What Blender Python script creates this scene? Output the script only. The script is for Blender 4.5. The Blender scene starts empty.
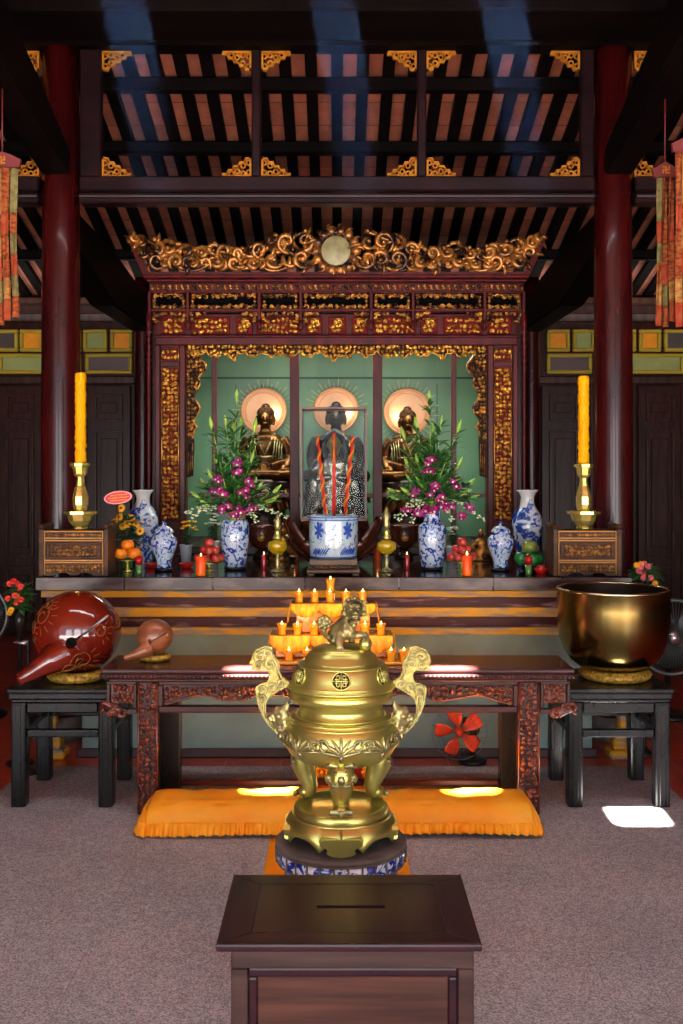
import bpy, bmesh, math, random
from math import sin, cos, pi, radians, sqrt, atan2, hypot
from mathutils import Vector, Matrix
from mathutils.bvhtree import BVHTree

C = bpy.context.scene.collection
F, U0, V0, H = 1050.0, 337.0, 465.0, 1.6      # focal length in pixels, vanishing point, eye height


def WX(px, Y): return (px - U0) / F * Y
def WZ(py, Y): return H - (py - V0) / F * Y
def S(Y): return Y / F


# ------------------------------------------------------------------ materials
def lin(c):
    out = []
    for v in c[:3]:
        v = v / 255.0
        out.append(v / 12.92 if v <= 0.04045 else ((v + 0.055) / 1.055) ** 2.4)
    return (*out, 1.0)


def nodes(name):
    m = bpy.data.materials.new(name)
    m.use_nodes = True
    nt = m.node_tree
    b = nt.nodes['Principled BSDF']
    return m, nt, b


def N(nt, kind, **kw):
    n = nt.nodes.new(kind)
    for k, v in kw.items():
        if k in n.inputs:
            n.inputs[k].default_value = v
        else:
            setattr(n, k, v)
    return n


def ramp(nt, stops, interp='LINEAR'):
    r = nt.nodes.new('ShaderNodeValToRGB')
    r.color_ramp.interpolation = interp
    e = r.color_ramp.elements
    while len(e) < len(stops):
        e.new(0.5)
    for i, (p, c) in enumerate(stops):
        e[i].position = p
        e[i].color = c
    return r


def coords(nt, scale=(1, 1, 1)):
    t = nt.nodes.new('ShaderNodeTexCoord')
    m = nt.nodes.new('ShaderNodeMapping')
    m.inputs['Scale'].default_value = scale
    nt.links.new(t.outputs['Object'], m.inputs['Vector'])
    return m.outputs['Vector']


def mat(name, col, rough=0.5, metal=0.0, col2=None, nscale=8.0, stretch=(1, 1, 1), lo=0.4, hi=0.62, bump=0.0,
        bscale=60.0, coat=0.0, sss=0.0, trans=0.0, sheen=0.0, spec=0.5, distort=0.0, detail=3.0, rvar=0.0, emit=None, estr=0.0):
    m, nt, b = nodes(name)
    L = nt.links.new
    b.inputs['Base Color'].default_value = lin(col)
    b.inputs['Roughness'].default_value = rough
    b.inputs['Metallic'].default_value = metal
    b.inputs['Specular IOR Level'].default_value = spec
    b.inputs['Coat Weight'].default_value = coat
    b.inputs['Coat Roughness'].default_value = 0.08
    if sss:
        b.inputs['Subsurface Weight'].default_value = sss
        b.inputs['Subsurface Radius'].default_value = (0.03, 0.012, 0.004)
        b.inputs['Subsurface Scale'].default_value = 0.5
    b.inputs['Transmission Weight'].default_value = trans
    if sheen:
        b.inputs['Sheen Weight'].default_value = sheen
    if emit:
        b.inputs['Emission Color'].default_value = lin(emit)
        b.inputs['Emission Strength'].default_value = estr
    if col2 is not None or bump or rvar:
        v = coords(nt, stretch)
        if col2 is not None or rvar:
            n = N(nt, 'ShaderNodeTexNoise', Scale=nscale, Detail=detail, Distortion=distort)
            L(v, n.inputs['Vector'])
            if col2 is not None:
                r = ramp(nt, [(lo, lin(col)), (hi, lin(col2))])
                L(n.outputs['Fac'], r.inputs['Fac'])
                L(r.outputs['Color'], b.inputs['Base Color'])
            if rvar:
                mr = N(nt, 'ShaderNodeMapRange')
                mr.inputs['From Min'].default_value = 0.3
                mr.inputs['From Max'].default_value = 0.7
                mr.inputs['To Min'].default_value = max(0.02, rough - rvar)
                mr.inputs['To Max'].default_value = rough + rvar
                L(n.outputs['Fac'], mr.inputs['Value'])
                L(mr.outputs['Result'], b.inputs['Roughness'])
        if bump:
            n2 = N(nt, 'ShaderNodeTexNoise', Scale=bscale, Detail=3.0)
            L(v, n2.inputs['Vector'])
            bp = N(nt, 'ShaderNodeBump', Strength=bump, Distance=0.01)
            L(n2.outputs['Fac'], bp.inputs['Height'])
            L(bp.outputs['Normal'], b.inputs['Normal'])
    return m


def emission(name, col, strength):
    m, nt, b = nodes(name)
    b.inputs['Base Color'].default_value = (0, 0, 0, 1)
    b.inputs['Emission Color'].default_value = lin(col)
    b.inputs['Emission Strength'].default_value = strength
    return m


def thin_glass(name, tint=(235, 240, 240), refl=0.06):
    m, nt, b = nodes(name)
    nt.nodes.remove(b)
    out = nt.nodes['Material Output']
    t = N(nt, 'ShaderNodeBsdfTransparent', Color=lin(tint))
    g = N(nt, 'ShaderNodeBsdfGlossy', Roughness=0.02)
    fr = N(nt, 'ShaderNodeFresnel', IOR=1.45)
    mx = N(nt, 'ShaderNodeMixShader')
    sc_ = N(nt, 'ShaderNodeMath', operation='MULTIPLY')
    sc_.inputs[1].default_value = 0.12               # coated display glass
    nt.links.new(fr.outputs['Fac'], sc_.inputs[0])
    nt.links.new(sc_.outputs[0], mx.inputs['Fac'])
    nt.links.new(t.outputs['BSDF'], mx.inputs[1])
    nt.links.new(g.outputs['BSDF'], mx.inputs[2])
    nt.links.new(mx.outputs['Shader'], out.inputs['Surface'])
    return m


def brick(name, c1, c2, cm, bw, bh, ms, rough, axes='xy', offset=0.0, noise=(0.85, 1.1), coat=0.0, bump=0.3, shift=(0, 0, 0)):
    """square or running-bond tiles laid in the plane named by axes, with slightly different tiles"""
    m, nt, b = nodes(name)
    L = nt.links.new
    t = nt.nodes.new('ShaderNodeTexCoord')
    mp = nt.nodes.new('ShaderNodeMapping')
    mp.inputs['Location'].default_value = shift
    L(t.outputs['Object'], mp.inputs['Vector'])
    sep = N(nt, 'ShaderNodeSeparateXYZ')
    L(mp.outputs['Vector'], sep.inputs[0])
    cmb = N(nt, 'ShaderNodeCombineXYZ')
    idx = {'x': 0, 'y': 1, 'z': 2}
    L(sep.outputs[idx[axes[0]]], cmb.inputs[0])
    L(sep.outputs[idx[axes[1]]], cmb.inputs[1])
    br = nt.nodes.new('ShaderNodeTexBrick')
    br.offset = offset
    for k, v in (('Scale', 1.0), ('Brick Width', bw), ('Row Height', bh), ('Mortar Size', ms), ('Color1', lin(c1)), ('Color2', lin(c2)), ('Mortar', lin(cm)), ('Mortar Smooth', 0.2)):
        br.inputs[k].default_value = v
    L(cmb.outputs[0], br.inputs['Vector'])
    n = N(nt, 'ShaderNodeTexNoise', Scale=9.0, Detail=5.0)
    L(mp.outputs['Vector'], n.inputs['Vector'])
    r = ramp(nt, [(0.3, (noise[0],) * 3 + (1,)), (0.7, (noise[1],) * 3 + (1,))])
    L(n.outputs['Fac'], r.inputs['Fac'])
    mx = nt.nodes.new('ShaderNodeMix')
    mx.data_type = 'RGBA'
    mx.blend_type = 'MULTIPLY'
    mx.inputs[0].default_value = 1.0
    L(br.outputs['Color'], mx.inputs[6])
    L(r.outputs['Color'], mx.inputs[7])
    L(mx.outputs[2], b.inputs['Base Color'])
    b.inputs['Roughness'].default_value = rough
    b.inputs['Coat Weight'].default_value = coat
    bp = N(nt, 'ShaderNodeBump', Strength=bump, Distance=0.004)
    bp.invert = True
    L(br.outputs['Fac'], bp.inputs['Height'])
    L(bp.outputs['Normal'], b.inputs['Normal'])
    return m


def porcelain(name, scale=22.0, white=(186, 208, 224), blue=(24, 58, 158), lo=0.5, hi=0.57, seed=0.0, distort=1.2):
    """white glazed ware painted in cobalt blue brushwork"""
    m, nt, b = nodes(name)
    L = nt.links.new
    t = nt.nodes.new('ShaderNodeTexCoord')
    mp = nt.nodes.new('ShaderNodeMapping')
    mp.inputs['Location'].default_value = (seed, seed * 0.7, seed * 1.3)
    L(t.outputs['Object'], mp.inputs['Vector'])
    n = N(nt, 'ShaderNodeTexNoise', Scale=scale, Detail=2.5, Distortion=distort)
    n2 = N(nt, 'ShaderNodeTexNoise', Scale=scale * 4, Detail=2.0, Distortion=0.5)
    L(mp.outputs['Vector'], n.inputs['Vector'])
    L(mp.outputs['Vector'], n2.inputs['Vector'])
    r = ramp(nt, [(lo, lin(white)), (lo + 0.02, lin((120, 150, 205))), (hi, lin(blue)), (1.0, lin((16, 34, 110)))])
    add = N(nt, 'ShaderNodeMath', operation='MULTIPLY_ADD')
    add.inputs[1].default_value = 0.28
    L(n2.outputs['Fac'], add.inputs[0])
    sub = N(nt, 'ShaderNodeMath', operation='SUBTRACT')
    sub.inputs[1].default_value = 0.14
    L(n.outputs['Fac'], sub.inputs[0])
    L(sub.outputs[0], add.inputs[2])
    L(add.outputs[0], r.inputs['Fac'])
    L(r.outputs['Color'], b.inputs['Base Color'])
    b.inputs['Roughness'].default_value = 0.12
    b.inputs['Coat Weight'].default_value = 0.4
    return m


# ------------------------------------------------------------------ mesh builder
class MB:
    """collects shapes, in world coordinates, into one mesh"""
    def __init__(self):
        self.v, self.f, self.sm = [], [], []

    def add(self, vs, fs, smooth=True):
        b = len(self.v)
        self.v += [tuple(p) for p in vs]
        self.f += [tuple(b + i for i in f) for f in fs]
        self.sm += [smooth] * len(fs)
        return self

    def from_bm(self, bm, smooth=False):
        bm.verts.index_update()
        vs = [v.co.copy() for v in bm.verts]
        fs = [[v.index for v in f.verts] for f in bm.faces]
        bm.free()
        return self.add(vs, fs, smooth)

    def box(self, x0, x1, y0, y1, z0, z1, b=0.0, seg=1, mtx=None):
        bm = bmesh.new()
        bmesh.ops.create_cube(bm, size=1.0)
        bmesh.ops.scale(bm, vec=(abs(x1 - x0), abs(y1 - y0), abs(z1 - z0)), verts=bm.verts)
        if b > 0:
            b = min(b, 0.45 * min(abs(x1 - x0), abs(y1 - y0), abs(z1 - z0)))
            bmesh.ops.bevel(bm, geom=bm.edges[:], offset=b, segments=seg, affect='EDGES', profile=0.6)
        if mtx is not None:
            bmesh.ops.transform(bm, matrix=mtx, verts=bm.verts)
        bmesh.ops.translate(bm, vec=((x0 + x1) / 2, (y0 + y1) / 2, (z0 + z1) / 2), verts=bm.verts)
        return self.from_bm(bm, False)

    def lathe(self, prof, cx, cy, cz=0.0, seg=32, smooth=True, close=True, sx=1.0, sy=1.0, wob=None, a0=0.0):
        """prof: (r, z) from bottom to top"""
        vs, fs = [], []
        n = len(prof)
        for r, z in prof:
            for k in range(seg):
                a = a0 + 2 * pi * k / seg
                rr = r * (wob(a, z) if wob else 1.0)
                vs.append((cx + rr * cos(a) * sx, cy + rr * sin(a) * sy, cz + z))
        for i in range(n - 1):
            for k in range(seg):
                k2 = (k + 1) % seg
                fs.append((i * seg + k, i * seg + k2, (i + 1) * seg + k2, (i + 1) * seg + k))
        if close:
            if prof[0][0] > 1e-5:
                fs.append(tuple(range(seg - 1, -1, -1)))
            if prof[-1][0] > 1e-5:
                fs.append(tuple((n - 1) * seg + k for k in range(seg)))
        return self.add(vs, fs, smooth)

    def tube(self, pts, rad, seg=8, closed=False, flat=1.0):
        """sweep; rad a number or a list"""
        pts = [Vector(p) for p in pts]
        n = len(pts)
        if not isinstance(rad, (list, tuple)):
            rad = [rad] * n
        vs, fs = [], []
        up = Vector((0, 0, 1))
        prev = None
        for i, p in enumerate(pts):
            if closed:
                t = pts[(i + 1) % n] - pts[i - 1]
            else:
                t = pts[min(i + 1, n - 1)] - pts[max(i - 1, 0)]
            if t.length < 1e-9:
                t = Vector((0, 0, 1))
            t.normalize()
            if prev is None:
                a = up if abs(t.dot(up)) < 0.9 else Vector((0, 1, 0))
                u = t.cross(a).normalized()
            else:
                u = prev - t * prev.dot(t)
                u = u.normalized() if u.length > 1e-6 else t.orthogonal().normalized()
            prev = u
            w = t.cross(u)
            for k in range(seg):
                a = 2 * pi * k / seg
                vs.append(p + u * cos(a) * rad[i] + w * sin(a) * rad[i] * flat)
        for i in range(n if closed else n - 1):
            j = (i + 1) % n
            for k in range(seg):
                k2 = (k + 1) % seg
                fs.append((i * seg + k, i * seg + k2, j * seg + k2, j * seg + k))
        if not closed:
            fs.append(tuple(range(seg - 1, -1, -1)))
            fs.append(tuple((n - 1) * seg + k for k in range(seg)))
        return self.add(vs, fs, True)

    def prism(self, outline, y0, y1, b=0.0, smooth=False):
        """outline in (x, z), extruded along y"""
        bm = bmesh.new()
        vs = [bm.verts.new((x, y0, z)) for x, z in outline]
        f = bm.faces.new(vs)
        r = bmesh.ops.extrude_face_region(bm, geom=[f])
        bmesh.ops.translate(bm, vec=(0, y1 - y0, 0), verts=[g for g in r['geom'] if isinstance(g, bmesh.types.BMVert)])
        bmesh.ops.recalc_face_normals(bm, faces=bm.faces)
        if b > 0:
            es = [e for e in bm.edges if abs(e.verts[0].co.y - e.verts[1].co.y) < 1e-6]
            bmesh.ops.bevel(bm, geom=es, offset=b, segments=2, affect='EDGES')
        bmesh.ops.triangulate(bm, faces=[f for f in bm.faces if len(f.verts) > 4])
        return self.from_bm(bm, smooth)

    def ball(self, c, r, seg=16, rings=10, mtx=None):
        if not isinstance(r, (list, tuple)):
            r = (r, r, r)
        bm = bmesh.new()
        bmesh.ops.create_uvsphere(bm, u_segments=seg, v_segments=rings, radius=1.0)
        bmesh.ops.scale(bm, vec=r, verts=bm.verts)
        if mtx is not None:
            bmesh.ops.transform(bm, matrix=mtx, verts=bm.verts)
        bmesh.ops.translate(bm, vec=c, verts=bm.verts)
        return self.from_bm(bm, True)

    def torus(self, c, R, r, seg=40, tseg=10, ry=None, wob=None, rz=None):
        vs, fs = [], []
        ry = ry or R
        rz = rz or r
        for i in range(seg):
            a = 2 * pi * i / seg
            for k in range(tseg):
                t = 2 * pi * k / tseg
                q = wob(a, t) if wob else 1.0
                vs.append((c[0] + (R + r * q * cos(t)) * cos(a), c[1] + (ry + r * q * cos(t)) * sin(a), c[2] + rz * q * sin(t)))
        for i in range(seg):
            for k in range(tseg):
                i2, k2 = (i + 1) % seg, (k + 1) % tseg
                fs.append((i * tseg + k, i2 * tseg + k, i2 * tseg + k2, i * tseg + k2))
        return self.add(vs, fs, True)

    def grid(self, fn, nu, nv, thick=0.0, smooth=True):
        """sheet fn(u, v) -> point, u and v in 0..1, given a thickness along its normals"""
        P = [[Vector(fn(i / nu, j / nv)) for j in range(nv + 1)] for i in range(nu + 1)]
        vs = [P[i][j] for i in range(nu + 1) for j in range(nv + 1)]
        w = nv + 1
        fs = [(i * w + j, (i + 1) * w + j, (i + 1) * w + j + 1, i * w + j + 1) for i in range(nu) for j in range(nv)]
        if thick:
            n = len(vs)
            bk = []
            for i in range(nu + 1):
                for j in range(nv + 1):
                    du = P[min(i + 1, nu)][j] - P[max(i - 1, 0)][j]
                    dv = P[i][min(j + 1, nv)] - P[i][max(j - 1, 0)]
                    nn = du.cross(dv)
                    nn = nn.normalized() if nn.length > 1e-12 else Vector((0, 0, 1))
                    bk.append(P[i][j] - nn * thick)
            vs += bk
            fs += [tuple(n + k for k in reversed(f)) for f in fs[:]]
            ring = [i * w for i in range(nu + 1)] + [nu * w + j for j in range(1, w)] + [i * w + nv for i in range(nu - 1, -1, -1)] + [j for j in range(nv - 1, 0, -1)]
            m = len(ring)
            fs += [(ring[(k + 1) % m], ring[k], n + ring[k], n + ring[(k + 1) % m]) for k in range(m)]
        return self.add(vs, fs, smooth)

    def build(self, name, material, parent=None, loc=None):
        me = bpy.data.meshes.new(name)
        o = bpy.data.objects.new(name, me)
        C.objects.link(o)
        org = Vector((0, 0, 0))
        if parent is not None:
            o.parent = parent
            q = parent
            while q is not None:
                org += q.location
                q = q.parent
        elif loc is not None:
            o.location = loc
            org = Vector(loc)
        me.from_pydata([tuple(Vector(p) - org) for p in self.v], [], self.f)
        me.polygons.foreach_set('use_smooth', self.sm)
        me.materials.append(material)
        me.update()
        return o


def thing(name, label, cat, loc, group=None):
    o = bpy.data.objects.new(name, None)
    o.empty_display_size = 0.05
    C.objects.link(o)
    o.location = loc
    return tag(o, label, cat, group)


def tag(o, label, cat, group=None):
    o['label'] = label
    o['category'] = cat
    o['kind'] = 'thing'
    if group:
        o['group'] = group
    return o


def struct(o):
    o['kind'] = 'structure'
    return o


def children(o): return [c for c in bpy.data.objects if c.parent is o]


def copy_tree(o, dx=(0, 0, 0), label=None, group=None, rz=0.0, parent=None, kids=None):
    if kids is None:
        kids = {}
        for c in bpy.data.objects:
            if c.parent is not None:
                kids.setdefault(c.parent, []).append(c)
    c = o.copy()
    C.objects.link(c)
    if parent is not None:
        c.parent = parent
    else:
        c.location = Vector(o.location) + Vector(dx)
        if rz:
            c.rotation_euler.z = rz
        if label:
            c['label'] = label
        if group:
            c['group'] = group
    for ch in kids.get(o, []):
        copy_tree(ch, parent=c, kids=kids)
    return c


def apply_mods(o):
    bpy.context.view_layer.update()
    dg = bpy.context.evaluated_depsgraph_get()
    me = bpy.data.meshes.new_from_object(o.evaluated_get(dg))
    o.modifiers.clear()
    o.data = me
    return o


def melt(o, voxel, smooth=4):
    """turn overlapping lumps into one continuous skin"""
    m = o.modifiers.new('r', 'REMESH')
    m.mode = 'VOXEL'
    m.voxel_size = voxel
    m.use_smooth_shade = True
    if smooth:
        s = o.modifiers.new('s', 'SMOOTH')
        s.factor = 0.5
        s.iterations = smooth
    mats = list(o.data.materials)
    apply_mods(o)
    if not o.data.materials:
        for q in mats:
            o.data.materials.append(q)
    for p in o.data.polygons:
        p.use_smooth = True
    return o


def carve(o, cutter):
    b = o.modifiers.new('b', 'BOOLEAN')
    b.operation = 'DIFFERENCE'
    b.solver = 'EXACT'
    b.object = cutter
    apply_mods(o)
    me = cutter.data
    bpy.data.objects.remove(cutter)
    bpy.data.meshes.remove(me)
    return o


# ------------------------------------------------------------------ carving
def spiral(cx, cz, r, turns, a0, d, n=14):
    out = []
    for i in range(n):
        t = i / (n - 1)
        a = a0 + d * 2 * pi * turns * t
        rr = r * (1 - t) ** 0.85 + r * 0.08
        out.append((cx + rr * cos(a), cz + rr * sin(a)))
    return out


def scroll(mb, cx, cz, y, r, w, turns=1.15, a0=0.0, d=1, n=13, bulge=0.4, seg=6):
    pts = spiral(cx, cz, r, turns, a0, d, n)
    P = [(x, y - bulge * w * 2 * sin(pi * i / (n - 1)), z) for i, (x, z) in enumerate(pts)]
    R = [w * (0.55 + 0.6 * sin(pi * min(1, (i + 1) / (n - 1)))) for i in range(n)]
    R[0] = w * 0.35
    mb.tube(P, R, seg)
    mb.ball(P[-1], w * 1.25, 8, 5)


def leaf_curl(mb, x, z, y, L, a, bend, w, n=7, seg=5):
    P, R = [], []
    for i in range(n):
        t = i / (n - 1)
        ang = a + bend * t
        P.append((x, y - w * sin(pi * t), z))
        R.append(w * (0.3 + sin(pi * t ** 0.7)) * 0.8)
        x += cos(ang) * L / n
        z += sin(ang) * L / n
    R[-1] = w * 0.2
    mb.tube(P, R, seg)


def scrollwork(mb, x0, x1, z0, z1, y, cell, w, rng, inside=None, dense=1.0, balls=True):
    """fill a field with curling tendrils, leaves and buds"""
    nx = max(1, round((x1 - x0) / cell))
    nz = max(1, round((z1 - z0) / cell))
    for i in range(nx):
        for j in range(nz):
            if rng.random() > dense:
                continue
            cx = x0 + (x1 - x0) * (i + 0.5 + rng.uniform(-0.22, 0.22)) / nx
            cz = z0 + (z1 - z0) * (j + 0.5 + rng.uniform(-0.22, 0.22)) / nz
            r = min(0.5 * (x1 - x0) / nx, 0.5 * (z1 - z0) / nz) * rng.uniform(0.8, 1.05)
            if inside and not inside(cx, cz):
                continue
            cx = min(max(cx, x0 + r), x1 - r)
            cz = min(max(cz, z0 + r), z1 - r)
            k = rng.random()
            if k < 0.6:
                scroll(mb, cx, cz, y, r, w * rng.uniform(0.8, 1.2), rng.uniform(0.8, 1.3), rng.uniform(0, 6.28), rng.choice((-1, 1)), n=9, seg=5)
            elif k < 0.85:
                for q in range(3):
                    leaf_curl(mb, cx, cz, y, r * 1.3, rng.uniform(0, 6.28), rng.uniform(-1.6, 1.6), w * 1.1, 6, 5)
            elif balls:
                for q in range(6):
                    a = q * pi / 3
                    mb.ball((cx + 0.55 * r * cos(a), y, cz + 0.55 * r * sin(a)), (r * 0.34, w * 1.2, r * 0.34), 7, 5)
                mb.ball((cx, y - w * 0.5, cz), (r * 0.3, w * 1.3, r * 0.3), 7, 5)


rng = random.Random(7)

# ------------------------------------------------------------------ palette
M = {}
M['maroon'] = mat('lacquer maroon', (66, 15, 17), 0.32, col2=(88, 24, 25), nscale=6, stretch=(3, 3, 0.6), spec=0.25)
M['pillar'] = mat('lacquered pillar', (46, 7, 9), 0.24, col2=(66, 11, 12), nscale=3, stretch=(2, 2, 0.4), spec=0.3, coat=0.22, bump=0.05, bscale=5)
M['beam'] = mat('dark beam', (25, 13, 17), 0.34, col2=(36, 19, 24), nscale=5, stretch=(0.6, 3, 3), spec=0.15)
M['black_beam'] = mat('blackened timber', (9, 6, 7), 0.45, col2=(14, 9, 9), nscale=6, spec=0.04)
M['rafter'] = mat('rafter timber', (10, 7, 7), 0.6, col2=(15, 10, 9), nscale=9, spec=0.03)
M['wall_wood'] = mat('dark panelling', (44, 20, 16), 0.26, col2=(58, 30, 24), nscale=5, stretch=(4, 4, 0.6), spec=0.14)
M['wall_wood2'] = mat('panel moulding', (66, 42, 34), 0.24, col2=(48, 28, 23), nscale=5, stretch=(4, 4, 0.6), spec=0.25)
M['wall_plain'] = mat('side wall timber', (40, 22, 19), 0.5, col2=(52, 30, 25), nscale=4, stretch=(3, 3, 0.5))
M['olive'] = mat('olive painted frame', (190, 172, 60), 0.45, spec=0.2)
M['pane_green'] = mat('grey green pane', (164, 180, 116), 0.3, spec=0.2, col2=(150, 164, 100), nscale=4)
M['pane_yellow'] = mat('amber pane', (250, 172, 44), 0.35, spec=0.2, col2=(232, 150, 34), nscale=5)
M['pane_dark'] = mat('dark grey pane', (86, 82, 82), 0.2)
M['floor'] = brick('red clay floor tiles', (176, 60, 34), (156, 52, 30), (186, 110, 80), 0.3, 0.3, 0.006, 0.3, coat=0.3)
M['roof'] = brick('terracotta roof tiles', (160, 92, 68), (136, 76, 58), (84, 48, 38), 0.16, 0.26, 0.006, 0.8, noise=(0.7, 1.15))
M['gold'] = mat('gilding', (226, 172, 70), 0.3, 0.75, col2=(120, 72, 26), nscale=26, lo=0.45, hi=0.7)
M['gold_dark'] = mat('worn gilding', (196, 138, 56), 0.38, 0.55, col2=(52, 24, 14), nscale=22, lo=0.42, hi=0.6)
M['gold_crest'] = mat('rubbed gilding on brown carving', (188, 126, 56), 0.34, 0.5, col2=(54, 27, 17), nscale=14, lo=0.42, hi=0.62, coat=0.2)
M['gold_flat'] = mat('ochre fretwork', (186, 124, 40), 0.6, spec=0.1, col2=(156, 98, 30), nscale=20)
M['red_lac'] = mat('red lacquer ground', (104, 12, 10), 0.5, spec=0.12)
M['teal'] = None
M['altar_top'] = mat('polished altar slab', (30, 17, 17), 0.14, col2=(46, 28, 26), nscale=4, coat=0.4)
M['altar_edge'] = mat('mottled grey altar edge', (88, 76, 72), 0.3, col2=(46, 26, 27), nscale=5, stretch=(1, 1, 3), lo=0.36, hi=0.58, spec=0.35)
M['ochre'] = mat('chipped ochre ledge', (192, 142, 30), 0.5, spec=0.2, col2=(140, 122, 100), nscale=6, stretch=(1, 1, 5), lo=0.46, hi=0.6)
M['band'] = mat('scuffed maroon band', (64, 24, 25), 0.45, spec=0.2, col2=(130, 100, 100), nscale=9, stretch=(0.6, 1, 4), lo=0.56, hi=0.7)
M['plaster'] = mat('stained teal plaster', (122, 150, 146), 0.6, col2=(98, 116, 112), nscale=3, lo=0.35, hi=0.7, bump=0.1, bscale=20)
M['skirt'] = mat('dark skirting', (58, 38, 40), 0.4)
M['carpet'] = None
M['black_lac'] = mat('black lacquered wood', (20, 19, 20), 0.26, col2=(29, 28, 28), nscale=5, stretch=(2, 2, 0.6), spec=0.3)
M['table_top'] = mat('polished red brown wood', (80, 42, 40), 0.2, col2=(62, 32, 32), nscale=4, stretch=(0.5, 4, 4), spec=0.4)
M['table_dark'] = mat('dark table timber', (52, 24, 24), 0.32, col2=(66, 30, 28), nscale=6, spec=0.35)
M['table_carve'] = mat('carved red brown wood', (124, 52, 24), 0.34, col2=(66, 22, 14), nscale=24, lo=0.4, hi=0.64, coat=0.3)
M['valance_board'] = mat('dark brown carving ground', (46, 26, 16), 0.5, spec=0.1)
M['chest_wood'] = mat('aged brown chest wood', (84, 54, 34), 0.45, spec=0.2, col2=(58, 36, 24), nscale=8, stretch=(1, 1, 3))
M['chest_line'] = mat('gilt chest line', (168, 118, 48), 0.4, 0.4)
M['chest_carve'] = mat('ochre gilt carving', (178, 124, 46), 0.42, 0.3, col2=(104, 62, 22), nscale=24)
M['box_wood'] = mat('dark rosewood', (40, 23, 30), 0.26, col2=(56, 32, 38), nscale=4, stretch=(0.5, 3, 3), spec=0.22)
M['box_side'] = mat('rosewood side', (66, 46, 42), 0.4, col2=(44, 28, 27), nscale=5, stretch=(0.35, 3, 5), spec=0.3)
M['box_panel'] = mat('rosewood inset panel', (84, 52, 42), 0.36, col2=(54, 32, 29), nscale=5, stretch=(0.35, 3, 6), spec=0.3)
M['slot'] = mat('slot shadow lining', (6, 4, 4), 0.9)
M['brass'] = mat('polished brass', (198, 192, 106), 0.29, 0.85)
M['brass_bright'] = mat('bright candlestick brass', (238, 220, 120), 0.26, 0.8)
M['brass_old'] = mat('aged brass relief', (180, 172, 116), 0.4, 0.75, col2=(112, 104, 72), nscale=30, lo=0.4, hi=0.7)
M['brass_pale'] = mat('pale hammered brass', (172, 162, 92), 0.45, 0.8, col2=(140, 128, 68), nscale=60, bump=0.3, bscale=120)
M['soot_and_hole_shade'] = mat('soot_and_hole_shade', (10, 9, 7), 0.9)  # real soot on wicks, painted shade in lid vents and fish hollow
M['bowl'] = mat('dark bronze bowl', (128, 110, 64), 0.22, 1.0)
M['bowl_in'] = mat('bowl rim bright metal', (206, 196, 160), 0.22, 1.0)
M['brocade'] = mat('gold brocade', (202, 166, 66), 0.5, 0.25, col2=(128, 88, 24), nscale=60, bump=0.5, bscale=90)
M['fish_red'] = mat('red brown lacquer', (118, 30, 14), 0.1, col2=(92, 20, 10), nscale=4, lo=0.4, hi=0.66, coat=1.0)
M['fish_line'] = mat('gilt incised line', (150, 96, 40), 0.35, 0.3)
M['fish_tan'] = mat('tan varnished wood', (158, 98, 62), 0.3, col2=(122, 66, 40), nscale=7, stretch=(1, 1, 3), coat=0.3)
M['orange_cloth'] = mat('orange satin', (255, 172, 40), 0.5, col2=(252, 154, 24), nscale=5, spec=0.25, bump=0.12, bscale=14)
M['stone'] = mat('grey stone stool top', (104, 98, 92), 0.7, col2=(82, 74, 68), nscale=12, bump=0.2, bscale=30)
M['china'] = porcelain('blue and white china', 36)
M['china2'] = porcelain('blue and white jar china', 34, lo=0.49, seed=2.2)
M['china3'] = porcelain('blue and white pot china', 30, white=(166, 204, 222), blue=(52, 92, 176), seed=5.1, lo=0.6, hi=0.68)
M['china4'] = porcelain('blue ground vase china', 16, white=(206, 220, 228), blue=(40, 78, 160), lo=0.46, hi=0.53, seed=8.4)
M['china5'] = porcelain('cobalt stool china', 30, white=(206, 218, 226), blue=(24, 44, 150), lo=0.44, hi=0.5, seed=3.3)
M['china_white'] = mat('pale glaze', (206, 216, 214), 0.15, coat=0.3)
M['stand_wood'] = mat('old brown stand wood', (86, 60, 34), 0.4, col2=(62, 40, 24), nscale=12)
M['lotus'] = mat('dark lotus lacquer', (70, 30, 20), 0.2, col2=(96, 44, 22), nscale=5, coat=0.6)
M['bronze'] = mat('brown gilt bronze', (112, 74, 36), 0.28, 0.85, col2=(64, 38, 18), nscale=9)
M['bronze_dark'] = mat('dark bronze', (58, 42, 34), 0.28, 0.6, col2=(40, 28, 24), nscale=9)
M['hair'] = mat('blue black hair', (22, 20, 26), 0.4)
M['robe_reflection'] = mat('robe with painted reflections', (196, 190, 180), 0.2, 0.95, col2=(96, 84, 66), nscale=34, bump=0.6, bscale=50)  # silver tone stands in for reflections in the case glass
M['gold_face'] = mat('gilt face', (200, 164, 96), 0.3, 0.8)
M['halo'] = mat('cream halo disc', (226, 176, 134), 0.45, col2=(214, 160, 120), nscale=5)
M['halo_rim'] = mat('copper halo rim', (226, 150, 96), 0.4, 0.2)
M['glass'] = thin_glass('clear glass')
M['case_edge'] = mat('pinkish brown case edge', (124, 92, 84), 0.35)
M['wax_yellow'] = mat('yellow wax', (255, 186, 2), 0.5, spec=0.15, col2=(252, 172, 2), nscale=30, bump=0.5, bscale=70, sss=0.2)
M['wax_red'] = mat('orange red wax', (255, 84, 8), 0.35, col2=(255, 120, 14), nscale=14, sss=0.3)
M['red_glass'] = mat('red glass', (170, 16, 16), 0.12, coat=0.5)
M['green_glass'] = mat('green glass', (70, 120, 50), 0.15, coat=0.5)
M['amber_glass'] = mat('yellow oil glass', (214, 178, 16), 0.08, coat=0.8, trans=0.35)
M['flame'] = emission('candle flame', (255, 214, 120), 9.0)
M['glow_cup'] = mat('amber glass cup', (252, 150, 14), 0.25, sss=0.4, trans=0.3, coat=0.4, col2=(255, 186, 40), nscale=20)
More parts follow.
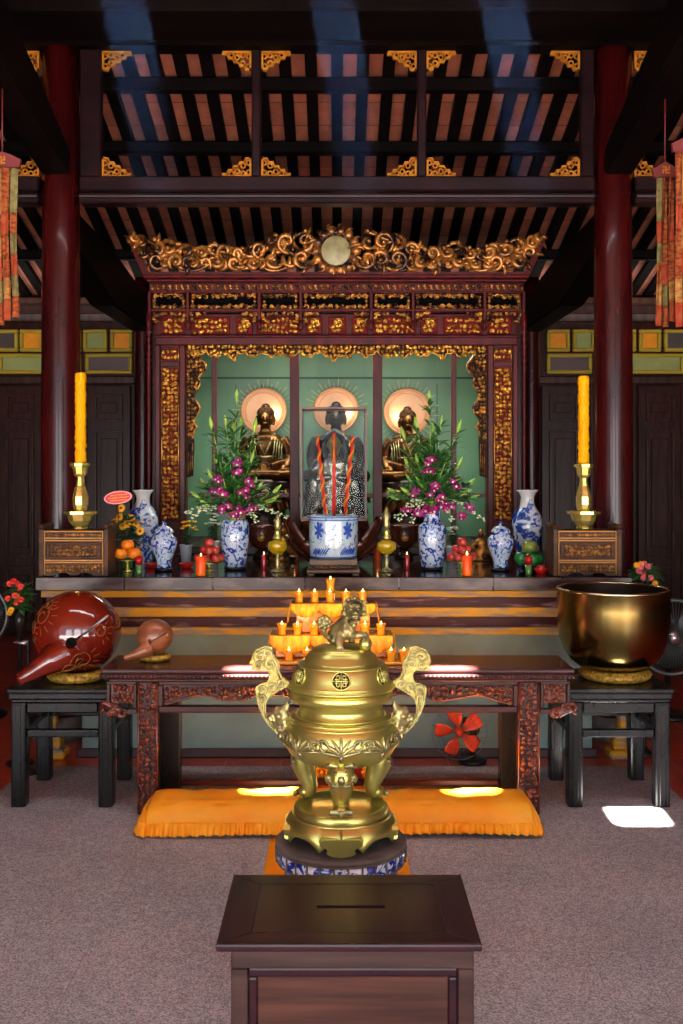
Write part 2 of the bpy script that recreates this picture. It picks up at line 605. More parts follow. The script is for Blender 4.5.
M['tier'] = mat('amber gold tier', (150, 74, 10), 0.22, 0.25, col2=(204, 124, 30), nscale=16, coat=0.5)
M['fringe'] = mat('gold fringe', (244, 172, 16), 0.55, col2=(214, 130, 8), nscale=50, stretch=(1, 1, 0.3), bump=0.5, bscale=120)
M['stick_red'] = mat('red incense paper', (198, 30, 14), 0.5)
M['stick_gold'] = mat('gold incense dragon', (228, 138, 34), 0.45, 0.2, col2=(96, 120, 60), nscale=40, lo=0.55, hi=0.7)
M['leaf'] = mat('lily leaf', (44, 96, 40), 0.45, col2=(70, 128, 56), nscale=14)
M['leaf_dark'] = mat('dark leaf', (30, 66, 28), 0.45, col2=(48, 92, 40), nscale=14)
M['bud'] = mat('lily bud', (164, 210, 84), 0.4, col2=(118, 176, 62), nscale=20)
M['orchid'] = mat('purple orchid', (134, 10, 92), 0.5, col2=(190, 80, 160), nscale=40, lo=0.45, hi=0.75, spec=0.2)
M['orchid_w'] = mat('white blossom', (214, 232, 200), 0.5)
M['flower_y'] = mat('yellow petal', (246, 190, 16), 0.5, col2=(232, 156, 10), nscale=30)
M['flower_c'] = mat('brown flower centre', (140, 74, 12), 0.6)
M['flower_red'] = mat('red petal', (206, 24, 22), 0.5, col2=(230, 80, 60), nscale=30)
M['flower_pink'] = mat('pink petal', (216, 96, 116), 0.5)
M['orange_fruit'] = mat('orange peel', (244, 136, 16), 0.42, bump=0.2, bscale=160)
M['orange_pale'] = mat('pale orange peel', (238, 176, 60), 0.42, bump=0.2, bscale=160)
M['apple'] = mat('red apple skin', (190, 40, 36), 0.25, col2=(222, 130, 84), nscale=20, lo=0.48, hi=0.7, coat=0.3)
M['mango'] = mat('green fruit skin', (24, 112, 52), 0.25, col2=(44, 136, 66), nscale=10, coat=0.3)
M['mango_y'] = mat('olive fruit skin', (122, 138, 52), 0.35, col2=(98, 118, 46), nscale=10)
M['stem'] = mat('dry stalk', (84, 58, 26), 0.6)
M['red_plate'] = mat('red plastic saucer', (196, 30, 26), 0.3)
M['sign_pink'] = mat('pink card border', (244, 150, 160), 0.5)
M['sign_red'] = mat('red card', (214, 24, 30), 0.45)
M['sign_gold'] = mat('gold lettering', (244, 206, 70), 0.45)
M['fan_orange'] = mat('orange plastic', (240, 62, 16), 0.35)
M['black_plastic'] = mat('black plastic', (18, 18, 19), 0.35)
M['grey_metal'] = mat('grey wire', (96, 104, 100), 0.35, 0.5)
M['steel'] = mat('bright steel', (190, 184, 190), 0.25, 0.9)
M['banner_or'] = mat('orange brocade banner', (150, 84, 44), 0.7, spec=0.1, col2=(112, 50, 30), nscale=30, stretch=(1, 1, 2.5), lo=0.42, hi=0.6, bump=0.3, bscale=60)
M['banner_ye'] = mat('yellow brocade banner', (164, 128, 70), 0.7, spec=0.1, col2=(136, 88, 46), nscale=34, stretch=(1, 1, 2.5), bump=0.3, bscale=60)
M['banner_re'] = mat('red banner cloth', (142, 50, 34), 0.7, spec=0.1, col2=(150, 82, 48), nscale=24)
M['banner_gr'] = mat('sage banner cloth', (122, 116, 72), 0.7, spec=0.1, col2=(96, 88, 54), nscale=30)
M['banner_cap'] = mat('wine red banner cap', (96, 26, 26), 0.5)
M['red_stand'] = mat('red gilt stand', (190, 44, 10), 0.35, 0.1, col2=(232, 148, 20), nscale=20, coat=0.3)
M['white_card'] = mat('white holder', (196, 206, 214), 0.4)
# ------------------------------------------------------------------ carpet and teal panel materials
def carpet_mat():
    m, nt, b = nodes('grey brown carpet')
    L = nt.links.new
    v = coords(nt)
    n1 = N(nt, 'ShaderNodeTexNoise', Scale=160.0, Detail=3.0)
    n2 = N(nt, 'ShaderNodeTexNoise', Scale=2.4, Detail=3.0)
    n3 = N(nt, 'ShaderNodeTexNoise', Scale=45.0, Detail=2.0)
    for n in (n1, n2, n3):
        L(v, n.inputs['Vector'])
    r1 = ramp(nt, [(0.36, lin((130, 126, 127))), (0.64, lin((197, 195, 197)))])
    L(n1.outputs['Fac'], r1.inputs['Fac'])
    r2 = ramp(nt, [(0.3, (0.82, 0.82, 0.82, 1)), (0.7, (1.08, 1.06, 1.05, 1))])
    L(n2.outputs['Fac'], r2.inputs['Fac'])
    mx = nt.nodes.new('ShaderNodeMix')
    mx.data_type, mx.blend_type = 'RGBA', 'MULTIPLY'
    mx.inputs[0].default_value = 1.0
    L(r1.outputs['Color'], mx.inputs[6])
    L(r2.outputs['Color'], mx.inputs[7])
    r3 = ramp(nt, [(0.4, (0.9, 0.9, 0.9, 1)), (0.6, (1.05, 1.05, 1.05, 1))])
    L(n3.outputs['Fac'], r3.inputs['Fac'])
    mx2 = nt.nodes.new('ShaderNodeMix')
    mx2.data_type, mx2.blend_type = 'RGBA', 'MULTIPLY'
    mx2.inputs[0].default_value = 1.0
    L(mx.outputs[2], mx2.inputs[6])
    L(r3.outputs['Color'], mx2.inputs[7])
    L(mx2.outputs[2], b.inputs['Base Color'])
    b.inputs['Roughness'].default_value = 0.95
    b.inputs['Specular IOR Level'].default_value = 0.1
    bp = N(nt, 'ShaderNodeBump', Strength=0.4, Distance=0.004)
    L(n1.outputs['Fac'], bp.inputs['Height'])
    L(bp.outputs['Normal'], b.inputs['Normal'])
    return m


M['carpet'] = carpet_mat()
M['teal'] = mat('sea green panel', (118, 172, 128), 0.32, col2=(104, 158, 122), nscale=1.6, stretch=(3, 1, 0.4), coat=0.2)
M['teal_line'] = mat('green panel seam', (50, 92, 62), 0.5)

# ------------------------------------------------------------------ the hall: floor, roof, walls
XL, XR, YF, YB = -5.4, 5.4, -0.6, 10.0
RIDGE_Y, SLOPE = 5.2, 0.27


def roof_z(Y):
    return 4.03 - SLOPE * (Y - 7.0) if Y >= RIDGE_Y else 4.03 - SLOPE * (RIDGE_Y - 7.0) - SLOPE * (RIDGE_Y - Y)


b = MB().box(XL, XR, YF, YB + 0.2, -0.1, 0.0)
struct(b.build('floor', M['floor']))
# the open courtyard paving in front of the hall, behind the camera
b = MB().box(-7, 7, -7.0, YF - 0.001, -0.1, -0.001)
o = struct(b.build('floor_courtyard', brick('grey courtyard paving', (92, 88, 84), (84, 80, 76), (60, 58, 55), 0.5, 0.5, 0.008, 0.85)))


def slope_with_holes(ya, yb, holes):
    """a roof slope from ya to yb, left open at the skylight holes (x0, x1, y0, y1)"""
    mb = MB()
    xs = sorted({XL, XR, *[h[0] for h in holes], *[h[1] for h in holes]})
    ys = sorted({ya, yb, *[h[2] for h in holes], *[h[3] for h in holes]})
    for i in range(len(xs) - 1):
        for j in range(len(ys) - 1):
            cx, cy = (xs[i] + xs[i + 1]) / 2, (ys[j] + ys[j + 1]) / 2
            if any(h[0] < cx < h[1] and h[2] < cy < h[3] for h in holes):
                continue
            x0, x1, y0, y1 = xs[i], xs[i + 1], ys[j], ys[j + 1]
            z0, z1 = roof_z(y0 + 1e-6), roof_z(y1 - 1e-6)
            if ya >= RIDGE_Y:
                z0 = roof_z(max(y0, RIDGE_Y))
            t = 0.05
            vs = [(x0, y0, z0), (x1, y0, z0), (x1, y1, z1), (x0, y1, z1), (x0, y0, z0 + t), (x1, y0, z0 + t), (x1, y1, z1 + t), (x0, y1, z1 + t)]
            mb.add(vs, [(0, 3, 2, 1), (4, 5, 6, 7), (0, 1, 5, 4), (1, 2, 6, 5), (2, 3, 7, 6), (3, 0, 4, 7)], False)
    return mb


SUN = Vector((0.18, 0.06, -1.0))
holes = []  # assumed skylight openings, placed so the sun patches land where wanted
for tx, ty, tz in ((-0.395, 4.705, 0.67), (0.505, 4.705, 0.67), (1.36, 4.76, 0.0)):
    zc = roof_z(4.48)
    hx, hy = tx - SUN.x * (zc - tz), ty - SUN.y * (zc - tz)
    holes.append((hx - 0.10, hx + 0.10, hy - 0.10, hy + 0.10))
struct(slope_with_holes(RIDGE_Y, YB + 0.25, []).build('ceiling', M['roof']))
struct(slope_with_holes(YF, RIDGE_Y, holes).build('ceiling', M['roof']))

zt = roof_z(YB)
b = MB().box(XL, XR, YB, YB + 0.15, 0, zt + 0.02)
struct(b.build('wall_back', M['wall_wood']))
for nm, x0, x1 in (('wall_left', XL - 0.15, XL), ('wall_right', XR, XR + 0.15)):
    b = MB().prism([(0, 0)] and [(YF, 0), (YB + 0.15, 0), (YB + 0.15, zt), (RIDGE_Y, roof_z(RIDGE_Y)), (YF, roof_z(YF))], 0, 0.15)
    b.v = [(x0 + v[1], v[0], v[2]) for v in b.v]
    struct(b.build(nm, M['wall_plain']))

# ledges of the back wall above the doors
Yw = YB - 0.01
def wall_strip(name, y0, y1, d, m=M['wall_wood2']):
    b = MB().box(XL + 0.02, XR - 0.02, YB - d, YB - 0.002, WZ(y1, YB - d), WZ(y0, YB - d), 0.01)
    return struct(b.build(name, m))
wall_strip('trim_1', 297, 304, 0.14)
wall_strip('trim_2', 313, 322, 0.08)
wall_strip('trim_3', 376, 384, 0.10)

# transom lights: rows of coloured panes in olive frames, laid out from the visible bays
def transom(n, px0, px1, py0, py1, pane, Y=YB - 0.005):
    x0, x1, z0, z1 = WX(px0, Y), WX(px1, Y), WZ(py1, Y), WZ(py0, Y)
    w, d = 0.034, 0.05
    fr = MB()
    fr.box(x0, x1, Y - d, Y, z1 - w, z1, 0.008).box(x0, x1, Y - d, Y, z0, z0 + w, 0.008)
    fr.box(x0, x0 + w, Y - d, Y, z0 + w, z1 - w, 0.008).box(x1 - w, x1, Y - d, Y, z0 + w, z1 - w, 0.008)
    o = struct(fr.build('window_%d' % n, M['olive'], loc=((x0 + x1) / 2, Y, z0)))
    MB().box(x0 + w, x1 - w, Y - 0.018, Y - 0.004, z0 + w, z1 - w).build('pane', M[pane], o)

wn = 0
for (a, b_, p) in ((-24, 19, 'pane_dark'), (21, 44, 'pane_yellow'), (46, 82, 'pane_green'), (84, 108, 'pane_green'), (111, 133, 'pane_yellow'),
                   (546, 569, 'pane_yellow'), (572, 594, 'pane_green'), (597, 635, 'pane_green'), (638, 660, 'pane_yellow'), (663, 706, 'pane_dark')):
    wn += 1
    transom(wn, a, b_, 330, 352, p)
for (a, b_, p) in ((-44, -2, 'pane_dark'), (0, 82, 'pane_green'), (86, 133, 'pane_dark'), (546, 591, 'pane_dark'), (597, 683, 'pane_green'), (685, 730, 'pane_dark')):
    wn += 1
    transom(wn, a, b_, 354, 374, p)

# panelled door leaves along the back wall
def door_leaf(n, px0, px1):
    Y = YB - 0.004
    x0, x1, z0, z1 = WX(px0, Y) + 0.006, WX(px1, Y) - 0.006, 0.02, WZ(386, Y)
    mb = MB().box(x0, x1, Y - 0.05, Y, z0, z1, 0.006)
    o = struct(mb.build('door_%d' % n, M['wall_wood'], loc=((x0 + x1) / 2, Y, 0)))
    w = x1 - x0
    for (a, b_) in ((z0 + 0.1, z0 + 0.62), (z0 + 0.72, z1 - 0.42), (z1 - 0.34, z1 - 0.08)):
        fr = MB()
        i, t, d = 0.07 * w / 0.4, 0.022, 0.022
        fr.box(x0 + i, x1 - i, Y - 0.05 - d, Y - 0.05, b_ - t, b_, 0.006).box(x0 + i, x1 - i, Y - 0.05 - d, Y - 0.05, a, a + t, 0.006)
        fr.box(x0 + i, x0 + i + t, Y - 0.05 - d, Y - 0.05, a + t, b_ - t, 0.006).box(x1 - i - t, x1 - i, Y - 0.05 - d, Y - 0.05, a + t, b_ - t, 0.006)
        fr.build('panel_moulding', M['wall_wood2'], o)
        q = w * 0.3
        MB().box(x0 + q, x1 - q, Y - 0.062, Y - 0.05, a + 0.08, b_ - 0.08, 0.01).build('raised_panel', M['wall_wood'], o)
dn = 0
for a in (-88, -43, 0, 42, 88, 136, 492, 540, 588, 636, 683, 730):
    dn += 1
    door_leaf(dn, a, a + 44)

FYP = 6.2
# ------------------------------------------------------------------ roof timbers
YR0, YR1 = RIDGE_Y + 0.05, YB - 0.02
w, d = 0.075, 0.055
vs = []
mb = MB()
za, zb = roof_z(YR0) - 0.002, roof_z(YR1) - 0.002
mb.add([(-w / 2, YR0, za - d), (w / 2, YR0, za - d), (w / 2, YR1, zb - d), (-w / 2, YR1, zb - d), (-w / 2, YR0, za), (w / 2, YR0, za), (w / 2, YR1, zb), (-w / 2, YR1, zb)],
       [(0, 3, 2, 1), (4, 5, 6, 7), (0, 1, 5, 4), (1, 2, 6, 5), (2, 3, 7, 6), (3, 0, 4, 7)], False)
pitch = 0.163
r0 = tag(mb.build('roof_rafter', M['rafter'], loc=(0, YR0, za)), 'dark sloping roof rafter against the terracotta roof tiles', 'rafter', 'rafters under the roof tiles')
for k in range(1, 41):
    q = r0.copy()
    C.objects.link(q)
    q.location.x = pitch * ((k + 1) // 2) * (1 if k % 2 else -1)

for Y, lab in ((6.66, 'dark roof purlin under the rafters, the highest above the long tie beam'), (7.36, 'dark roof purlin just above the ochre brackets standing on the tie beam'),
               (8.0, 'dark roof purlin behind the tie beam level with it'), (8.95, 'dark roof purlin low behind the pillars, nearest the back wall')):
    z = roof_z(Y) - d - 0.0165
    tag(MB().box(XL + 0.05, XR - 0.05, Y - 0.045, Y + 0.045, z - 0.085, z, 0.012).build('roof_purlin', M['black_beam'], loc=(0, Y, z)), lab, 'beam')

PX, PY, PR = 1.63, 6.2, 0.112
# great pillars and rear pillars
def pillar(x, y, r, z1, lab, ped=True):
    t = thing('temple_pillar', lab, 'pillar', (x, y, 0))
    MB().lathe([(r * 1.03, 0.13), (r * 1.04, 0.8), (r * 1.02, 1.8), (r * 0.98, 2.8), (r * 0.94, z1)], x, y, 0, 40).build('shaft', M['pillar'], t)
    MB().lathe([(r * 1.5, 0.0), (r * 1.52, 0.05), (r * 1.3, 0.09), (r * 1.15, 0.13)], x, y, 0, 40).build('plinth', M['stone'], t)
    return t
pillar(-PX, PY, PR, WZ(51, FYP) - 0.004, 'glossy dark red round pillar standing behind the yellow candle beside the pink oval card')
pillar(PX, PY, PR, WZ(51, FYP) - 0.004, 'glossy dark red round pillar standing behind the yellow candle above the big metal bowl')
pillar(-1.66, 9.0, 0.075, 3.2, 'slim dark pillar behind the carved shrine, beside the pot of oranges')
pillar(1.66, 9.0, 0.075, 3.2, 'slim dark pillar behind the carved shrine, on the side of the green fruit')

# tie beams, studs and head beams in the pillar plane
FY = PY
def beam_piece(x0, x1, lab):
    t = thing('tie_beam', lab, 'beam', ((x0 + x1) / 2, FY, WZ(205, FY)))
    MB().box(x0, x1, FY - 0.05, FY + 0.05, WZ(193, FY), WZ(178, FY), 0.01).build('upper_face', M['beam'], t)
    MB().box(x0, x1, FY - 0.075, FY + 0.06, WZ(197.5, FY - 0.07), WZ(192.5, FY - 0.07), 0.012, 2).build('moulding', M['beam'], t)
    MB().box(x0, x1, FY - 0.06, FY + 0.05, WZ(205.5, FY), WZ(197, FY), 0.008).build('lower_face', M['beam'], t)
g = PR + 0.006
beam_piece(-PX + g, PX - g, 'long purplish dark tie beam between the two great pillars above the shrine')
beam_piece(-4.4, -PX - g, 'tie beam running outward from the pillar behind the candle by the pink card')
beam_piece(PX + g, 4.4, 'tie beam running outward from the pillar behind the candle over the metal bowl')
zs0, zs1 = WZ(178, FY) + 0.001, WZ(51, FY) - 0.001
for px0, px1, lab in ((252, 261, 'slim stud on the long tie beam, nearer the pillar on the wooden fish side'),
                      (417, 426, 'slim stud on the long tie beam, nearer the pillar on the metal bowl side'),
                      (91, 102, 'dark upright stud beside the great pillar on the side of the wooden fish'),
                      (580, 592, 'dark upright stud beside the great pillar on the side of the metal bowl')):
    x0, x1 = WX(px0, FY), WX(px1, FY)
    if px0 in (91, 580):
        if x0 < 0: x0, x1 = -PX + g, x1
        else: x0, x1 = x0, PX - g
    tag(MB().box(x0, x1, FY - 0.035, FY + 0.035, zs0, zs1, 0.008).build('stud', M['beam'], loc=((x0 + x1) / 2, FY, zs0)), lab, 'post')
tag(MB().box(-4.4, 4.4, FY - 0.10, FY + 0.06, WZ(51, FY), roof_z(FY) - d - 0.02, 0.014).build('head_beam', M['black_beam'], loc=(0, FY, zs1)),
    'black head beam over the upright studs and gilt corner brackets', 'beam')
tag(MB().box(-4.4, 4.4, 5.52, 5.68, WZ(29, 5.52), WZ(11, 5.52), 0.012).build('ridge_beam', M['black_beam'], loc=(0, 5.6, 3.9)), 'black ridge beam above the head beam, lower of the two', 'beam')
tag(MB().box(-4.4, 4.4, 5.2, 5.5, WZ(10, 5.2), WZ(-22, 5.2), 0.012).build('ridge_beam', M['black_beam'], loc=(0, 5.5, 4.0)), 'black beam at the very top edge under the ridge', 'beam')

# sloping truss beams running front to back on the pillar lines
for sgn, side in ((-1, 'the wooden fish'), (1, 'the metal bowl')):
    pts = [(FY - PR - 0.01, WZ(180, FY)), (FY - PR - 0.01, WZ(150, FY - 0.1)), (5.25, WZ(47, 5.2)), (4.2, 4.0), (4.2, 3.62), (5.2, WZ(96, 5.2))]
    mb = MB().prism(pts, -0.085, 0.085, 0.012)
    mb.v = [(sgn * PX + v[1], v[0], v[2]) for v in mb.v]
    tag(mb.build('truss_beam', M['black_beam'], loc=(sgn * PX, FY - PR - 0.01, WZ(180, FY))), 'black truss beam sloping forward from the pillar top above ' + side, 'beam')
    mb = MB().prism([(FY + PR + 0.01, WZ(206, FY)), (FY + PR + 0.01, WZ(226, FY) - 0.1), (7.4, 2.72), (8.9, WZ(333, 9.0)), (8.9, WZ(306, 9.0)), (7.4, 3.1)], -0.09, 0.09, 0.012)
    mb.v = [(sgn * (PX + 0.02) + v[1], v[0], v[2]) for v in mb.v]
    tag(mb.build('truss_beam', M['black_beam'], loc=(sgn * PX, FY + PR + 0.01, WZ(206, FY))), 'black truss beam running back beside the shrine crest above ' + side, 'beam')

# gilt fretwork brackets in the corners of each bay
def bracket_mesh(w, h):
    """right-angled fret bracket, corner at the origin, legs along +x and +z"""
    mb = MB()
    y0, y1 = -0.012, 0.012
    t = 0.012
    mb.box(0, w, y0, y1, 0, t)
    mb.box(0, t, y0, y1, t, h)
    pr = random.Random(3)
    steps = 5
    for i in range(steps):
        x = w * i / steps
        top = h * (1 - i / steps)
        mb.box(x, x + w / steps + 0.004, y0, y1, top - t, top)
        if i:
            mb.box(x, x + t * 0.8, y0, y1, top - t, top + h / steps - t)
        n = max(1, int(top / 0.045))
        for k in range(n):
            cz = top * (k + 0.5) / n
            cx = x + w / steps / 2
            r = min(w / steps, top / n) * 0.42
            ring = [(cx + r * cos(a * pi / 4), 0, cz + r * sin(a * pi / 4)) for a in range(8)]
            mb.tube(ring, 0.006, 5, closed=True)
    return mb
def bracket(px, py, sx, sz, lab, w=None, h=None):
    mb = bracket_mesh(0.17, 0.115) if w is None else bracket_mesh(w, h)
    x, z = WX(px, FY), WZ(py, FY)
    mb.v = [(x + sx * v[0], FY + v[1], z + sz * v[2]) for v in mb.v]
    if sx * sz < 0:
        mb.f = [tuple(reversed(f)) for f in mb.f]
    tag(mb.build('corner_bracket', M['gold_flat'], loc=(x, FY, z)), lab, 'bracket')
names = {102: 'beside the pillar above the wooden fish', 251.6: 'outer side of the fish side stud', 261.4: 'inner side of the fish side stud',
         416.6: 'inner side of the bowl side stud', 426.4: 'outer side of the bowl side stud', 579.6: 'beside the pillar above the metal bowl',
         39.5: 'outside the pillar by the single banner', 634: 'outside the pillar by the two banners'}
for px, sx in ((102.3, 1), (251.6, -1), (261.4, 1), (416.6, -1), (426.4, 1), (579.6, -1), (39.5, -1), (634, 1)):
    w_ = names.get(px) or names[102]
    bracket(px, 177.4, sx, 1, 'ochre fret bracket on the tie beam, ' + w_)
    bracket(px, 51.6, sx, -1, 'ochre fret bracket under the head beam, ' + w_)

# haze hanging in the sunbeams under the assumed skylight openings
hm, nt, bs = nodes('incense haze')
nt.nodes.remove(bs)
vs_ = N(nt, 'ShaderNodeVolumeScatter', Density=0.009, Anisotropy=0.1, Color=(0.22, 0.42, 1.0, 1))
tc_ = nt.nodes.new('ShaderNodeTexCoord')
sz_ = N(nt, 'ShaderNodeSeparateXYZ')
mr_ = N(nt, 'ShaderNodeMapRange')                     # smoke gathers under the roof and thins out downward
for k_, v_ in (('From Min', 0.25), ('From Max', 1.1), ('To Min', 0.0), ('To Max', 0.009)):
    mr_.inputs[k_].default_value = v_
nt.links.new(tc_.outputs['Object'], sz_.inputs[0])
nt.links.new(sz_.outputs[2], mr_.inputs['Value'])
nt.links.new(mr_.outputs['Result'], vs_.inputs['Density'])
nt.links.new(vs_.outputs[0], nt.nodes['Material Output'].inputs['Volume'])
for i, hl in enumerate(holes):
    za, zb = 4.22, 2.35
    zc = roof_z(4.48)
    lo, hi = [], []
    for (x, y) in ((hl[0], hl[2]), (hl[1], hl[2]), (hl[1], hl[3]), (hl[0], hl[3])):
        lo.append((x + SUN.x * (zc - zb), y + SUN.y * (zc - zb), zb))
        hi.append((x + SUN.x * (zc - za), y + SUN.y * (zc - za), za))
    mb = MB().add(lo + hi, [(0, 3, 2, 1), (4, 5, 6, 7), (0, 1, 5, 4), (1, 2, 6, 5), (2, 3, 7, 6), (3, 0, 4, 7)], False)
    o = mb.build('haze', hm, loc=lo[0])
    o['kind'] = 'stuff'
    o['label'] = ('faint blue shaft of lit haze over the wooden fish side', 'faint blue shaft of lit haze down the middle of the roof', 'faint blue shaft of lit haze over the metal bowl side')[i]
    o['category'] = 'haze'

# ------------------------------------------------------------------ carpet and runner
t = thing('carpet', 'grey brown carpet laid in strips over the red tiles in front of the altar', 'carpet', (0, 2, 0))
xs = [-1.645, -0.82, 0.0, 0.82, 1.645]
for i in range(4):
    MB().box(xs[i] + 0.0003, xs[i + 1] - 0.0003, -0.3, 5.55, 0.0005, 0.008, 0.0015).build('carpet_strip', M['carpet'], t)
def runner(u, v):
    x = -0.285 + 0.57 * u
    return (x, 2.9 + 1.58 * v, 0.0135 + 0.002 * sin(9 * u + 5 * v))
tag(MB().grid(runner, 14, 20, 0.002).build('floor_runner', M['orange_cloth'], loc=(0, 3.6, 0.01)), 'flat orange runner on the carpet under the ceramic stool', 'runner')
# ------------------------------------------------------------------ the altar table with stepped front
AT = 1.003
A0 = 5.58
def alt_x(px, Y=A0): return WX(px, Y)
altar = thing('altar', 'long stepped altar with polished dark top, ochre ledges and teal plaster base', 'altar', (0, 6.2, 0))
mb = MB()
mb.box(-1.60, 1.565, A0 + 0.012, 6.06, 0.945, AT, 0.004)
mb.box(-1.47, 1.45, 6.06, 7.95, 0.945, AT, 0.004)
mb.build('top_slab', M['altar_top'], altar)
# grey front edge of the slab, mottled with dark maroon, in separate stones
xs = [-1.605, -1.13, -0.66, -0.17, 0.33, 0.83, 1.2, 1.57]
for i in range(7):
    MB().box(xs[i] + 0.002, xs[i + 1] - 0.002, A0, A0 + 0.012, WZ(590.5, A0), AT - 0.001, 0.003).build('edge_stone', M['altar_edge'], altar)
def step(name, py0, py1, d, m, bev=0.006):
    Y = A0 + d
    return MB().box(-1.60 + d * 0.6, 1.565 - d * 0.6, Y, 6.06, WZ(py1, Y), WZ(py0, Y), bev, 2).build(name, M[m], altar)
step('upper_ledge', 590.5, 597.5, 0.03, 'ochre')
step('upper_band', 597.5, 607.5, 0.06, 'band', 0.002)
step('middle_ledge', 607.5, 617.0, 0.04, 'ochre')
step('lower_band', 617.0, 627.5, 0.08, 'band', 0.002)
step('lower_ledge', 627.5, 635.0, 0.06, 'ochre')
MB().box(-1.40, 1.40, 5.76, 6.05, 0.04, WZ(635, 5.72), 0.004).box(-1.40, 1.40, 6.06, 7.9, 0.04, 0.94).build('base', M['plaster'], altar)
MB().box(-1.42, 1.42, 5.735, 5.758, 0.0, 0.05, 0.006).build('skirting', M['skirt'], altar)
for sx in (-1, 1):
    mb = MB().box(sx * 1.555 - 0.022, sx * 1.555 + 0.022, 5.71, 5.78, 0.0, WZ(635, 5.72), 0.01)
    mb.box(sx * 1.535 - 0.055, sx * 1.535 + 0.055, 5.685, 5.815, 0.0, 0.05, 0.012).box(sx * 1.54 - 0.035, sx * 1.54 + 0.035, 5.70, 5.80, 0.05, 0.13, 0.01)
    mb.build('corner_post', M['ochre'], altar)

# ------------------------------------------------------------------ carved shrine
SY = 7.0                      # front plane of the carved facade
X = lambda px: WX(px, SY)
Z = lambda py: WZ(py, SY)
shrine = thing('altar_shrine', 'tall maroon and gilt carved shrine with three bays of sea green panels', 'shrine', (0, SY, AT))
CX = 336.5
mir = lambda px: 2 * CX - px

# crest: end boards, openwork scrolls, mirror boss
mb = MB()
for s in (0, 1):
    pts = [(129, 240), (133, 237), (152, 277), (146, 279)]
    if s: pts = [(mir(a), b_) for a, b_ in reversed(pts)]
    mb.prism([(X(a), Z(b_)) for a, b_ in pts], SY - 0.10, SY - 0.04, 0.004)
mb.prism([(X(a), Z(b_)) for a, b_ in ((150, 274.5), (523, 274.5), (523, 278), (150, 278))], SY - 0.10, SY - 0.03)
mb.build('crest_end_board', M['maroon'], shrine)
cr = random.Random(11)
def env(px):
    """upper outline of the carved crest"""
    d = abs(px - CX)
    t = [(0, 230), (24, 231), (40, 233), (62, 236), (78, 247), (100, 250), (122, 243), (135, 251), (152, 246), (175, 241), (192, 238), (207, 238)]
    for i in range(len(t) - 1):
        if t[i][0] <= d <= t[i + 1][0]:
            q = (d - t[i][0]) / (t[i + 1][0] - t[i][0])
            return t[i][1] + q * (t[i + 1][1] - t[i][1])
    return 240
for side in (-1, 1):
    mb = MB()
    d = 31.0
    k = 0
    while d < 203:
        px = CX + side * d
        top = env(px)
        lim = 273 - (max(0, d - 186) * 1.9)
        h = lim - top
        r = min(max(h * 0.27, 4.0), 11.0)
        w = 0.0165
        for lv, cy in enumerate((top + r + 1, lim - r - 0.5)):
            jit = cr.uniform(-3, 3)
            scroll(mb, X(px + jit), Z(cy), SY - 0.07 - 0.02 * ((k + lv) % 2), r * S(SY), w * cr.uniform(0.8, 1.15), cr.uniform(0.95, 1.35), cr.uniform(0, 6.28), side * (1 if (k + lv) % 2 else -1), 15, 0.7, 7)
            for q in range(2):
                leaf_curl(mb, X(px + jit + cr.uniform(-6, 6)), Z(cy + cr.uniform(-5, 5)), SY - 0.085, r * 1.7 * S(SY), cr.uniform(0, 6.28), cr.uniform(-2, 2), w * 0.9, 7, 6)
        leaf_curl(mb, X(px - side * 4), Z(top + h * 0.6), SY - 0.06, 18 * S(SY), (0.4 if side > 0 else 2.7) + cr.uniform(-0.8, 0.8), cr.uniform(-1.4, 1.4), w, 8, 6)
        mb.ball((X(px), SY - 0.09, Z(top + 2)), (0.018, 0.016, 0.016), 9, 6)
        d += r * 1.35
        k += 1
    # long arching stems that bind the scrolls
    P = [(X(CX + side * q), SY - 0.075, Z(264 - 9 * sin(q / 13.0))) for q in range(28, 200, 5)]
    mb.tube(P, 0.013, 7)
    P = [(X(CX + side * q), SY - 0.055, Z(env(CX + side * q) + 5 + 3 * cos(q / 9.0))) for q in range(28, 200, 5)]
    mb.tube(P, 0.011, 7)
    mb.build('crest_scrollwork', M['gold_crest'], shrine)
mx_, mz_ = X(336), Z(253)
mb = MB()
n = 14
for i in range(n):
    a = 2 * pi * i / n
    mb.ball((mx_ + 0.132 * cos(a), SY - 0.08, mz_ + 0.132 * sin(a)), (0.036, 0.03, 0.036), 10, 7)
    scroll(mb, mx_ + 0.155 * cos(a), mz_ + 0.15 * sin(a), SY - 0.09, 0.026, 0.008, 1.0, a, 1, 9)
bs_ = mb.build('mirror_frame', M['gold_crest'], shrine)
mb = MB().lathe([(0.145, 0), (0.145, 0.03), (0.118, 0.06), (0.098, 0.03), (0.098, 0.0)], 0, 0, 0, 40, close=False)
mb.v = [(mx_ + v[0], SY - 0.045 - v[2], mz_ + v[1]) for v in mb.v]
mb.build('mirror_ring', M['table_dark'], bs_)
mb = MB().lathe([(0.1, 0), (0.1, 0.012), (0.09, 0.016), (0.0, 0.02)], 0, 0, 0, 40)
mb.v = [(mx_ + v[0], SY - 0.06 - v[2], mz_ + v[1]) for v in mb.v]
mb.build('mirror', mat('tarnished pale mirror', (170, 166, 120), 0.4, 0.1, col2=(140, 134, 96), nscale=14), bs_)

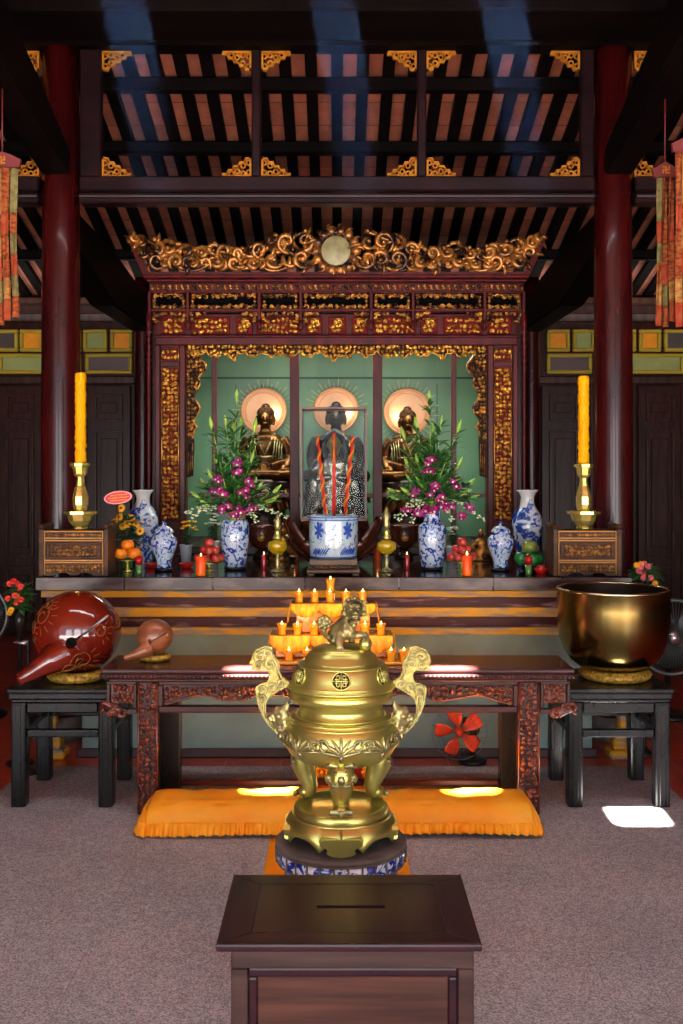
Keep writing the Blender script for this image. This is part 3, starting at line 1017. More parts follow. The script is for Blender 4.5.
# cornice with a row of beads
mb = MB().box(X(147), X(mir(147)), SY - 0.13, SY + 0.02, Z(281.5), Z(278), 0.006).box(X(149), X(mir(149)), SY - 0.10, SY + 0.02, Z(284.5), Z(281.5), 0.006)
mb.box(X(150.5), X(mir(150.5)), SY - 0.05, SY + 0.02, Z(293), Z(284.5), 0.003)
mb.build('cornice', M['maroon'], shrine)
mb = MB()
nb = 62
for i in range(nb):
    px = 153 + (520 - 153) * i / (nb - 1)
    mb.ball((X(px), SY - 0.058, Z(287.4)), (0.013, 0.012, 0.011), 8, 6)
    mb.tube([(X(px), SY - 0.055, Z(288)), (X(px + 0.8), SY - 0.062, Z(290)), (X(px + 2.2), SY - 0.058, Z(291.5))], [0.008, 0.009, 0.004], 6)
mb.build('bead_row', M['gold_dark'], shrine)

# openwork rail: cells between small posts
posts = [151, 189, 260, 301, 371, 412.5, 483.5, 522]
mb = MB().box(X(150), X(mir(150)), SY - 0.06, SY - 0.02, Z(294.5), Z(292.5), 0.003).box(X(150), X(mir(150)), SY - 0.065, SY - 0.015, Z(313), Z(310), 0.004)
for px in posts:
    mb.box(X(px - 1.6), X(px + 1.6), SY - 0.07, SY - 0.015, Z(322), Z(293), 0.004)
mb.build('openwork_rail', M['maroon'], shrine)
for i in range(7):
    mb = MB()
    a, b_ = posts[i] + 3, posts[i + 1] - 3
    n = max(4, round((b_ - a) / 6))
    for k in range(n):
        px = a + (b_ - a) * (k + 0.5) / n
        for cy, up in ((297, -1), (307.6, 1)):
            scroll(mb, X(px), Z(cy + cr.uniform(-0.5, 0.5)), SY - 0.04, 2.5 * S(SY), 0.0075, 1.0, cr.uniform(0, 6.28), cr.choice((-1, 1)), 9, 0.5, 5)
            leaf_curl(mb, X(px), Z(cy), SY - 0.045, 5 * S(SY), cr.choice((0, pi)), cr.uniform(-1, 1), 0.007, 6, 5)
    for px, s in ((a, 1), (b_, -1)):
        for cy in (298, 302, 306):
            mb.ball((X(px + s * 1.6), SY - 0.04, Z(cy)), (0.012, 0.012, 0.014), 7, 5)
    mb.tube([(X(a), SY - 0.035, Z(295.4)), (X(b_), SY - 0.035, Z(295.4))], 0.005, 5)
    mb.tube([(X(a), SY - 0.035, Z(309.4)), (X(b_), SY - 0.035, Z(309.4))], 0.005, 5)
    mb.build('cell_carving', M['gold_dark'], shrine)
# hanging drops and small brackets under the rail
for px in posts:
    p = [(0.004, Z(331.5)), (0.012, Z(330.5)), (0.019, Z(328.5)), (0.012, Z(326.5)), (0.016, Z(325.5)), (0.011, Z(324)), (0.013, Z(321.5))]
    dr = MB().lathe(p, X(px), SY - 0.045, 0, 12).build('drop_finial', M['maroon'], shrine)
for i, px in enumerate(posts):
    mb = MB()
    for s in (-1, 1):
        if (i == 0 and s < 0) or (i == 7 and s > 0): continue
        mb = MB()
        for k, (dx, dz) in enumerate(((4, 315.5), (8.5, 315), (12.5, 314.6), (4.5, 319.5), (16, 314.4))):
            scroll(mb, X(px + s * dx), Z(dz), SY - 0.045, (2.6 - 0.25 * k) * S(SY), 0.0075, 1.0, cr.uniform(0, 6), s, 9, 0.5, 5)
        leaf_curl(mb, X(px + s * 3), Z(323), SY - 0.045, 9 * S(SY), pi / 2 + s * -1.2, s * -0.8, 0.009, 7, 5)
        mb.build('rail_bracket', M['gold_dark'], shrine)

# frieze of red panels with gilt carving, and the lintel
FYz = SY + 0.06
mb = MB().box(X(153), X(mir(153)), FYz, FYz + 0.05, Z(334), Z(313))
mb.box(X(156), X(mir(156)), SY - 0.02, SY + 0.06, Z(345.5), Z(335), 0.006).box(X(155), X(mir(155)), SY - 0.035, SY + 0.05, Z(338.5), Z(335.5), 0.006)
mb.build('lintel', M['maroon'], shrine)
fr = [(160, 184), (190, 229), (235, 252), (256, 300), (306, 322), (328, 346), (352, 368), (373, 417), (421, 438), (444, 483), (489, 513)]
for a, b_ in fr:
    p = MB().box(X(a), X(b_), FYz - 0.012, FYz, Z(334), Z(315.5), 0.004).build('frieze_panel', M['red_lac'], shrine)
    mb = MB()
    if b_ - a < 21:
        for q in range(6):
            t = q * pi / 3
            scroll(mb, X((a + b_) / 2 + 4.5 * cos(t)), Z(325 + 4.5 * sin(t)), FYz - 0.016, 2.6 * S(SY), 0.007, 1.0, t, 1, 9, 0.5, 5)
        mb.ball((X((a + b_) / 2), FYz - 0.018, Z(325)), (0.016, 0.012, 0.016), 9, 6)
        mb.tube([(X(a + 2), FYz - 0.014, Z(318)), (X(b_ - 2), FYz - 0.014, Z(318))], 0.005, 5)
    else:
        scrollwork(mb, X(a + 2), X(b_ - 2), Z(333), Z(317), FYz - 0.015, 4.6 * S(SY), 0.0078, cr)
    mb.build('gilt_motif', M['gold'], p)

# posts with long gilt panels
for side, (a, b_) in (('l', (155.5, 186)), ('r', (487, 517.5))):
    mb = MB().box(X(a), X(b_), SY - 0.01, SY + 0.1, AT + 0.01, Z(345.5), 0.006)
    ia, ib = (161, 180) if side == 'l' else (493, 512)
    for u, v in ((a, ia), (ib, b_)):
        mb.box(X(u), X(v), SY - 0.03, SY - 0.01, AT + 0.01, Z(345.5), 0.006)
    for u, v in ((345.5, 348), (362, 367), (521, 530)):
        mb.box(X(ia), X(ib), SY - 0.026, SY - 0.01, Z(v), Z(u), 0.004)
    mb.box(X(ia), X(ib), SY - 0.026, SY - 0.01, AT + 0.01, Z(545), 0.004)
    post = mb.build('post', M['maroon'], shrine)
    for u, v in ((349, 361), (368, 520)):
        p = MB().box(X(ia + 1), X(ib - 1), SY - 0.016, SY - 0.009, Z(v), Z(u), 0.002).build('post_panel', M['red_lac'], post)
        mb = MB()
        scrollwork(mb, X(ia + 1.5), X(ib - 1.5), Z(v - 0.5), Z(u + 0.5), SY - 0.018, 4.4 * S(SY), 0.0076, cr)
        for e in (ia + 1.2, ib - 1.2):
            mb.tube([(X(e), SY - 0.016, Z(u)), (X(e), SY - 0.016, Z(v))], 0.004, 5)
        mb.build('gilt_carving', M['gold'], post)
# slim outer colonnettes, turned at the top, with the little carved bracket they carry
for s in (0, 1):
    px = 150.3 if not s else mir(150.3)
    pr = [(0.016, AT + 0.01 - 0)]
    pr = [(0.014, AT), (0.016, AT + 0.03), (0.0135, AT + 0.05), (0.0135, Z(372))]
    for k in range(6):
        z0 = Z(370 - k * 7)
        pr += [(0.013, z0), (0.021, z0 + 0.014), (0.012, z0 + 0.03)]
    pr += [(0.018, Z(326)), (0.018, Z(314))]
    MB().lathe(pr, X(px), SY - 0.055, 0, 14).build('colonnette', M['maroon'], shrine)

# hanging valance: carved head piece with lobed edge, and side pieces
def val_lo(px):
    d = abs(px - CX)
    base = 354.5 + 2.2 * sin(px * 0.33) + 1.4 * sin(px * 0.81 + 1)
    if d < 8: base += 6.5 * (1 - d / 8)
    if 100 < d < 108 or 52 < d < 60: base += 2.0
    return base
out = [(X(186), Z(345)), (X(mir(186)), Z(345))] + [(X(q), Z(val_lo(q))) for q in range(487, 185, -3)]
mb = MB().prism(list(reversed(out)), SY + 0.0, SY + 0.02)
head = mb.build('valance_board', M['valance_board'], shrine)
mb = MB()
scrollwork(mb, X(188), X(mir(188)), Z(366), Z(345), SY - 0.006, 4.0 * S(SY), 0.0076, cr, inside=lambda x, z: Z(val_lo(U0 + x / S(SY)) + 1.0) < z)
mb.tube([(X(q), SY - 0.004, Z(val_lo(q))) for q in range(188, 487, 2)], 0.006, 5)
mb.build('valance_carving', M['gold'], head)
def side_in(py):
    """how far the side valance reaches inward"""
    if py < 380: return 15 + 4.5 * sin(py * 0.21)
    if py < 430: return 10.5 + 3 * sin(py * 0.25)
    return 8.5 + 1.6 * sin(py * 0.3)
for s in (0, 1):
    q = [(X(186.5), Z(346))] + [(X(186.5 + side_in(py)), Z(py)) for py in range(356, 440, 3)] + [(X(194), Z(444)), (X(193), Z(476)), (X(186.5), Z(478))]
    if s: q = [(2 * X(CX) - x, z) for x, z in reversed(q)]
    board = MB().prism(q, SY + 0.0, SY + 0.022).build('side_valance', M['valance_board'], shrine)
    mb = MB()
    def ins(x, z, s=s):
        if s: x = 2 * X(CX) - x
        px, py = U0 + x / S(SY), V0 - (z - H) / S(SY)
        return px < 186.5 + side_in(py) - 1
    xa, xb = (X(187), X(206)) if not s else (2 * X(CX) - X(206), 2 * X(CX) - X(187))
    scrollwork(mb, xa, xb, Z(440), Z(347), SY - 0.006, 4.2 * S(SY), 0.008, cr, inside=ins)
    e = [(X(186.5 + side_in(py)), SY - 0.004, Z(py)) for py in range(356, 440, 2)]
    if s: e = [(2 * X(CX) - x, y, z) for x, y, z in e]
    mb.tube(e, 0.007, 5)
    for k in range(3):
        px = 188.5 + k * 2
        if s: px = mir(px)
        mb.tube([(X(px), SY - 0.004, Z(444)), (X(px), SY - 0.004, Z(475))], 0.004, 5)
    mb.build('valance_carving', M['gold_dark'], board)

# cabinet behind the facade: sides, head, floor, mullions, rail, green back
BY = 8.0
SFZ = 1.055
mb = MB()
for sx in (-1, 1):
    mb.box(sx * 1.225 - 0.015, sx * 1.225 + 0.015, SY + 0.1, BY + 0.04, AT + 0.002, 2.56)
mb.box(-1.24, 1.24, SY + 0.1, BY + 0.04, 2.56, 2.62)
mb.build('cabinet_shell', M['maroon'], shrine)
MB().box(X(151), X(mir(151)), SY + 0.14, SY + 0.16, 2.625, Z(280), 0.002).build('shade_board', M['black_beam'], shrine)  # black board added to imitate the dark roof space behind the openwork
MB().box(X(186), X(mir(186)), SY - 0.01, BY, AT + 0.002, SFZ, 0.006).build('cabinet_floor', M['table_dark'], shrine)
MB().box(-1.21, 1.21, BY, BY + 0.03, SFZ + 0.002, 2.555).build('green_back', M['teal'], shrine)
mb = MB()
zc = WZ(378, BY)
mb.box(-1.2, 1.2, BY - 0.003, BY - 0.001, zc - 0.008, zc + 0.008, 0.003)
for px in (236, 262, 412, 437):
    mb.box(WX(px, BY) - 0.003, WX(px, BY) + 0.003, BY - 0.003, BY - 0.001, WZ(520, BY), WZ(384, BY), 0.001)
mb.build('back_seam', M['teal_line'], shrine)
for a, b_ in ((211, 216), (289.5, 299), (373, 382.5), (452, 457)):
    MB().box(X(a), X(b_), SY + 0.03, SY + 0.07, SFZ + 0.001, Z(346), 0.004).build('mullion', M['maroon'], shrine)
for a, b_ in ((186, 211), (216, 289.5), (299, 373), (382.5, 452), (457, 487)):
    MB().box(X(a) + 0.001, X(b_) - 0.001, SY + 0.035, SY + 0.065, Z(497.5), Z(493.5), 0.003).build('cross_rail', M['maroon'], shrine)

# ------------------------------------------------------------------ halos and statues
HALO_Y = 7.84
HALO_BULBS = []
def halo(px, py, rpx, bulb, lab):
    r = rpx * S(HALO_Y)
    x, z = WX(px, HALO_Y), WZ(py, HALO_Y)
    t = thing('halo', lab, 'halo', (x, HALO_Y, z))
    def disc(pr, name, m):
        mb = MB().lathe(pr, 0, 0, 0, 48)
        mb.v = [(x + v[0], HALO_Y - v[2], z + v[1]) for v in mb.v]
        return mb.build(name, M[m], t)
    disc([(r * 0.97, 0.0), (r * 0.97, 0.02), (r * 0.8, 0.014), (0.0, 0.008)], 'disc', 'halo')
    def ring(R, rr, name):
        mb = MB().torus((0, 0, 0), R, rr, 56, 8)
        mb.v = [(x + v[0], HALO_Y - 0.014 - v[2], z + v[1]) for v in mb.v]
        mb.build(name, M['halo_rim'], t)
    ring(r * 0.975, 0.008, 'rim')
    ring(r * 0.8, 0.004, 'inner_ring')
    mb = MB()
    n = 40
    for i in range(n):
        a = 2 * pi * (i + 0.5) / n
        r0, r1 = r * 1.06, r * (1.5 if i % 2 else 1.3)
        yb = BY - 0.006
        ca, sa = cos(a), sin(a)
        w0, w1 = 0.0016, 0.0034
        pts = [(x + r0 * ca - w0 * sa, z + r0 * sa + w0 * ca), (x + r0 * ca + w0 * sa, z + r0 * sa - w0 * ca), (x + r1 * ca + w1 * sa, z + r1 * sa - w1 * ca), (x + r1 * ca - w1 * sa, z + r1 * sa + w1 * ca)]
        mb.prism(list(reversed(pts)), yb - 0.002, yb + 0.001)
    mb.build('ray', mat('pale gold rays', (188, 196, 128), 0.4, 0.2), t)
    mb = MB().tube([(x, HALO_Y + 0.001, z), (x, BY - 0.006, z)], 0.02, 10)
    mb.build('bracket', M['halo_rim'], t)
    HALO_BULBS.append((WX(bulb[0], HALO_Y), WZ(bulb[1], HALO_Y)))
halo(264, 411, 22.5, (275, 413), 'glowing cream halo disc behind the bronze statue nearest the wooden fish drums')
halo(336, 410, 22, (349, 414), 'glowing cream halo disc behind the middle statue, above the glass case')
halo(407, 412, 23, (398, 416), 'glowing cream halo disc behind the bronze statue nearest the metal bowl')


def seated_statue(px, sc_, lab, Y=7.58, py_top=402, m='bronze'):
    """seated figure in meditation on a lotus seat; sc_ = metres per unit, total sitting height 1"""
    x0 = WX(px, Y)
    hgt = sc_
    zt_ = WZ(py_top, Y)
    zb_ = zt_ - hgt                       # plane the legs rest on
    t = thing('seated_statue', lab, 'statue', (x0, Y, SFZ))
    P = lambda x, y, z: (x0 + x * hgt, Y + y * hgt, zb_ + z * hgt)
    k = hgt
    mb = MB()
    # crossed legs and lap
    mb.ball(P(0, -0.02, 0.085), (0.33 * k, 0.23 * k, 0.085 * k), 24, 14)
    for s in (-1, 1):
        mb.tube([P(s * 0.14, 0.06, 0.1), P(s * 0.3, -0.06, 0.085), P(s * 0.36, -0.13, 0.08)], [0.1 * k, 0.09 * k, 0.07 * k], 14)
        mb.tube([P(s * 0.36, -0.14, 0.075), P(s * 0.18, -0.24, 0.07), P(-s * 0.06, -0.25, 0.085)], [0.07 * k, 0.062 * k, 0.045 * k], 14)
        # arms: shoulder, elbow, forearm to the lap
        mb.tube([P(s * 0.215, 0.02, 0.52), P(s * 0.275, 0.0, 0.42), P(s * 0.30, -0.02, 0.28)], [0.082 * k, 0.075 * k, 0.066 * k], 14)
        mb.tube([P(s * 0.30, -0.02, 0.28), P(s * 0.22, -0.13, 0.215), P(s * 0.08, -0.2, 0.18)], [0.066 * k, 0.055 * k, 0.036 * k], 14)
        # sleeve folds falling over the thighs
        mb.tube([P(s * 0.3, -0.04, 0.26), P(s * 0.27, -0.14, 0.16), P(s * 0.2, -0.2, 0.12)], [0.06 * k, 0.05 * k, 0.02 * k], 12)
        for q in range(4):
            mb.tube([P(s * (0.02 + 0.012 * q), -0.222, 0.182 - 0.012 * q), P(-s * 0.03, -0.232, 0.184 - 0.011 * q), P(-s * (0.07 - 0.006 * q), -0.228, 0.188 - 0.01 * q)], [0.013 * k, 0.012 * k, 0.008 * k], 8)
        mb.tube([P(s * 0.06, -0.215, 0.19), P(s * 0.035, -0.228, 0.215), P(s * 0.008, -0.232, 0.225)], [0.014 * k, 0.011 * k, 0.008 * k], 8)
    # trunk, shoulders, neck
    mb.lathe([(0.0, 0.07), (0.22, 0.1), (0.2, 0.2), (0.19, 0.3), (0.225, 0.42), (0.24, 0.5), (0.2, 0.565), (0.1, 0.605), (0.068, 0.63), (0.066, 0.68)], 0, 0, 0, 28, sy=0.68)
    n0 = 10 * 28
    mb.v[-n0:] = [P(*v) for v in mb.v[-n0:]]
    # head: skull, cheeks, chin, nose, brows, lips, long ears
    mb.ball(P(0, -0.005, 0.79), (0.098 * k, 0.115 * k, 0.125 * k), 22, 16)
    mb.ball(P(0, -0.04, 0.735), (0.07 * k, 0.07 * k, 0.07 * k), 16, 12)
    mb.tube([P(0, -0.118, 0.80), P(0, -0.137, 0.765), P(0, -0.13, 0.75)], [0.012 * k, 0.018 * k, 0.014 * k], 8)
    mb.ball(P(0, -0.112, 0.722), (0.03 * k, 0.014 * k, 0.01 * k), 10, 6)
    for s in (-1, 1):
        mb.tube([P(s * 0.015, -0.116, 0.813), P(s * 0.045, -0.116, 0.825), P(s * 0.075, -0.09, 0.81)], 0.009 * k, 8)
        mb.ball(P(s * 0.042, -0.108, 0.79), (0.022 * k, 0.014 * k, 0.01 * k), 10, 6)
        mb.tube([P(s * 0.1, 0.0, 0.83), P(s * 0.112, -0.005, 0.77), P(s * 0.104, -0.01, 0.7)], [0.02 * k, 0.022 * k, 0.018 * k], 10)
    body = melt(mb.build('body', M[m], t), 0.0052, 3)
    # cap of curls with the crown bump
    mb = MB()
    mb.ball(P(0, 0.022, 0.845), (0.108 * k, 0.118 * k, 0.092 * k), 22, 14)
    mb.ball(P(0, 0.03, 0.935), (0.058 * k, 0.06 * k, 0.05 * k), 16, 10)
    hr = random.Random(4)
    for i in range(7):
        lat = 0.05 + i * 0.2
        for j in range(18):
            a = 2 * pi * (j + 0.5 * (i % 2)) / 18
            mb.ball(P(0.104 * cos(a) * cos(lat), 0.022 + 0.114 * sin(a) * cos(lat), 0.845 + 0.09 * sin(lat)), 0.016 * k, 7, 5)
    mb.build('hair', M['hair'] if m == 'bronze_dark' else M['bronze_brown'], t)
    # robe edges: neckline V and shawl folds
    mb = MB()
    for s in (-1, 1):
        mb.tube([P(s * 0.1, -0.07, 0.6), P(s * 0.085, -0.135, 0.52), P(s * 0.05, -0.15, 0.42), P(0.0, -0.142, 0.32)], [0.012 * k, 0.014 * k, 0.014 * k, 0.01 * k], 8)
        for q in range(4):
            mb.tube([P(s * (0.13 + 0.03 * q), -0.13 + 0.018 * q, 0.53 - 0.02 * q), P(s * (0.12 + 0.03 * q), -0.15 + 0.012 * q, 0.4), P(s * (0.1 + 0.04 * q), -0.155, 0.26)], 0.008 * k, 6)
    mb.tube([P(-0.15, -0.13, 0.3), P(0, -0.145, 0.29), P(0.15, -0.13, 0.3)], 0.012 * k, 8)
    mb.build('robe_hem', M['brass_old'], t)
    # lotus seat: two rings of petals over a waisted base
    SF2 = SFZ + 0.002
    hs = zb_ - SF2
    mb = MB().lathe([(0.34 * k, 0), (0.36 * k, 0.03), (0.3 * k, 0.06), (0.26 * k, hs * 0.35), (0.26 * k, hs * 0.5), (0.34 * k, hs * 0.62), (0.38 * k, hs - 0.03), (0.36 * k, hs + 0.004)], x0, Y, SF2, 36, sy=0.8)
    seat = mb.build('lotus_seat', M['bronze_dark'], t)
    mb = MB()
    for ring_, (zz, rr, L) in enumerate(((hs * 0.56, 0.345, 0.36), (hs * 0.72, 0.385, 0.28))):
        for j in range(14):
            a = 2 * pi * (j + 0.5 * ring_) / 14
            m4 = Matrix.Rotation(a, 4, 'Z') @ Matrix.Rotation(-0.35, 4, 'Y')
            mb.ball((x0 + rr * k * cos(a), Y + 0.8 * rr * k * sin(a), SFZ + zz + 0.02), (0.025 * k, 0.08 * k, L * 0.3 * k), 9, 7, m4)
    mb.build('petal', M['bronze'], seat)
    return t
M['bronze_brown'] = mat('brown bronze curls', (84, 56, 34), 0.35, 0.7)
seated_statue(265.5, 0.56, 'bronze seated statue in front of the halo nearest the wooden fish drums')
seated_statue(336, 0.60, 'dark seated statue in the middle bay behind the glass case', py_top=400, m='bronze_dark')
seated_statue(407.5, 0.545, 'bronze seated statue in front of the halo nearest the metal bowl', py_top=405)
# ------------------------------------------------------------------ carved offering table
TZ = 0.679
TY0 = 4.76
table = thing('offering_table', 'long carved red brown offering table with polished top, behind the brass censer', 'table', (0.0, 4.95, 0.0))
tr = random.Random(21)
tx0, tx1 = WX(101, 4.74), WX(575, 4.74)
mb = MB().box(tx0, tx1, 4.735, 5.09, TZ - 0.022, TZ, 0.008, 2)
top = mb.build('tabletop', M['table_top'], table)
mb = MB().box(tx0 - 0.006, tx1 + 0.006, 4.728, 5.096, TZ - 0.045, TZ - 0.022, 0.01, 2).box(tx0 + 0.03, tx1 - 0.03, 4.75, 5.07, TZ - 0.062, TZ - 0.045, 0.006)
mb.build('edge_moulding', M['table_dark'], top)
mb = MB()
n = 110
for i in range(n):
    x = tx0 + (tx1 - tx0) * (i + 0.5) / n
    mb.ball((x, 4.729, TZ - 0.0335), (0.009, 0.006, 0.008), 7, 5)
mb.build('edge_carving', M['table_dark'], top)
T = lambda px: WX(px, TY0)
Tz = lambda py: WZ(py, TY0)
legs_x = ((137, 158), (518, 540))
for a, b_ in legs_x:
    leg = MB().box(T(a) + 0.004, T(b_) - 0.004, TY0 + 0.008, TY0 + 0.085, 0.008, TZ - 0.062, 0.006).build('leg', M['table_dark'], table)
    mb = MB()
    scrollwork(mb, T(a) + 0.008, T(b_) - 0.008, 0.02, TZ - 0.07, TY0 + 0.006, 0.024, 0.0062, tr)
    for e in (T(a) + 0.006, T(b_) - 0.006):
        mb.tube([(e, TY0 + 0.006, 0.015), (e, TY0 + 0.006, TZ - 0.066)], 0.006, 6)
    mb.build('leg_carving', M['table_carve'], leg)
for a, b_ in ((160, 181), (499, 520)):
    Yb = 5.03
    MB().box(WX(a, Yb), WX(b_, Yb), Yb - 0.03, Yb + 0.04, 0.0085, TZ - 0.062, 0.006).build('leg', M['black_lac'], table)
xa, xb = WX(181, 5.03) + 0.001, WX(499, 5.03) - 0.001
MB().box(xa, xb, 5.02, 5.06, 0.065, 0.095, 0.006).build('back_stretcher', M['table_dark'], table)
MB().box(xa, xb, 5.02, 5.06, TZ - 0.1, TZ - 0.062, 0.006).build('back_apron', M['table_dark'], table)
for (a, b_), (c, d_) in zip(legs_x, ((160, 181), (499, 520))):
    x = (T(a) + T(b_)) / 2
    MB().box(x - 0.02, x + 0.02, TY0 + 0.086, 4.998, TZ - 0.13, TZ - 0.063, 0.005).build('side_apron', M['table_dark'], table)
    MB().box(x - 0.018, x + 0.018, TY0 + 0.086, 4.998, TZ - 0.24, TZ - 0.2, 0.005).build('side_rail', M['table_dark'], table)
# front apron between the legs: frame, carved panel with lobed lower edge, lower rail
mb = MB().box(T(158), T(518), TY0 + 0.01, TY0 + 0.05, TZ - 0.08, TZ - 0.062, 0.004)
for px in (160, 516):
    mb.box(T(px) - 0.012, T(px) + 0.012, TY0 + 0.008, TY0 + 0.05, Tz(707), TZ - 0.08, 0.004)
mb.build('apron_frame', M['table_dark'], table)
MB().box(T(158), T(518), TY0 + 0.004, TY0 + 0.055, Tz(713.5), Tz(707), 0.007, 2).build('front_rail', M['table_dark'], table)
def lobed(px):
    t = (px - 163) / (514 - 163)
    c = abs(t - 0.5) * 2
    return 699 + 3.0 * cos(t * 2 * pi * 5) - 3.5 * (1 - c) * abs(sin(t * 40)) + 3.0 * max(0, c - 0.75) * 4
out = [(T(163), TZ - 0.081), (T(514), TZ - 0.081)] + [(T(q), Tz(lobed(q))) for q in range(513, 162, -3)]
ap = MB().prism(list(reversed(out)), TY0 + 0.018, TY0 + 0.035).build('apron_panel', M['table_dark'], table)
mb = MB()
scrollwork(mb, T(164), T(513), Tz(705), TZ - 0.083, TY0 + 0.014, 0.022, 0.0062, tr, inside=lambda x, z: z - 0.008 > Tz(lobed(U0 + x / S(TY0))))
mb.tube([(T(q), TY0 + 0.016, Tz(lobed(q))) for q in range(164, 514, 2)], 0.006, 5)
mb.build('apron_carving', M['table_carve'], ap)
# winged ends outside the legs
for s in (0, 1):
    a, b_ = (106, 136) if not s else (541, 571)
    fr = MB().box(T(a), T(b_), TY0 + 0.01, TY0 + 0.045, TZ - 0.075, TZ - 0.062, 0.003)
    i0, i1 = (a, a + 3.5) if not s else (b_ - 3.5, b_)
    fr.box(T(i0), T(i1), TY0 + 0.01, TY0 + 0.045, Tz(704), TZ - 0.075, 0.003)
    j0, j1 = (b_ - 3, b_) if not s else (a, a + 3)
    fr.box(T(j0), T(j1), TY0 + 0.01, TY0 + 0.045, Tz(709), TZ - 0.075, 0.003)
    q0 = [(a, 703.5), (a + 3.5, 703), (b_ - 13, 710), (b_, 710), (b_, 714.5), (b_ - 12, 714.5)]
    if s: q0 = [(a + b_ - x, y) for x, y in reversed(q0)]
    fr.prism([(T(x), Tz(y)) for x, y in reversed(q0)], TY0 + 0.008, TY0 + 0.045)
    wing = fr.build('end_frame', M['table_dark'], table)
    pa, pb = (a + 4.5, b_ - 3.5) if not s else (a + 3.5, b_ - 4.5)
    mb = MB().box(T(pa), T(pb), TY0 + 0.022, TY0 + 0.035, Tz(704), TZ - 0.078)
    scrollwork(mb, T(pa), T(pb), Tz(704), TZ - 0.079, TY0 + 0.018, 0.023, 0.006, tr)
    mb.build('end_carving', M['table_carve'], wing)
    mb = MB()
    for k in range(6):
        t_ = k / 5.0
        px = (a - 1 + 16 * t_) if not s else (b_ + 1 - 16 * t_)
        scroll(mb, T(px), Tz(707 + 7 * t_), TY0 + 0.02, 0.02, 0.011, 1.1, tr.uniform(0, 6), 1 if s else -1, 11, 0.6, 7)
        leaf_curl(mb, T(px), Tz(709 + 6 * t_), TY0 + 0.014, 0.045, tr.uniform(0, 6), 1.2, 0.009)
    mb.build('corner_scroll', M['table_carve'], wing)

# ------------------------------------------------------------------ black stools
def stool(x0, x1, y0, y1, ztop, lab):
    t = thing('black_stool', lab, 'stool', ((x0 + x1) / 2, (y0 + y1) / 2, 0.008))
    mb = MB().box(x0 - 0.012, x1 + 0.012, y0 - 0.012, y1 + 0.012, ztop - 0.022, ztop, 0.008, 2)
    mb.box(x0 - 0.004, x1 + 0.004, y0 - 0.004, y1 + 0.004, ztop - 0.05, ztop - 0.022, 0.006, 2).box(x0 + 0.006, x1 - 0.006, y0 + 0.006, y1 - 0.006, ztop - 0.066, ztop - 0.05, 0.004)
    mb.build('seat', M['black_lac'], t)
    w = 0.07
    zl = ztop - 0.066
    for ax in (x0 + 0.004, x1 - 0.004 - w):
        for ay in (y0 + 0.004, y1 - 0.004 - w):
            mb = MB().box(ax, ax + w, ay, ay + w, 0.0085, zl, 0.01, 2)
            mb.box(ax + w * 0.3, ax + w * 0.7, ay - 0.003, ay + w + 0.003, 0.012, zl - 0.01, 0.002)
            mb.build('leg', M['black_lac'], t)
    for ay in (y0 + 0.012, y1 - 0.012 - 0.05):
        MB().box(x0 + w + 0.005, x1 - w - 0.005, ay, ay + 0.05, zl - 0.05, zl, 0.006).build('apron', M['black_lac'], t)
        MB().box(x0 + w + 0.005, x1 - w - 0.005, ay + 0.005, ay + 0.045, zl - 0.165, zl - 0.13, 0.007, 2).build('stretcher', M['black_lac'], t)
    for ax in (x0 + 0.012, x1 - 0.012 - 0.05):
        MB().box(ax, ax + 0.05, y0 + w + 0.005, y1 - w - 0.005, zl - 0.05, zl, 0.006).build('apron', M['black_lac'], t)
        MB().box(ax + 0.005, ax + 0.045, y0 + w + 0.005, y1 - w - 0.005, zl - 0.165, zl - 0.13, 0.007, 2).build('stretcher', M['black_lac'], t)
    return t
SZ = 0.562
stool(WX(10, 4.88), WX(114, 4.88), 4.87, 5.36, SZ, 'black lacquered square stool carrying the big red wooden fish')
stool(WX(567, 4.88), WX(671, 4.88), 4.87, 5.36, SZ, 'black lacquered square stool carrying the big metal bowl')

# ------------------------------------------------------------------ orange kneeling cushion
CUX0, CUX1 = WX(138, 4.5), WX(541, 4.5)
cush = thing('kneeling_bench', 'long low kneeling bench under an orange satin cover, in front of the table', 'cushion', (0, 4.62, 0.008))
cy0, cy1, ch = 4.50, 4.735, 0.142
def cush_sec(u, v):
    """v runs round the cover from front hem over the top to the back hem"""
    x = CUX0 + 0.03 + (CUX1 - CUX0 - 0.06) * u
    e = min(u, 1 - u)
    rnd = min(1.0, e / 0.05)
    rnd = sqrt(max(0.0, 1 - (1 - rnd) ** 2))
    wr = 0.004 * sin(37 * u + 9 * v) + 0.003 * sin(83 * u - 14 * v) + 0.006 * sin(11 * u + 3)
    if v < 0.5:
        q = v / 0.5                      # belly of the front, rounding over to the top
        y = cy0 - 0.004 + 0.085 * (1 - cos(q * pi / 2)) ** 1.15
        z = 0.045 + (ch - 0.045) * sin(q * pi / 2) ** 0.9
    elif v < 0.8:
        q = (v - 0.5) / 0.3
        y, z = cy0 + 0.081 + (cy1 - cy0 - 0.108) * q, ch + 0.01 * sin(pi * q)
    else:
        q = (v - 0.8) / 0.2
        y, z = cy1 - 0.027 + 0.027 * sin(q * pi / 2), ch - q * (ch - 0.03)
    z = 0.03 + (z - 0.03) * (0.72 + 0.28 * rnd) + wr * (0.6 if v > 0.3 else 0.3)
    return (x, y - 0.6 * wr * (v < 0.4), z + 0.008)
mb = MB().grid(cush_sec, 150, 34, 0.004)
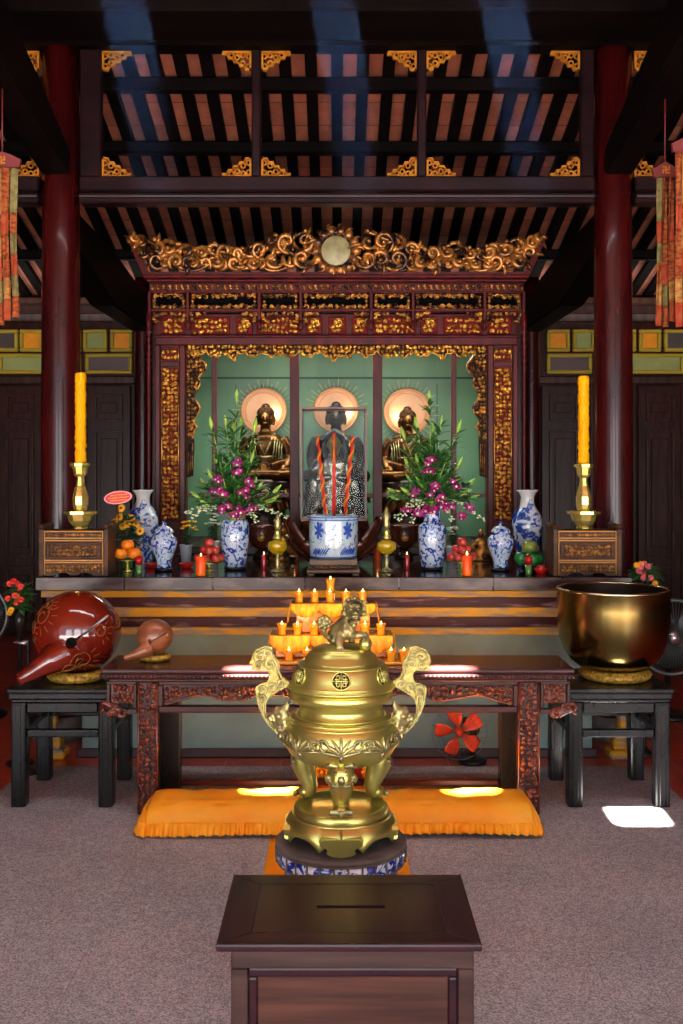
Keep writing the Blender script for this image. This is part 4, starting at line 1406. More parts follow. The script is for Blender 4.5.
# closed ends with soft gathers
for s in (0, 1):
    xe = CUX0 + 0.03 if not s else CUX1 - 0.03
    def end(u, v, xe=xe, s=s):
        x, y, z = cush_sec(0.0 if not s else 1.0, 0.02 + 0.96 * u)
        f = v
        yc, zc = (cy0 + cy1) / 2, 0.012
        out = 0.028 * sin(min(1, (1 - f) * 1.6) * pi / 2) * (1 + 0.35 * sin(u * 40))
        return (x + (out if s else -out) * (1 if f < 1 else 0), y + (yc - y) * (1 - (1 - f)) * 0.0 + 0, z * (1 - 0.0) - (z - zc) * (1 - f) if f < 1 else z)
    g = MB().grid(end, 60, 6, 0.0035)
    if s: g.f = [tuple(reversed(f)) for f in g.f]
    mb.add(g.v, g.f)
mb.build('cover', M['orange_cloth'], cush)
MB().box(CUX0 + 0.045, CUX1 - 0.045, cy0 + 0.02, cy1 - 0.012, 0.0, ch - 0.03, 0.02, 2).build('bench', M['stand_wood'], cush) if False else None
bm_ = MB().box(CUX0 + 0.05, CUX1 - 0.05, cy0 + 0.03, cy1 - 0.03, 0.0095, ch - 0.035, 0.01, 2)
bm_.build('bench', M['stand_wood'], cush)
# pleated frill along the hem
def frill(u, v):
    L = CUX1 - CUX0
    tot = L + 2 * 0.2
    s = u * tot
    ph = s * 2 * pi / 0.043 + 1.7 * sin(s * 7.3) + 1.1 * sin(s * 17.0 + 1)
    pl = (0.010 + 0.005 * sin(s * 9.1)) * sin(ph) + 0.004 * sin(s * 2 * pi / 0.019 + 1.3)
    hang = 0.5 + 0.5 * sin(s * 5.1) * sin(s * 2.3 + 1)
    z = 0.060 - v * (0.036 + 0.014 * hang) + 0.005 * sin(ph + 0.6) * v
    outw = 0.0 + 0.03 * v + pl * (0.2 + 0.8 * v)
    if s < 0.2:
        return (CUX0 + 0.012 - outw * 0.8, cy0 + 0.2 - s, z + 0.0065)
    if s > tot - 0.2:
        return (CUX1 - 0.012 + outw * 0.8, cy0 + (s - (tot - 0.2)), z + 0.0065)
    return (CUX0 + (s - 0.2), cy0 - outw, z + 0.0065)
MB().grid(frill, 620, 6, 0.003).build('frill', M['orange_cloth'], cush)

# ------------------------------------------------------------------ brass censer on a ceramic stool
CY = 3.5
cx0 = WX(341, CY)
q3 = lambda r: r * S(CY)
z3 = lambda py: WZ(py, CY)
STZ = z3(838)
cst = thing('ceramic_stool', 'blue and white ceramic drum stool with grey stone top under the censer', 'stool', (cx0, CY, 0.016))
b0 = 0.0165
MB().lathe([(0.15, b0), (0.165, 0.02), (0.17, 0.05), (0.19, 0.12), (0.2, 0.18), (0.19, 0.24), (0.17, 0.275), (0.165, 0.285)], cx0, CY, 0, 48).build('drum', M['china5'], cst)
MB().lathe([(0.165, 0.286), (0.208, 0.29), (0.214, 0.296), (0.216, 0.318), (0.213, 0.335), (0.2, 0.338)], cx0, CY, 0, 64).build('tile_band', M['china5'], cst)
MB().lathe([(0.19, 0.339), (0.214, 0.340), (0.218, 0.346), (0.217, 0.353), (0.208, STZ - 0.001), (0.0, STZ)], cx0, CY, 0, 64).build('stone_top', M['stone'], cst)
mb = MB()
for i in range(30):
    a = 2 * pi * i / 30
    mb.tube([(cx0 + 0.2165 * cos(a), CY + 0.2165 * sin(a), 0.294), (cx0 + 0.2165 * cos(a), CY + 0.2165 * sin(a), 0.335)], 0.0032, 6)
mb.torus((cx0, CY, 0.337), 0.214, 0.004, 64, 6)
mb.torus((cx0, CY, 0.292), 0.212, 0.004, 64, 6)
mb.build('tile_joint', M['stone'], cst)

cen = thing('incense_censer', 'large brass tripod censer with lion lid standing on the blue ceramic stool', 'censer', (cx0, CY, STZ))
zb0 = STZ + 0.001
# plinth: disc, flared lobed skirt, cloud feet
PT = z3(803)                     # plinth top
def skirt_wob(a, z): return 1.0
pl = MB().lathe([(q3(46), PT - 0.055), (q3(47), PT - 0.02), (q3(46.5), PT - 0.006), (q3(45), PT), (q3(42), PT), (q3(41), PT - 0.004), (0.0, PT - 0.004)], cx0, CY, 0, 64, close=False).build('plinth', M['brass'], cen)
nl = 8
def skirt(u, v):
    a = 2 * pi * u - pi / 2
    t = (u * nl + 0.5) % 1.0
    lob = abs(sin(pi * t))                       # 0 at points, 1 mid lobe
    drop = 0.044 + 0.034 * (1 - lob) ** 1.5
    r = q3(47) + q3(6.5) * sin(v * pi * 0.62)
    return (cx0 + r * cos(a), CY + r * sin(a), PT - 0.028 - v * drop)
MB().grid(skirt, 128, 10, 0.006).build('skirt', M['brass'], pl)
MB().torus((cx0, CY, PT - 0.03), q3(48.5), 0.006, 64, 8).build('bead_ring', M['brass'], pl)
for k in range(4):
    a = -pi / 2 + k * pi / 2
    o2 = [(-19, 0.062), (19, 0.062), (21, 0.05), (20, 0.036), (15, 0.03), (13, 0.022), (14, 0.012), (9, 0.004), (0, 0.0), (-9, 0.004), (-14, 0.012), (-13, 0.022), (-15, 0.03), (-20, 0.036), (-21, 0.05)]
    mb = MB().prism([(q3(x), zb0 + z) for x, z in reversed(o2)], -0.012, 0.012, 0.004)
    rot = Matrix.Rotation(a + pi / 2, 3, 'Z')
    mb.v = [tuple(rot @ Vector((v[0], v[1] - q3(52.5), v[2])) + Vector((cx0, CY, 0))) for v in mb.v]
    mb.build('cloud_foot', M['brass'], pl)
# vessel
zv = lambda py: z3(py)
prof_px = [(24, 762), (34, 760), (44, 756), (52, 749.5), (56.5, 742), (58, 734), (56.5, 726), (53, 719.5), (50.5, 717), (50.5, 715.5), (47, 714.5), (44, 713), (42, 711), (41.4, 706), (42, 701), (46, 699), (50, 698), (51.6, 696), (51.6, 690), (50.5, 688), (46, 687)]
prof = [(q3(r), zv(y)) for r, y in prof_px]
MB().lathe([(0.0, prof[0][1])] + prof + [(0.0, prof[-1][1])], cx0, CY, 0, 72).build('vessel', M['brass'], cen)
mb = MB()
for r, y in ((53.2, 719.8), (51.2, 716.2), (44.6, 713.4)):
    mb.torus((cx0, CY, zv(y)), q3(r), 0.004, 72, 6)
mb.build('shoulder_ring', M['brass'], cen)
def vr(z):
    for i in range(len(prof) - 1):
        z0, z1 = prof[i][1], prof[i + 1][1]
        if min(z0, z1) <= z <= max(z0, z1) and abs(z1 - z0) > 1e-9:
            t = (z - z0) / (z1 - z0)
            return prof[i][0] + t * (prof[i + 1][0] - prof[i][0])
    return prof[5][0]
def on(a, z, out=0.0):
    r = vr(z) + out
    return (cx0 + r * cos(a), CY + r * sin(a), z)
# acanthus relief round the belly
mb = MB()
for k in range(8):
    a = -pi / 2 + k * pi / 4
    zc = zv(736)
    big = k % 2 == 0
    for j in range(-3, 4):
        d = j * 0.14
        L = (0.055 - 0.008 * abs(j)) * (1.15 if big else 0.95)
        pts = [on(a + d * 0.25 * t + d * (0.9 * t * t), (zc - 0.02) + L * t * (1.0 if abs(j) < 3 else 0.55), 0.002) for t in (0, 0.25, 0.5, 0.75, 1.0)]
        mb.tube(pts, [0.003, 0.0055, 0.0065, 0.006, 0.0025], 7)
        if abs(j) >= 2:
            e = pts[-1]
            mb.ball(e, 0.006, 8, 6)
    mb.tube([on(a, zc - 0.015, 0.002), on(a, zc - 0.03, 0.003), on(a, zc - 0.043, 0.001)], [0.007, 0.008, 0.002], 7)
    for s in (-1, 1):
        pts = []
        for i in range(12):
            t = i / 11
            ang = t * 2 * pi * 1.1
            rr = 0.026 * (1 - 0.75 * t)
            pts.append(on(a + s * (0.3 + rr * cos(ang) / 0.19), zc + 0.012 + rr * sin(ang) * 0.9, 0.002))
        mb.tube(pts, 0.0042, 6)
mb.build('leaf_relief', M['brass_old'], cen)
# lid
lp = [(54, 686.5), (54.5, 685), (53, 683.5), (50.5, 682.6), (49, 680), (47.6, 674), (46, 668), (44, 664), (42.6, 662.4), (38, 661.2), (36.8, 660), (35.6, 657), (32, 652.5), (28.5, 649.5), (27.5, 648), (21, 645.6), (10, 644.6), (0, 644.4)]
lid = MB().lathe([(0.0, zv(686.5))] + [(q3(r), zv(y) + 0.001) for r, y in lp], cx0, CY, 0, 72).build('lid', M['brass'], cen)
mb = MB()
for r, y in ((49.4, 681.5), (43.2, 663.0), (28.8, 649.6)):
    mb.torus((cx0, CY, zv(y)), q3(r), 0.0035, 72, 6)
mb.build('lid_ring', M['brass'], lid)
def lr(z):
    P = [(q3(r), zv(y)) for r, y in lp]
    for i in range(len(P) - 1):
        if P[i][1] <= z <= P[i + 1][1]:
            t = (z - P[i][1]) / max(1e-9, P[i + 1][1] - P[i][1])
            return P[i][0] + t * (P[i + 1][0] - P[i][0])
    return P[0][0]
zmid = zv(671.5)
for k in range(5):
    a = -pi / 2 + k * 2 * pi / 5 * 0.82 if k < 2 else (-pi / 2 - (k - 1) * 0.82 * 2 * pi / 5 if k < 4 else pi / 2)
    R0 = 0.029
    rm = lr(zmid)
    def lon(u, w, out):
        zz = zmid + w * 0.93
        r = lr(zz) + out
        aa = a + u / rm
        return (cx0 + r * cos(aa), CY + r * sin(aa), zz)
    vs = [lon(0, 0, 0.0015)]
    fs = []
    for j in range(28):
        t = 2 * pi * j / 28
        vs.append(lon(R0 * 0.5 * cos(t), R0 * 0.5 * sin(t), 0.0015))
    for j in range(28):
        t = 2 * pi * j / 28
        vs.append(lon(R0 * cos(t), R0 * sin(t), 0.0012))
    for j in range(28):
        fs.append((0, 1 + j, 1 + (j + 1) % 28))
        fs.append((1 + j, 29 + j, 29 + (j + 1) % 28, 1 + (j + 1) % 28))
    vent = MB().add(vs, fs).build('lid_vent', M['soot_and_hole_shade'], lid)  # black disc paints the dark of an open vent hole
    mb = MB()
    seg = lambda u0, w0, u1, w1: mb.tube([lon(u0 + (u1 - u0) * t, w0 + (w1 - w0) * t, 0.0025) for t in (0, 0.25, 0.5, 0.75, 1)], 0.0021, 6)
    g = R0
    for w in (-0.6, -0.2, 0.2, 0.6):
        half = 0.75 if abs(w) < 0.4 else 0.5
        seg(-g * half, g * w, -g * 0.18, g * w); seg(g * 0.18, g * w, g * half, g * w)
    seg(0, -g * 0.95, 0, g * 0.95)
    seg(-g * 0.95, 0, g * 0.95, 0)
    for s in (-1, 1):
        seg(s * g * 0.5, -g * 0.6, s * g * 0.5, g * 0.6)
        seg(s * g * 0.18, g * 0.2, s * g * 0.18, g * 0.6); seg(s * g * 0.18, -g * 0.6, s * g * 0.18, -g * 0.2)
    mb.tube([lon(R0 * cos(2 * pi * j / 28), R0 * sin(2 * pi * j / 28), 0.002) for j in range(28)], 0.0026, 6, closed=True)
    mb.build('fret', M['brass'], vent)
# beast-faced legs
for a in (-pi / 2, radians(28), radians(152)):
    ca, sa = cos(a), sin(a)
    Q = lambda r, z: (cx0 + r * ca, CY + r * sa, z)
    zt_ = zv(752)
    zf = PT + 0.001
    mb = MB()
    hgt = zt_ - zf
    mb.tube([Q(0.125, zf + hgt * 1.0), Q(0.142, zf + hgt * 0.82), Q(0.142, zf + hgt * 0.6), Q(0.128, zf + hgt * 0.4), Q(0.118, zf + hgt * 0.24), Q(0.122, zf + hgt * 0.12), Q(0.132, zf + 0.022)],
            [0.036, 0.044, 0.040, 0.032, 0.027, 0.025, 0.027], 16)
    mb.ball(Q(0.134, zf + 0.021), (0.028, 0.028, 0.021), 14, 10)
    leg = mb.build('leg', M['brass'], cen)
    mb = MB()
    ta, tb = -sa, ca
    def F3(r, tng, z): return (cx0 + r * ca + tng * ta, CY + r * sa + tng * tb, z)
    zz = zf + hgt * 0.76
    mb.ball(F3(0.182, 0, zz), (0.013, 0.011, 0.016), 10, 8)
    for s in (-1, 1):
        mb.ball(F3(0.176, s * 0.017, zz + 0.02), 0.008, 10, 8)
        mb.tube([F3(0.172, s * 0.01, zz + 0.04), F3(0.17, s * 0.035, zz + 0.046), F3(0.16, s * 0.05, zz + 0.036)], [0.007, 0.009, 0.004], 8)
        mb.tube([F3(0.178, s * 0.006, zz - 0.022), F3(0.172, s * 0.026, zz - 0.02), F3(0.16, s * 0.038, zz - 0.002)], [0.006, 0.008, 0.004], 8)
        mb.tube([F3(0.166, s * 0.036, zz + 0.01), F3(0.158, s * 0.046, zz + 0.0), F3(0.152, s * 0.044, zz - 0.018)], [0.009, 0.01, 0.004], 8)
        for q in range(3):
            mb.ball(F3(0.158, s * (0.014 + q * 0.009), zf + 0.018), (0.008, 0.008, 0.012), 8, 6)
        for q in range(4):
            scroll_z = zz + 0.055 + 0.004 * q
            mb.ball(F3(0.15 - 0.004 * q, s * (0.008 + 0.016 * q), scroll_z), (0.012, 0.012, 0.01), 8, 6)
    mb.ball(F3(0.16, 0, zf + 0.016), (0.01, 0.01, 0.013), 8, 6)
    for q in range(3):
        mb.ball(F3(0.164 - 0.006 * q, 0, zz - 0.03 - 0.014 * q), (0.009, 0.011 - 0.002 * q, 0.006), 8, 6)
    melt(mb.build('beast_mask', M['brass_old'], leg), 0.0034, 1)
# flat cut-out handles
ho = [(150, 110), (200, 88), (240, 95), (246, 130), (262, 158), (280, 180), (283, 205), (280, 230), (298, 268), (336, 292), (332, 318), (305, 330), (278, 344), (250, 362), (225, 378), (212, 398), (205, 425), (205, 468), (216, 496), (240, 528), (262, 560), (300, 585), (286, 604), (255, 575), (225, 545), (195, 508), (180, 475), (165, 440), (155, 400), (148, 360), (145, 330), (150, 318), (178, 303), (205, 297), (218, 285), (224, 262), (220, 240), (206, 226), (172, 230), (120, 222), (132, 200), (122, 180), (128, 145)]
for s in (0, 1):
    o2 = [(230 + x / 5.69, 630 + y / 5.69) for x, y in ho]
    if s: o2 = [(2 * 341 - x, y) for x, y in reversed(o2)]
    hd = MB().prism([(WX(x, CY), z3(y)) for x, y in reversed(o2)], CY - 0.014, CY + 0.014, 0.004).build('handle', M['brass_pale'], cen)
    mb = MB()
    hx = lambda zx: WX(230 + zx / 5.69, CY) if not s else WX(2 * 341 - (230 + zx / 5.69), CY)
    hz = lambda zy: z3(630 + zy / 5.69)
    d = 1 if not s else -1
    yf = CY - 0.0145
    sc1 = 1 / 5.69 * S(CY)
    for zx, zy, r, tn in ((175, 150, 38, 1.4), (215, 130, 26, 1.2), (170, 195, 26, 1.2), (230, 190, 28, 1.2), (185, 335, 30, 1.4), (240, 320, 30, 1.3), (290, 300, 24, 1.2), (185, 380, 24, 1.2)):
        scroll(mb, hx(zx), hz(zy), yf, r * sc1, 0.0035, tn, 0.7 * zx, d, 14, 0.3, 6)
    inner = [(150, 122), (196, 102), (232, 108), (238, 138), (268, 186), (270, 235), (290, 280)]
    mb.tube([(hx(x), yf, hz(y)) for x, y in inner], 0.003, 6)
    inner = [(168, 350), (172, 400), (182, 445), (198, 485), (222, 520), (250, 555)]
    mb.tube([(hx(x), yf, hz(y)) for x, y in inner], 0.003, 6)
    inner = [(190, 390), (192, 430), (194, 465), (206, 495)]
    mb.tube([(hx(x), yf, hz(y)) for x, y in inner], 0.003, 6)
    mb.build('cloud_relief', M['brass_old'], hd)
    # dragon head that joins the handle to the shoulder
    mb = MB()
    L_ = lambda zx, zy, dy: (hx(zx), CY + dy, hz(zy))
    mb.tube([L_(330, 470, 0), L_(300, 500, 0), L_(268, 520, 0), L_(245, 520, 0)], [0.03, 0.03, 0.024, 0.016], 12)
    mb.tube([L_(318, 420, -0.01), L_(300, 450, -0.012), L_(290, 480, -0.01)], [0.006, 0.016, 0.02], 10)
    mb.tube([L_(325, 390, -0.012), L_(330, 420, -0.012), L_(318, 455, -0.01)], [0.003, 0.008, 0.012], 8)
    mb.ball(L_(280, 480, -0.024), 0.012, 10, 8)
    mb.tube([L_(270, 425, -0.012), L_(262, 455, -0.014), L_(275, 480, -0.02)], [0.004, 0.012, 0.012], 8)
    mb.tube([L_(240, 470, -0.01), L_(228, 490, -0.012), L_(240, 512, -0.012)], [0.004, 0.01, 0.012], 8)
    for q, (zx, zy) in enumerate(((320, 520), (312, 550), (300, 575), (290, 598), (300, 540), (285, 560))):
        mb.ball(L_(zx, zy, -0.008 - 0.003 * (q % 2)), (0.014, 0.016, 0.012), 9, 7)
    mb.tube([L_(300, 500, -0.02), L_(318, 530, -0.022), L_(305, 570, -0.02), L_(292, 606, -0.014)], [0.008, 0.01, 0.009, 0.004], 8)
    melt(mb.build('dragon_head', M['brass_old'], hd), 0.0042, 2)
# guardian lion on the lid, paw on a ball
lx = lambda zx: WX(300 + zx / 8.54, CY)
lz = lambda zy: z3(595 + zy / 8.54)
u8 = S(CY) / 8.54
mb = MB()
LP = lambda zx, zy, dy: (lx(zx), CY + dy, lz(zy))
mb.tube([LP(300, 375, 0.045), LP(330, 320, 0.03), LP(385, 255, 0.005), LP(440, 205, -0.015)], [74 * u8, 80 * u8, 74 * u8, 66 * u8], 16)
mb.ball(LP(290, 385, 0.03), (58 * u8, 0.045, 52 * u8), 16, 12)
mb.ball(LP(398, 296, -0.012), (74 * u8, 0.046, 84 * u8), 16, 12)
mb.ball(LP(460, 122, -0.025), (78 * u8, 0.042, 82 * u8), 18, 14)       # head
mb.ball(LP(470, 135, -0.058), (54 * u8, 0.034, 36 * u8), 14, 10)       # muzzle
mb.ball(LP(470, 118, -0.093), (24 * u8, 0.010, 16 * u8), 10, 8)        # nose
mb.ball(LP(472, 196, -0.05), (44 * u8, 0.028, 28 * u8), 12, 10)         # open jaw
mb.tube([LP(440, 205, -0.045), LP(462, 245, -0.05), LP(450, 285, -0.045)], [34 * u8, 26 * u8, 10 * u8], 10)   # beard
for s in (-1, 1):
    mb.ball(LP(462 + s * 30, 92, -0.066), 16 * u8, 10, 8)
    mb.tube([LP(462 + s * 12, 72, -0.064), LP(462 + s * 34, 66, -0.062), LP(462 + s * 58, 84, -0.05)], 11 * u8, 8)
    mb.tube([LP(460 + s * 62, 120, -0.01), LP(460 + s * 92, 140, -0.004), LP(460 + s * 102, 185, 0.0)], [22 * u8, 20 * u8, 5 * u8], 10)
mb.tube([LP(352, 320, -0.03), LP(335, 390, -0.055), LP(345, 430, -0.066)], [50 * u8, 40 * u8, 30 * u8], 12)     # near foreleg
mb.tube([LP(425, 320, -0.035), LP(490, 322, -0.055), LP(555, 318, -0.05), LP(568, 345, -0.05)], [40 * u8, 34 * u8, 30 * u8, 26 * u8], 12)   # raised foreleg
for q in range(4):
    mb.ball(LP(310 + q * 32, 438, -0.072 + 0.006 * abs(q - 1.5)), (15 * u8, 0.012, 13 * u8), 10, 8)
    mb.ball(LP(535 + q * 16, 352, -0.068 + 0.004 * q), (9 * u8, 0.009, 20 * u8), 8, 6)
mb.tube([LP(420, 340, 0.05), LP(440, 400, 0.06), LP(450, 435, 0.05)], [42 * u8, 32 * u8, 26 * u8], 12)
mb.tube([LP(260, 380, 0.02), LP(215, 350, 0.01), LP(205, 300, 0.0), LP(205, 260, 0.0)], [24 * u8, 22 * u8, 24 * u8, 26 * u8], 10)
lion = melt(mb.build('lion_finial', M['brass_old'], lid), 0.0028, 1)
mb = MB()
for s in (-1, 1):
    mb.ball(LP(462 + s * 30, 96, -0.078), 14 * u8, 12, 8)
    mb.tube([LP(462 + s * 8, 78, -0.08), LP(462 + s * 34, 68, -0.078), LP(462 + s * 62, 86, -0.064)], [7 * u8, 10 * u8, 5 * u8], 8)
    mb.tube([LP(470, 142, -0.098), LP(470 + s * 26, 152, -0.094), LP(470 + s * 52, 146, -0.078)], [9 * u8, 10 * u8, 6 * u8], 8)
    mb.ball(LP(470 + s * 12, 120, -0.1), 9 * u8, 10, 6)
    mb.tube([LP(474 + s * 4, 206, -0.082), LP(474 + s * 26, 196, -0.078), LP(474 + s * 44, 176, -0.066)], [9 * u8, 9 * u8, 5 * u8], 8)
mb.build('face_detail', M['brass_old'], lion)
mb = MB()
for i in range(5):
    for j in range(9):
        a = 2 * pi * j / 9 + 0.3 * i
        rr = (84 - 8 * i) * u8
        mb.ball((lx(455) + rr * cos(a), CY - 0.014 + 0.012 * i, lz(112) + rr * sin(a) * 1.05), 19 * u8, 9, 7)
for s_ in (-1, 1):
    for q in range(3):
        scroll(mb, lx(470 + s_ * 84), lz(60 + 46 * q), CY - 0.028 + 0.006 * q, 17 * u8, 0.0036, 1.2, q, s_, 10, 0.3, 6)
for j in range(4):
    scroll(mb, lx(425 + 24 * j), lz(70 - 6 * (1.5 - abs(j - 1.5))), CY - 0.06, 12 * u8, 0.003, 1.2, j, 1 if j > 1 else -1, 10, 0.3, 6)
mb.build('mane', M['brass_old'], lion)
mb = MB()
for j in range(22):
    a, e = j * 2.4, -1 + 2 * (j + 0.5) / 22
    c_ = sqrt(max(0, 1 - e * e))
    mb.ball((lx(208) + 48 * u8 * c_ * cos(a), CY + 44 * u8 * c_ * sin(a), lz(235) + 50 * u8 * e), 20 * u8, 8, 6)
mb.ball((lx(208), CY, lz(235)), 50 * u8, 14, 10)
mb.build('tail_tuft', M['brass_old'], lion)
MB().ball((lx(555), CY - 0.042, lz(398)), (56 * u8, 56 * u8, 58 * u8), 28, 20).build('ball', M['brass'], lion)

# ------------------------------------------------------------------ donation box
DY0, DY1 = 2.372, 2.78
dx0, dx1 = WX(215.5, DY0), WX(482.5, DY0)
DZ = 0.517
don = thing('donation_box', 'dark rosewood donation box with a slot in its framed lid', 'box', ((dx0 + dx1) / 2, 2.58, 0.008))
cut = MB().box(WX(317, 2.57), WX(385, 2.57), 2.566, 2.582, DZ - 0.02, DZ + 0.05).build('cutter', M['slot'])
mb = MB().box(dx0, dx1, DY0, DY1, DZ - 0.02, DZ, 0.006, 2)
lid_ = carve(mb.build('lid', M['box_wood'], don), cut) if False else None
mb = MB().box(dx0, dx1, DY0, DY1, DZ - 0.0185, DZ, 0.006, 2)
lid_ = mb.build('lid', M['box_wood'], don)
bo = lid_.modifiers.new('b', 'BOOLEAN'); bo.operation = 'DIFFERENCE'; bo.solver = 'EXACT'; bo.object = cut
apply_mods(lid_)
if len(lid_.data.materials) == 0: lid_.data.materials.append(M['box_wood'])
me_ = cut.data; bpy.data.objects.remove(cut); bpy.data.meshes.remove(me_)
MB().box(WX(312, 2.57), WX(390, 2.57), 2.55, 2.60, DZ - 0.04, DZ - 0.0195).build('slot_box', M['slot'], lid_)
mb = MB()
i = 0.075
for (a, b_, c, d_) in ((dx0 + i, dx1 - i, DY0 + i * 0.8, DY0 + i * 0.8 + 0.002), (dx0 + i, dx1 - i, DY1 - i * 0.9, DY1 - i * 0.9 + 0.002),
                       (dx0 + i, dx0 + i + 0.002, DY0 + i * 0.8, DY1 - i * 0.9), (dx1 - i - 0.002, dx1 - i, DY0 + i * 0.8, DY1 - i * 0.9)):
    mb.box(a, b_, c, d_, DZ - 0.001, DZ + 0.0006)
for (x, y, x2, y2) in ((dx0, DY0, dx0 + i, DY0 + i * 0.8), (dx1, DY0, dx1 - i, DY0 + i * 0.8), (dx0, DY1, dx0 + i, DY1 - i * 0.9), (dx1, DY1, dx1 - i, DY1 - i * 0.9)):
    mb.tube([(x, y, DZ), (x2, y2, DZ)], 0.0011, 4)
mb.build('lid_joint', M['slot'], lid_)
bx0, bx1, by0, by1 = WX(231, 2.40), WX(474, 2.40), 2.40, 2.75
MB().box(bx0 + 0.012, bx1 - 0.012, by0 + 0.022, by1, 0.0085, DZ - 0.042, 0.004).build('carcass', M['box_side'], don)
fx0, fx1 = WX(248, 2.40), WX(458, 2.40)
zt0 = WZ(969, 2.40)
mb = MB().box(bx0, bx1, by0, by0 + 0.021, zt0, DZ - 0.0192, 0.003).box(bx0, fx0, by0, by0 + 0.021, 0.0085, zt0, 0.003).box(fx1, bx1, by0, by0 + 0.021, 0.0085, zt0, 0.003)
mb.box(fx0, fx1, by0, by0 + 0.021, 0.0085, 0.07, 0.003)
face = mb.build('face_frame', M['box_side'], don)
mb = MB()
for (a, b_, c, d_) in ((fx0, fx1, zt0 - 0.022, zt0), (fx0, fx1, 0.07, 0.09)):
    mb.box(a + 0.001, b_ - 0.001, by0 + 0.006, by0 + 0.02, c, d_, 0.006, 2)
for (a, b_) in ((fx0 + 0.001, fx0 + 0.02), (fx1 - 0.02, fx1 - 0.001)):
    mb.box(a, b_, by0 + 0.006, by0 + 0.02, 0.09, zt0 - 0.022, 0.006, 2)
mb.build('panel_moulding', M['box_wood'], face)
MB().box(fx0 + 0.02, fx1 - 0.02, by0 + 0.012, by0 + 0.021, 0.09, zt0 - 0.022, 0.003).build('panel', M['box_panel'], face)
# ------------------------------------------------------------------ things standing on the altar
pr5 = random.Random(5)
def P_(px, py, Y): return (WX(px, Y), Y, WZ(py, Y))
E = 0.0012                                   # hair's breadth over the surface things stand on
AZ = AT + E
def prof5(Y, z0, pts):
    """pixel profile (radius, image y) to metres above z0, bottom first"""
    o = [(r * S(Y), WZ(y, Y) - z0) for r, y in pts]
    k = o[0][1]
    top = o[-1][1]
    return [(r, (z - k) / (top - k) * top if top > k else z) for r, z in o]   # foot sits on z0


def ginger_jar(px, Y, lab):
    x = WX(px, Y)
    t = thing('ginger_jar', lab, 'jar', (x, Y, AZ))
    s = S(Y)
    q = lambda l: [(r * s, AZ + z * s) for r, z in l]
    MB().lathe(q([(8.6, 0), (9.4, 0.6), (9.4, 2.2), (8.2, 3.0)]), x, Y, 0, 32).build('foot_stand', M['black_lac'], t)
    MB().lathe(q([(6.4, 3.1), (7.4, 3.6), (7.2, 6), (7.6, 10), (9.5, 16), (12.2, 23), (13.2, 28), (12.6, 32), (10.2, 35.2), (8.2, 36.5), (7.8, 37.6)]), x, Y, 0, 40).build('body', M['china2'], t)
    MB().lathe(q([(9.4, 37.8), (9.9, 38.4), (9.6, 39.6), (8.4, 41.6), (5.6, 43.8), (2.6, 45), (1.2, 45.4), (1.8, 46.4), (2.3, 47.6), (1.6, 48.8), (0.5, 50), (0, 50.6)]), x, Y, 0, 36).build('lid', M['china2'], t)
    return t
ginger_jar(164, 5.92, 'small lidded blue and white jar near the oranges')
ginger_jar(500.5, 5.92, 'small lidded blue and white jar near the green fruit')


def tall_vase(px, Y, lab):
    x = WX(px, Y)
    t = thing('tall_vase', lab, 'vase', (x, Y, AZ))
    s = S(Y)
    q = lambda l: [(r * s, AZ + z * s * 0.945) for r, z in l]
    body = MB().lathe(q([(9.5, 0), (10.2, 1), (10.5, 8), (12.5, 22), (14.6, 34), (15.4, 42), (14.6, 49), (11.5, 55), (7.8, 60)]), x, Y, 0, 44, close=False).build('body', M['china4'], t)
    MB().lathe(q([(7.8, 60), (6.6, 65), (6.6, 71), (8.2, 75), (10.6, 77.5), (10.9, 78.4), (9.8, 78.2), (6.0, 71), (5.8, 62)]), x, Y, 0, 44, close=False).build('neck', M['china_white'], t)
    mb = MB()
    for k in range(3):                       # painted-in-relief mountain on the neck and shoulder
        a = -pi / 2 + 0.25 + k * 2.1
        pts = []
        for (r, z) in q([(14.7, 49.2), (11.6, 55.2), (7.95, 60.3), (6.75, 65), (6.7, 69)]):
            pts.append((x + r * cos(a), Y + r * sin(a), z))
        mb.tube(pts, [5.2 * s, 5.5 * s, 4.2 * s, 2.6 * s, 0.8 * s], 10, flat=0.12)
    mb.build('painted_peak', M['china4'], t)
    return t
tall_vase(143, 6.32, 'tall blue vase with flared pale neck standing behind the yellow flowers')
tall_vase(527.5, 6.32, 'tall blue vase with flared pale neck standing behind the green fruit')

# ------------------------------------------------------------------ incense pot, its stand, incense sticks
POY = 5.79
x = WX(333.5, POY)
t = thing('pot_stand', 'low old brown wooden stand under the wide incense pot', 'stand', (x, POY, AZ))
w2, d2 = 26 * S(POY), 0.165
hz = WZ(557, POY) - AZ
MB().box(x - w2 * 0.9, x + w2 * 0.9, POY - d2 * 0.9, POY + d2 * 0.9, AZ + hz * 0.62, AZ + hz, 0.006, 2).build('top', M['stand_wood'], t)
mb = MB().box(x - w2 * 0.8, x + w2 * 0.8, POY - d2 * 0.8, POY + d2 * 0.8, AZ + hz * 0.4, AZ + hz * 0.62, 0.004)
for k in range(9):
    mb.ball((x - w2 * 0.7 + w2 * 1.4 * k / 8, POY - d2 * 0.8, AZ + hz * 0.51), (0.011, 0.006, 0.006), 8, 6)
mb.build('waist', M['stand_wood'], t)
MB().box(x - w2, x + w2, POY - d2, POY + d2, AZ + hz * 0.16, AZ + hz * 0.4, 0.008, 2).build('base', M['stand_wood'], t)
for sx in (-1, 1):
    for sy in (-1, 1):
        MB().box(x + sx * w2 * 0.84 - 0.018, x + sx * w2 * 0.84 + 0.018, POY + sy * d2 * 0.82 - 0.018, POY + sy * d2 * 0.82 + 0.018, AZ, AZ + hz * 0.16, 0.004).build('foot', M['stand_wood'], t)
POZ = AZ + hz + E
s_ = S(POY)
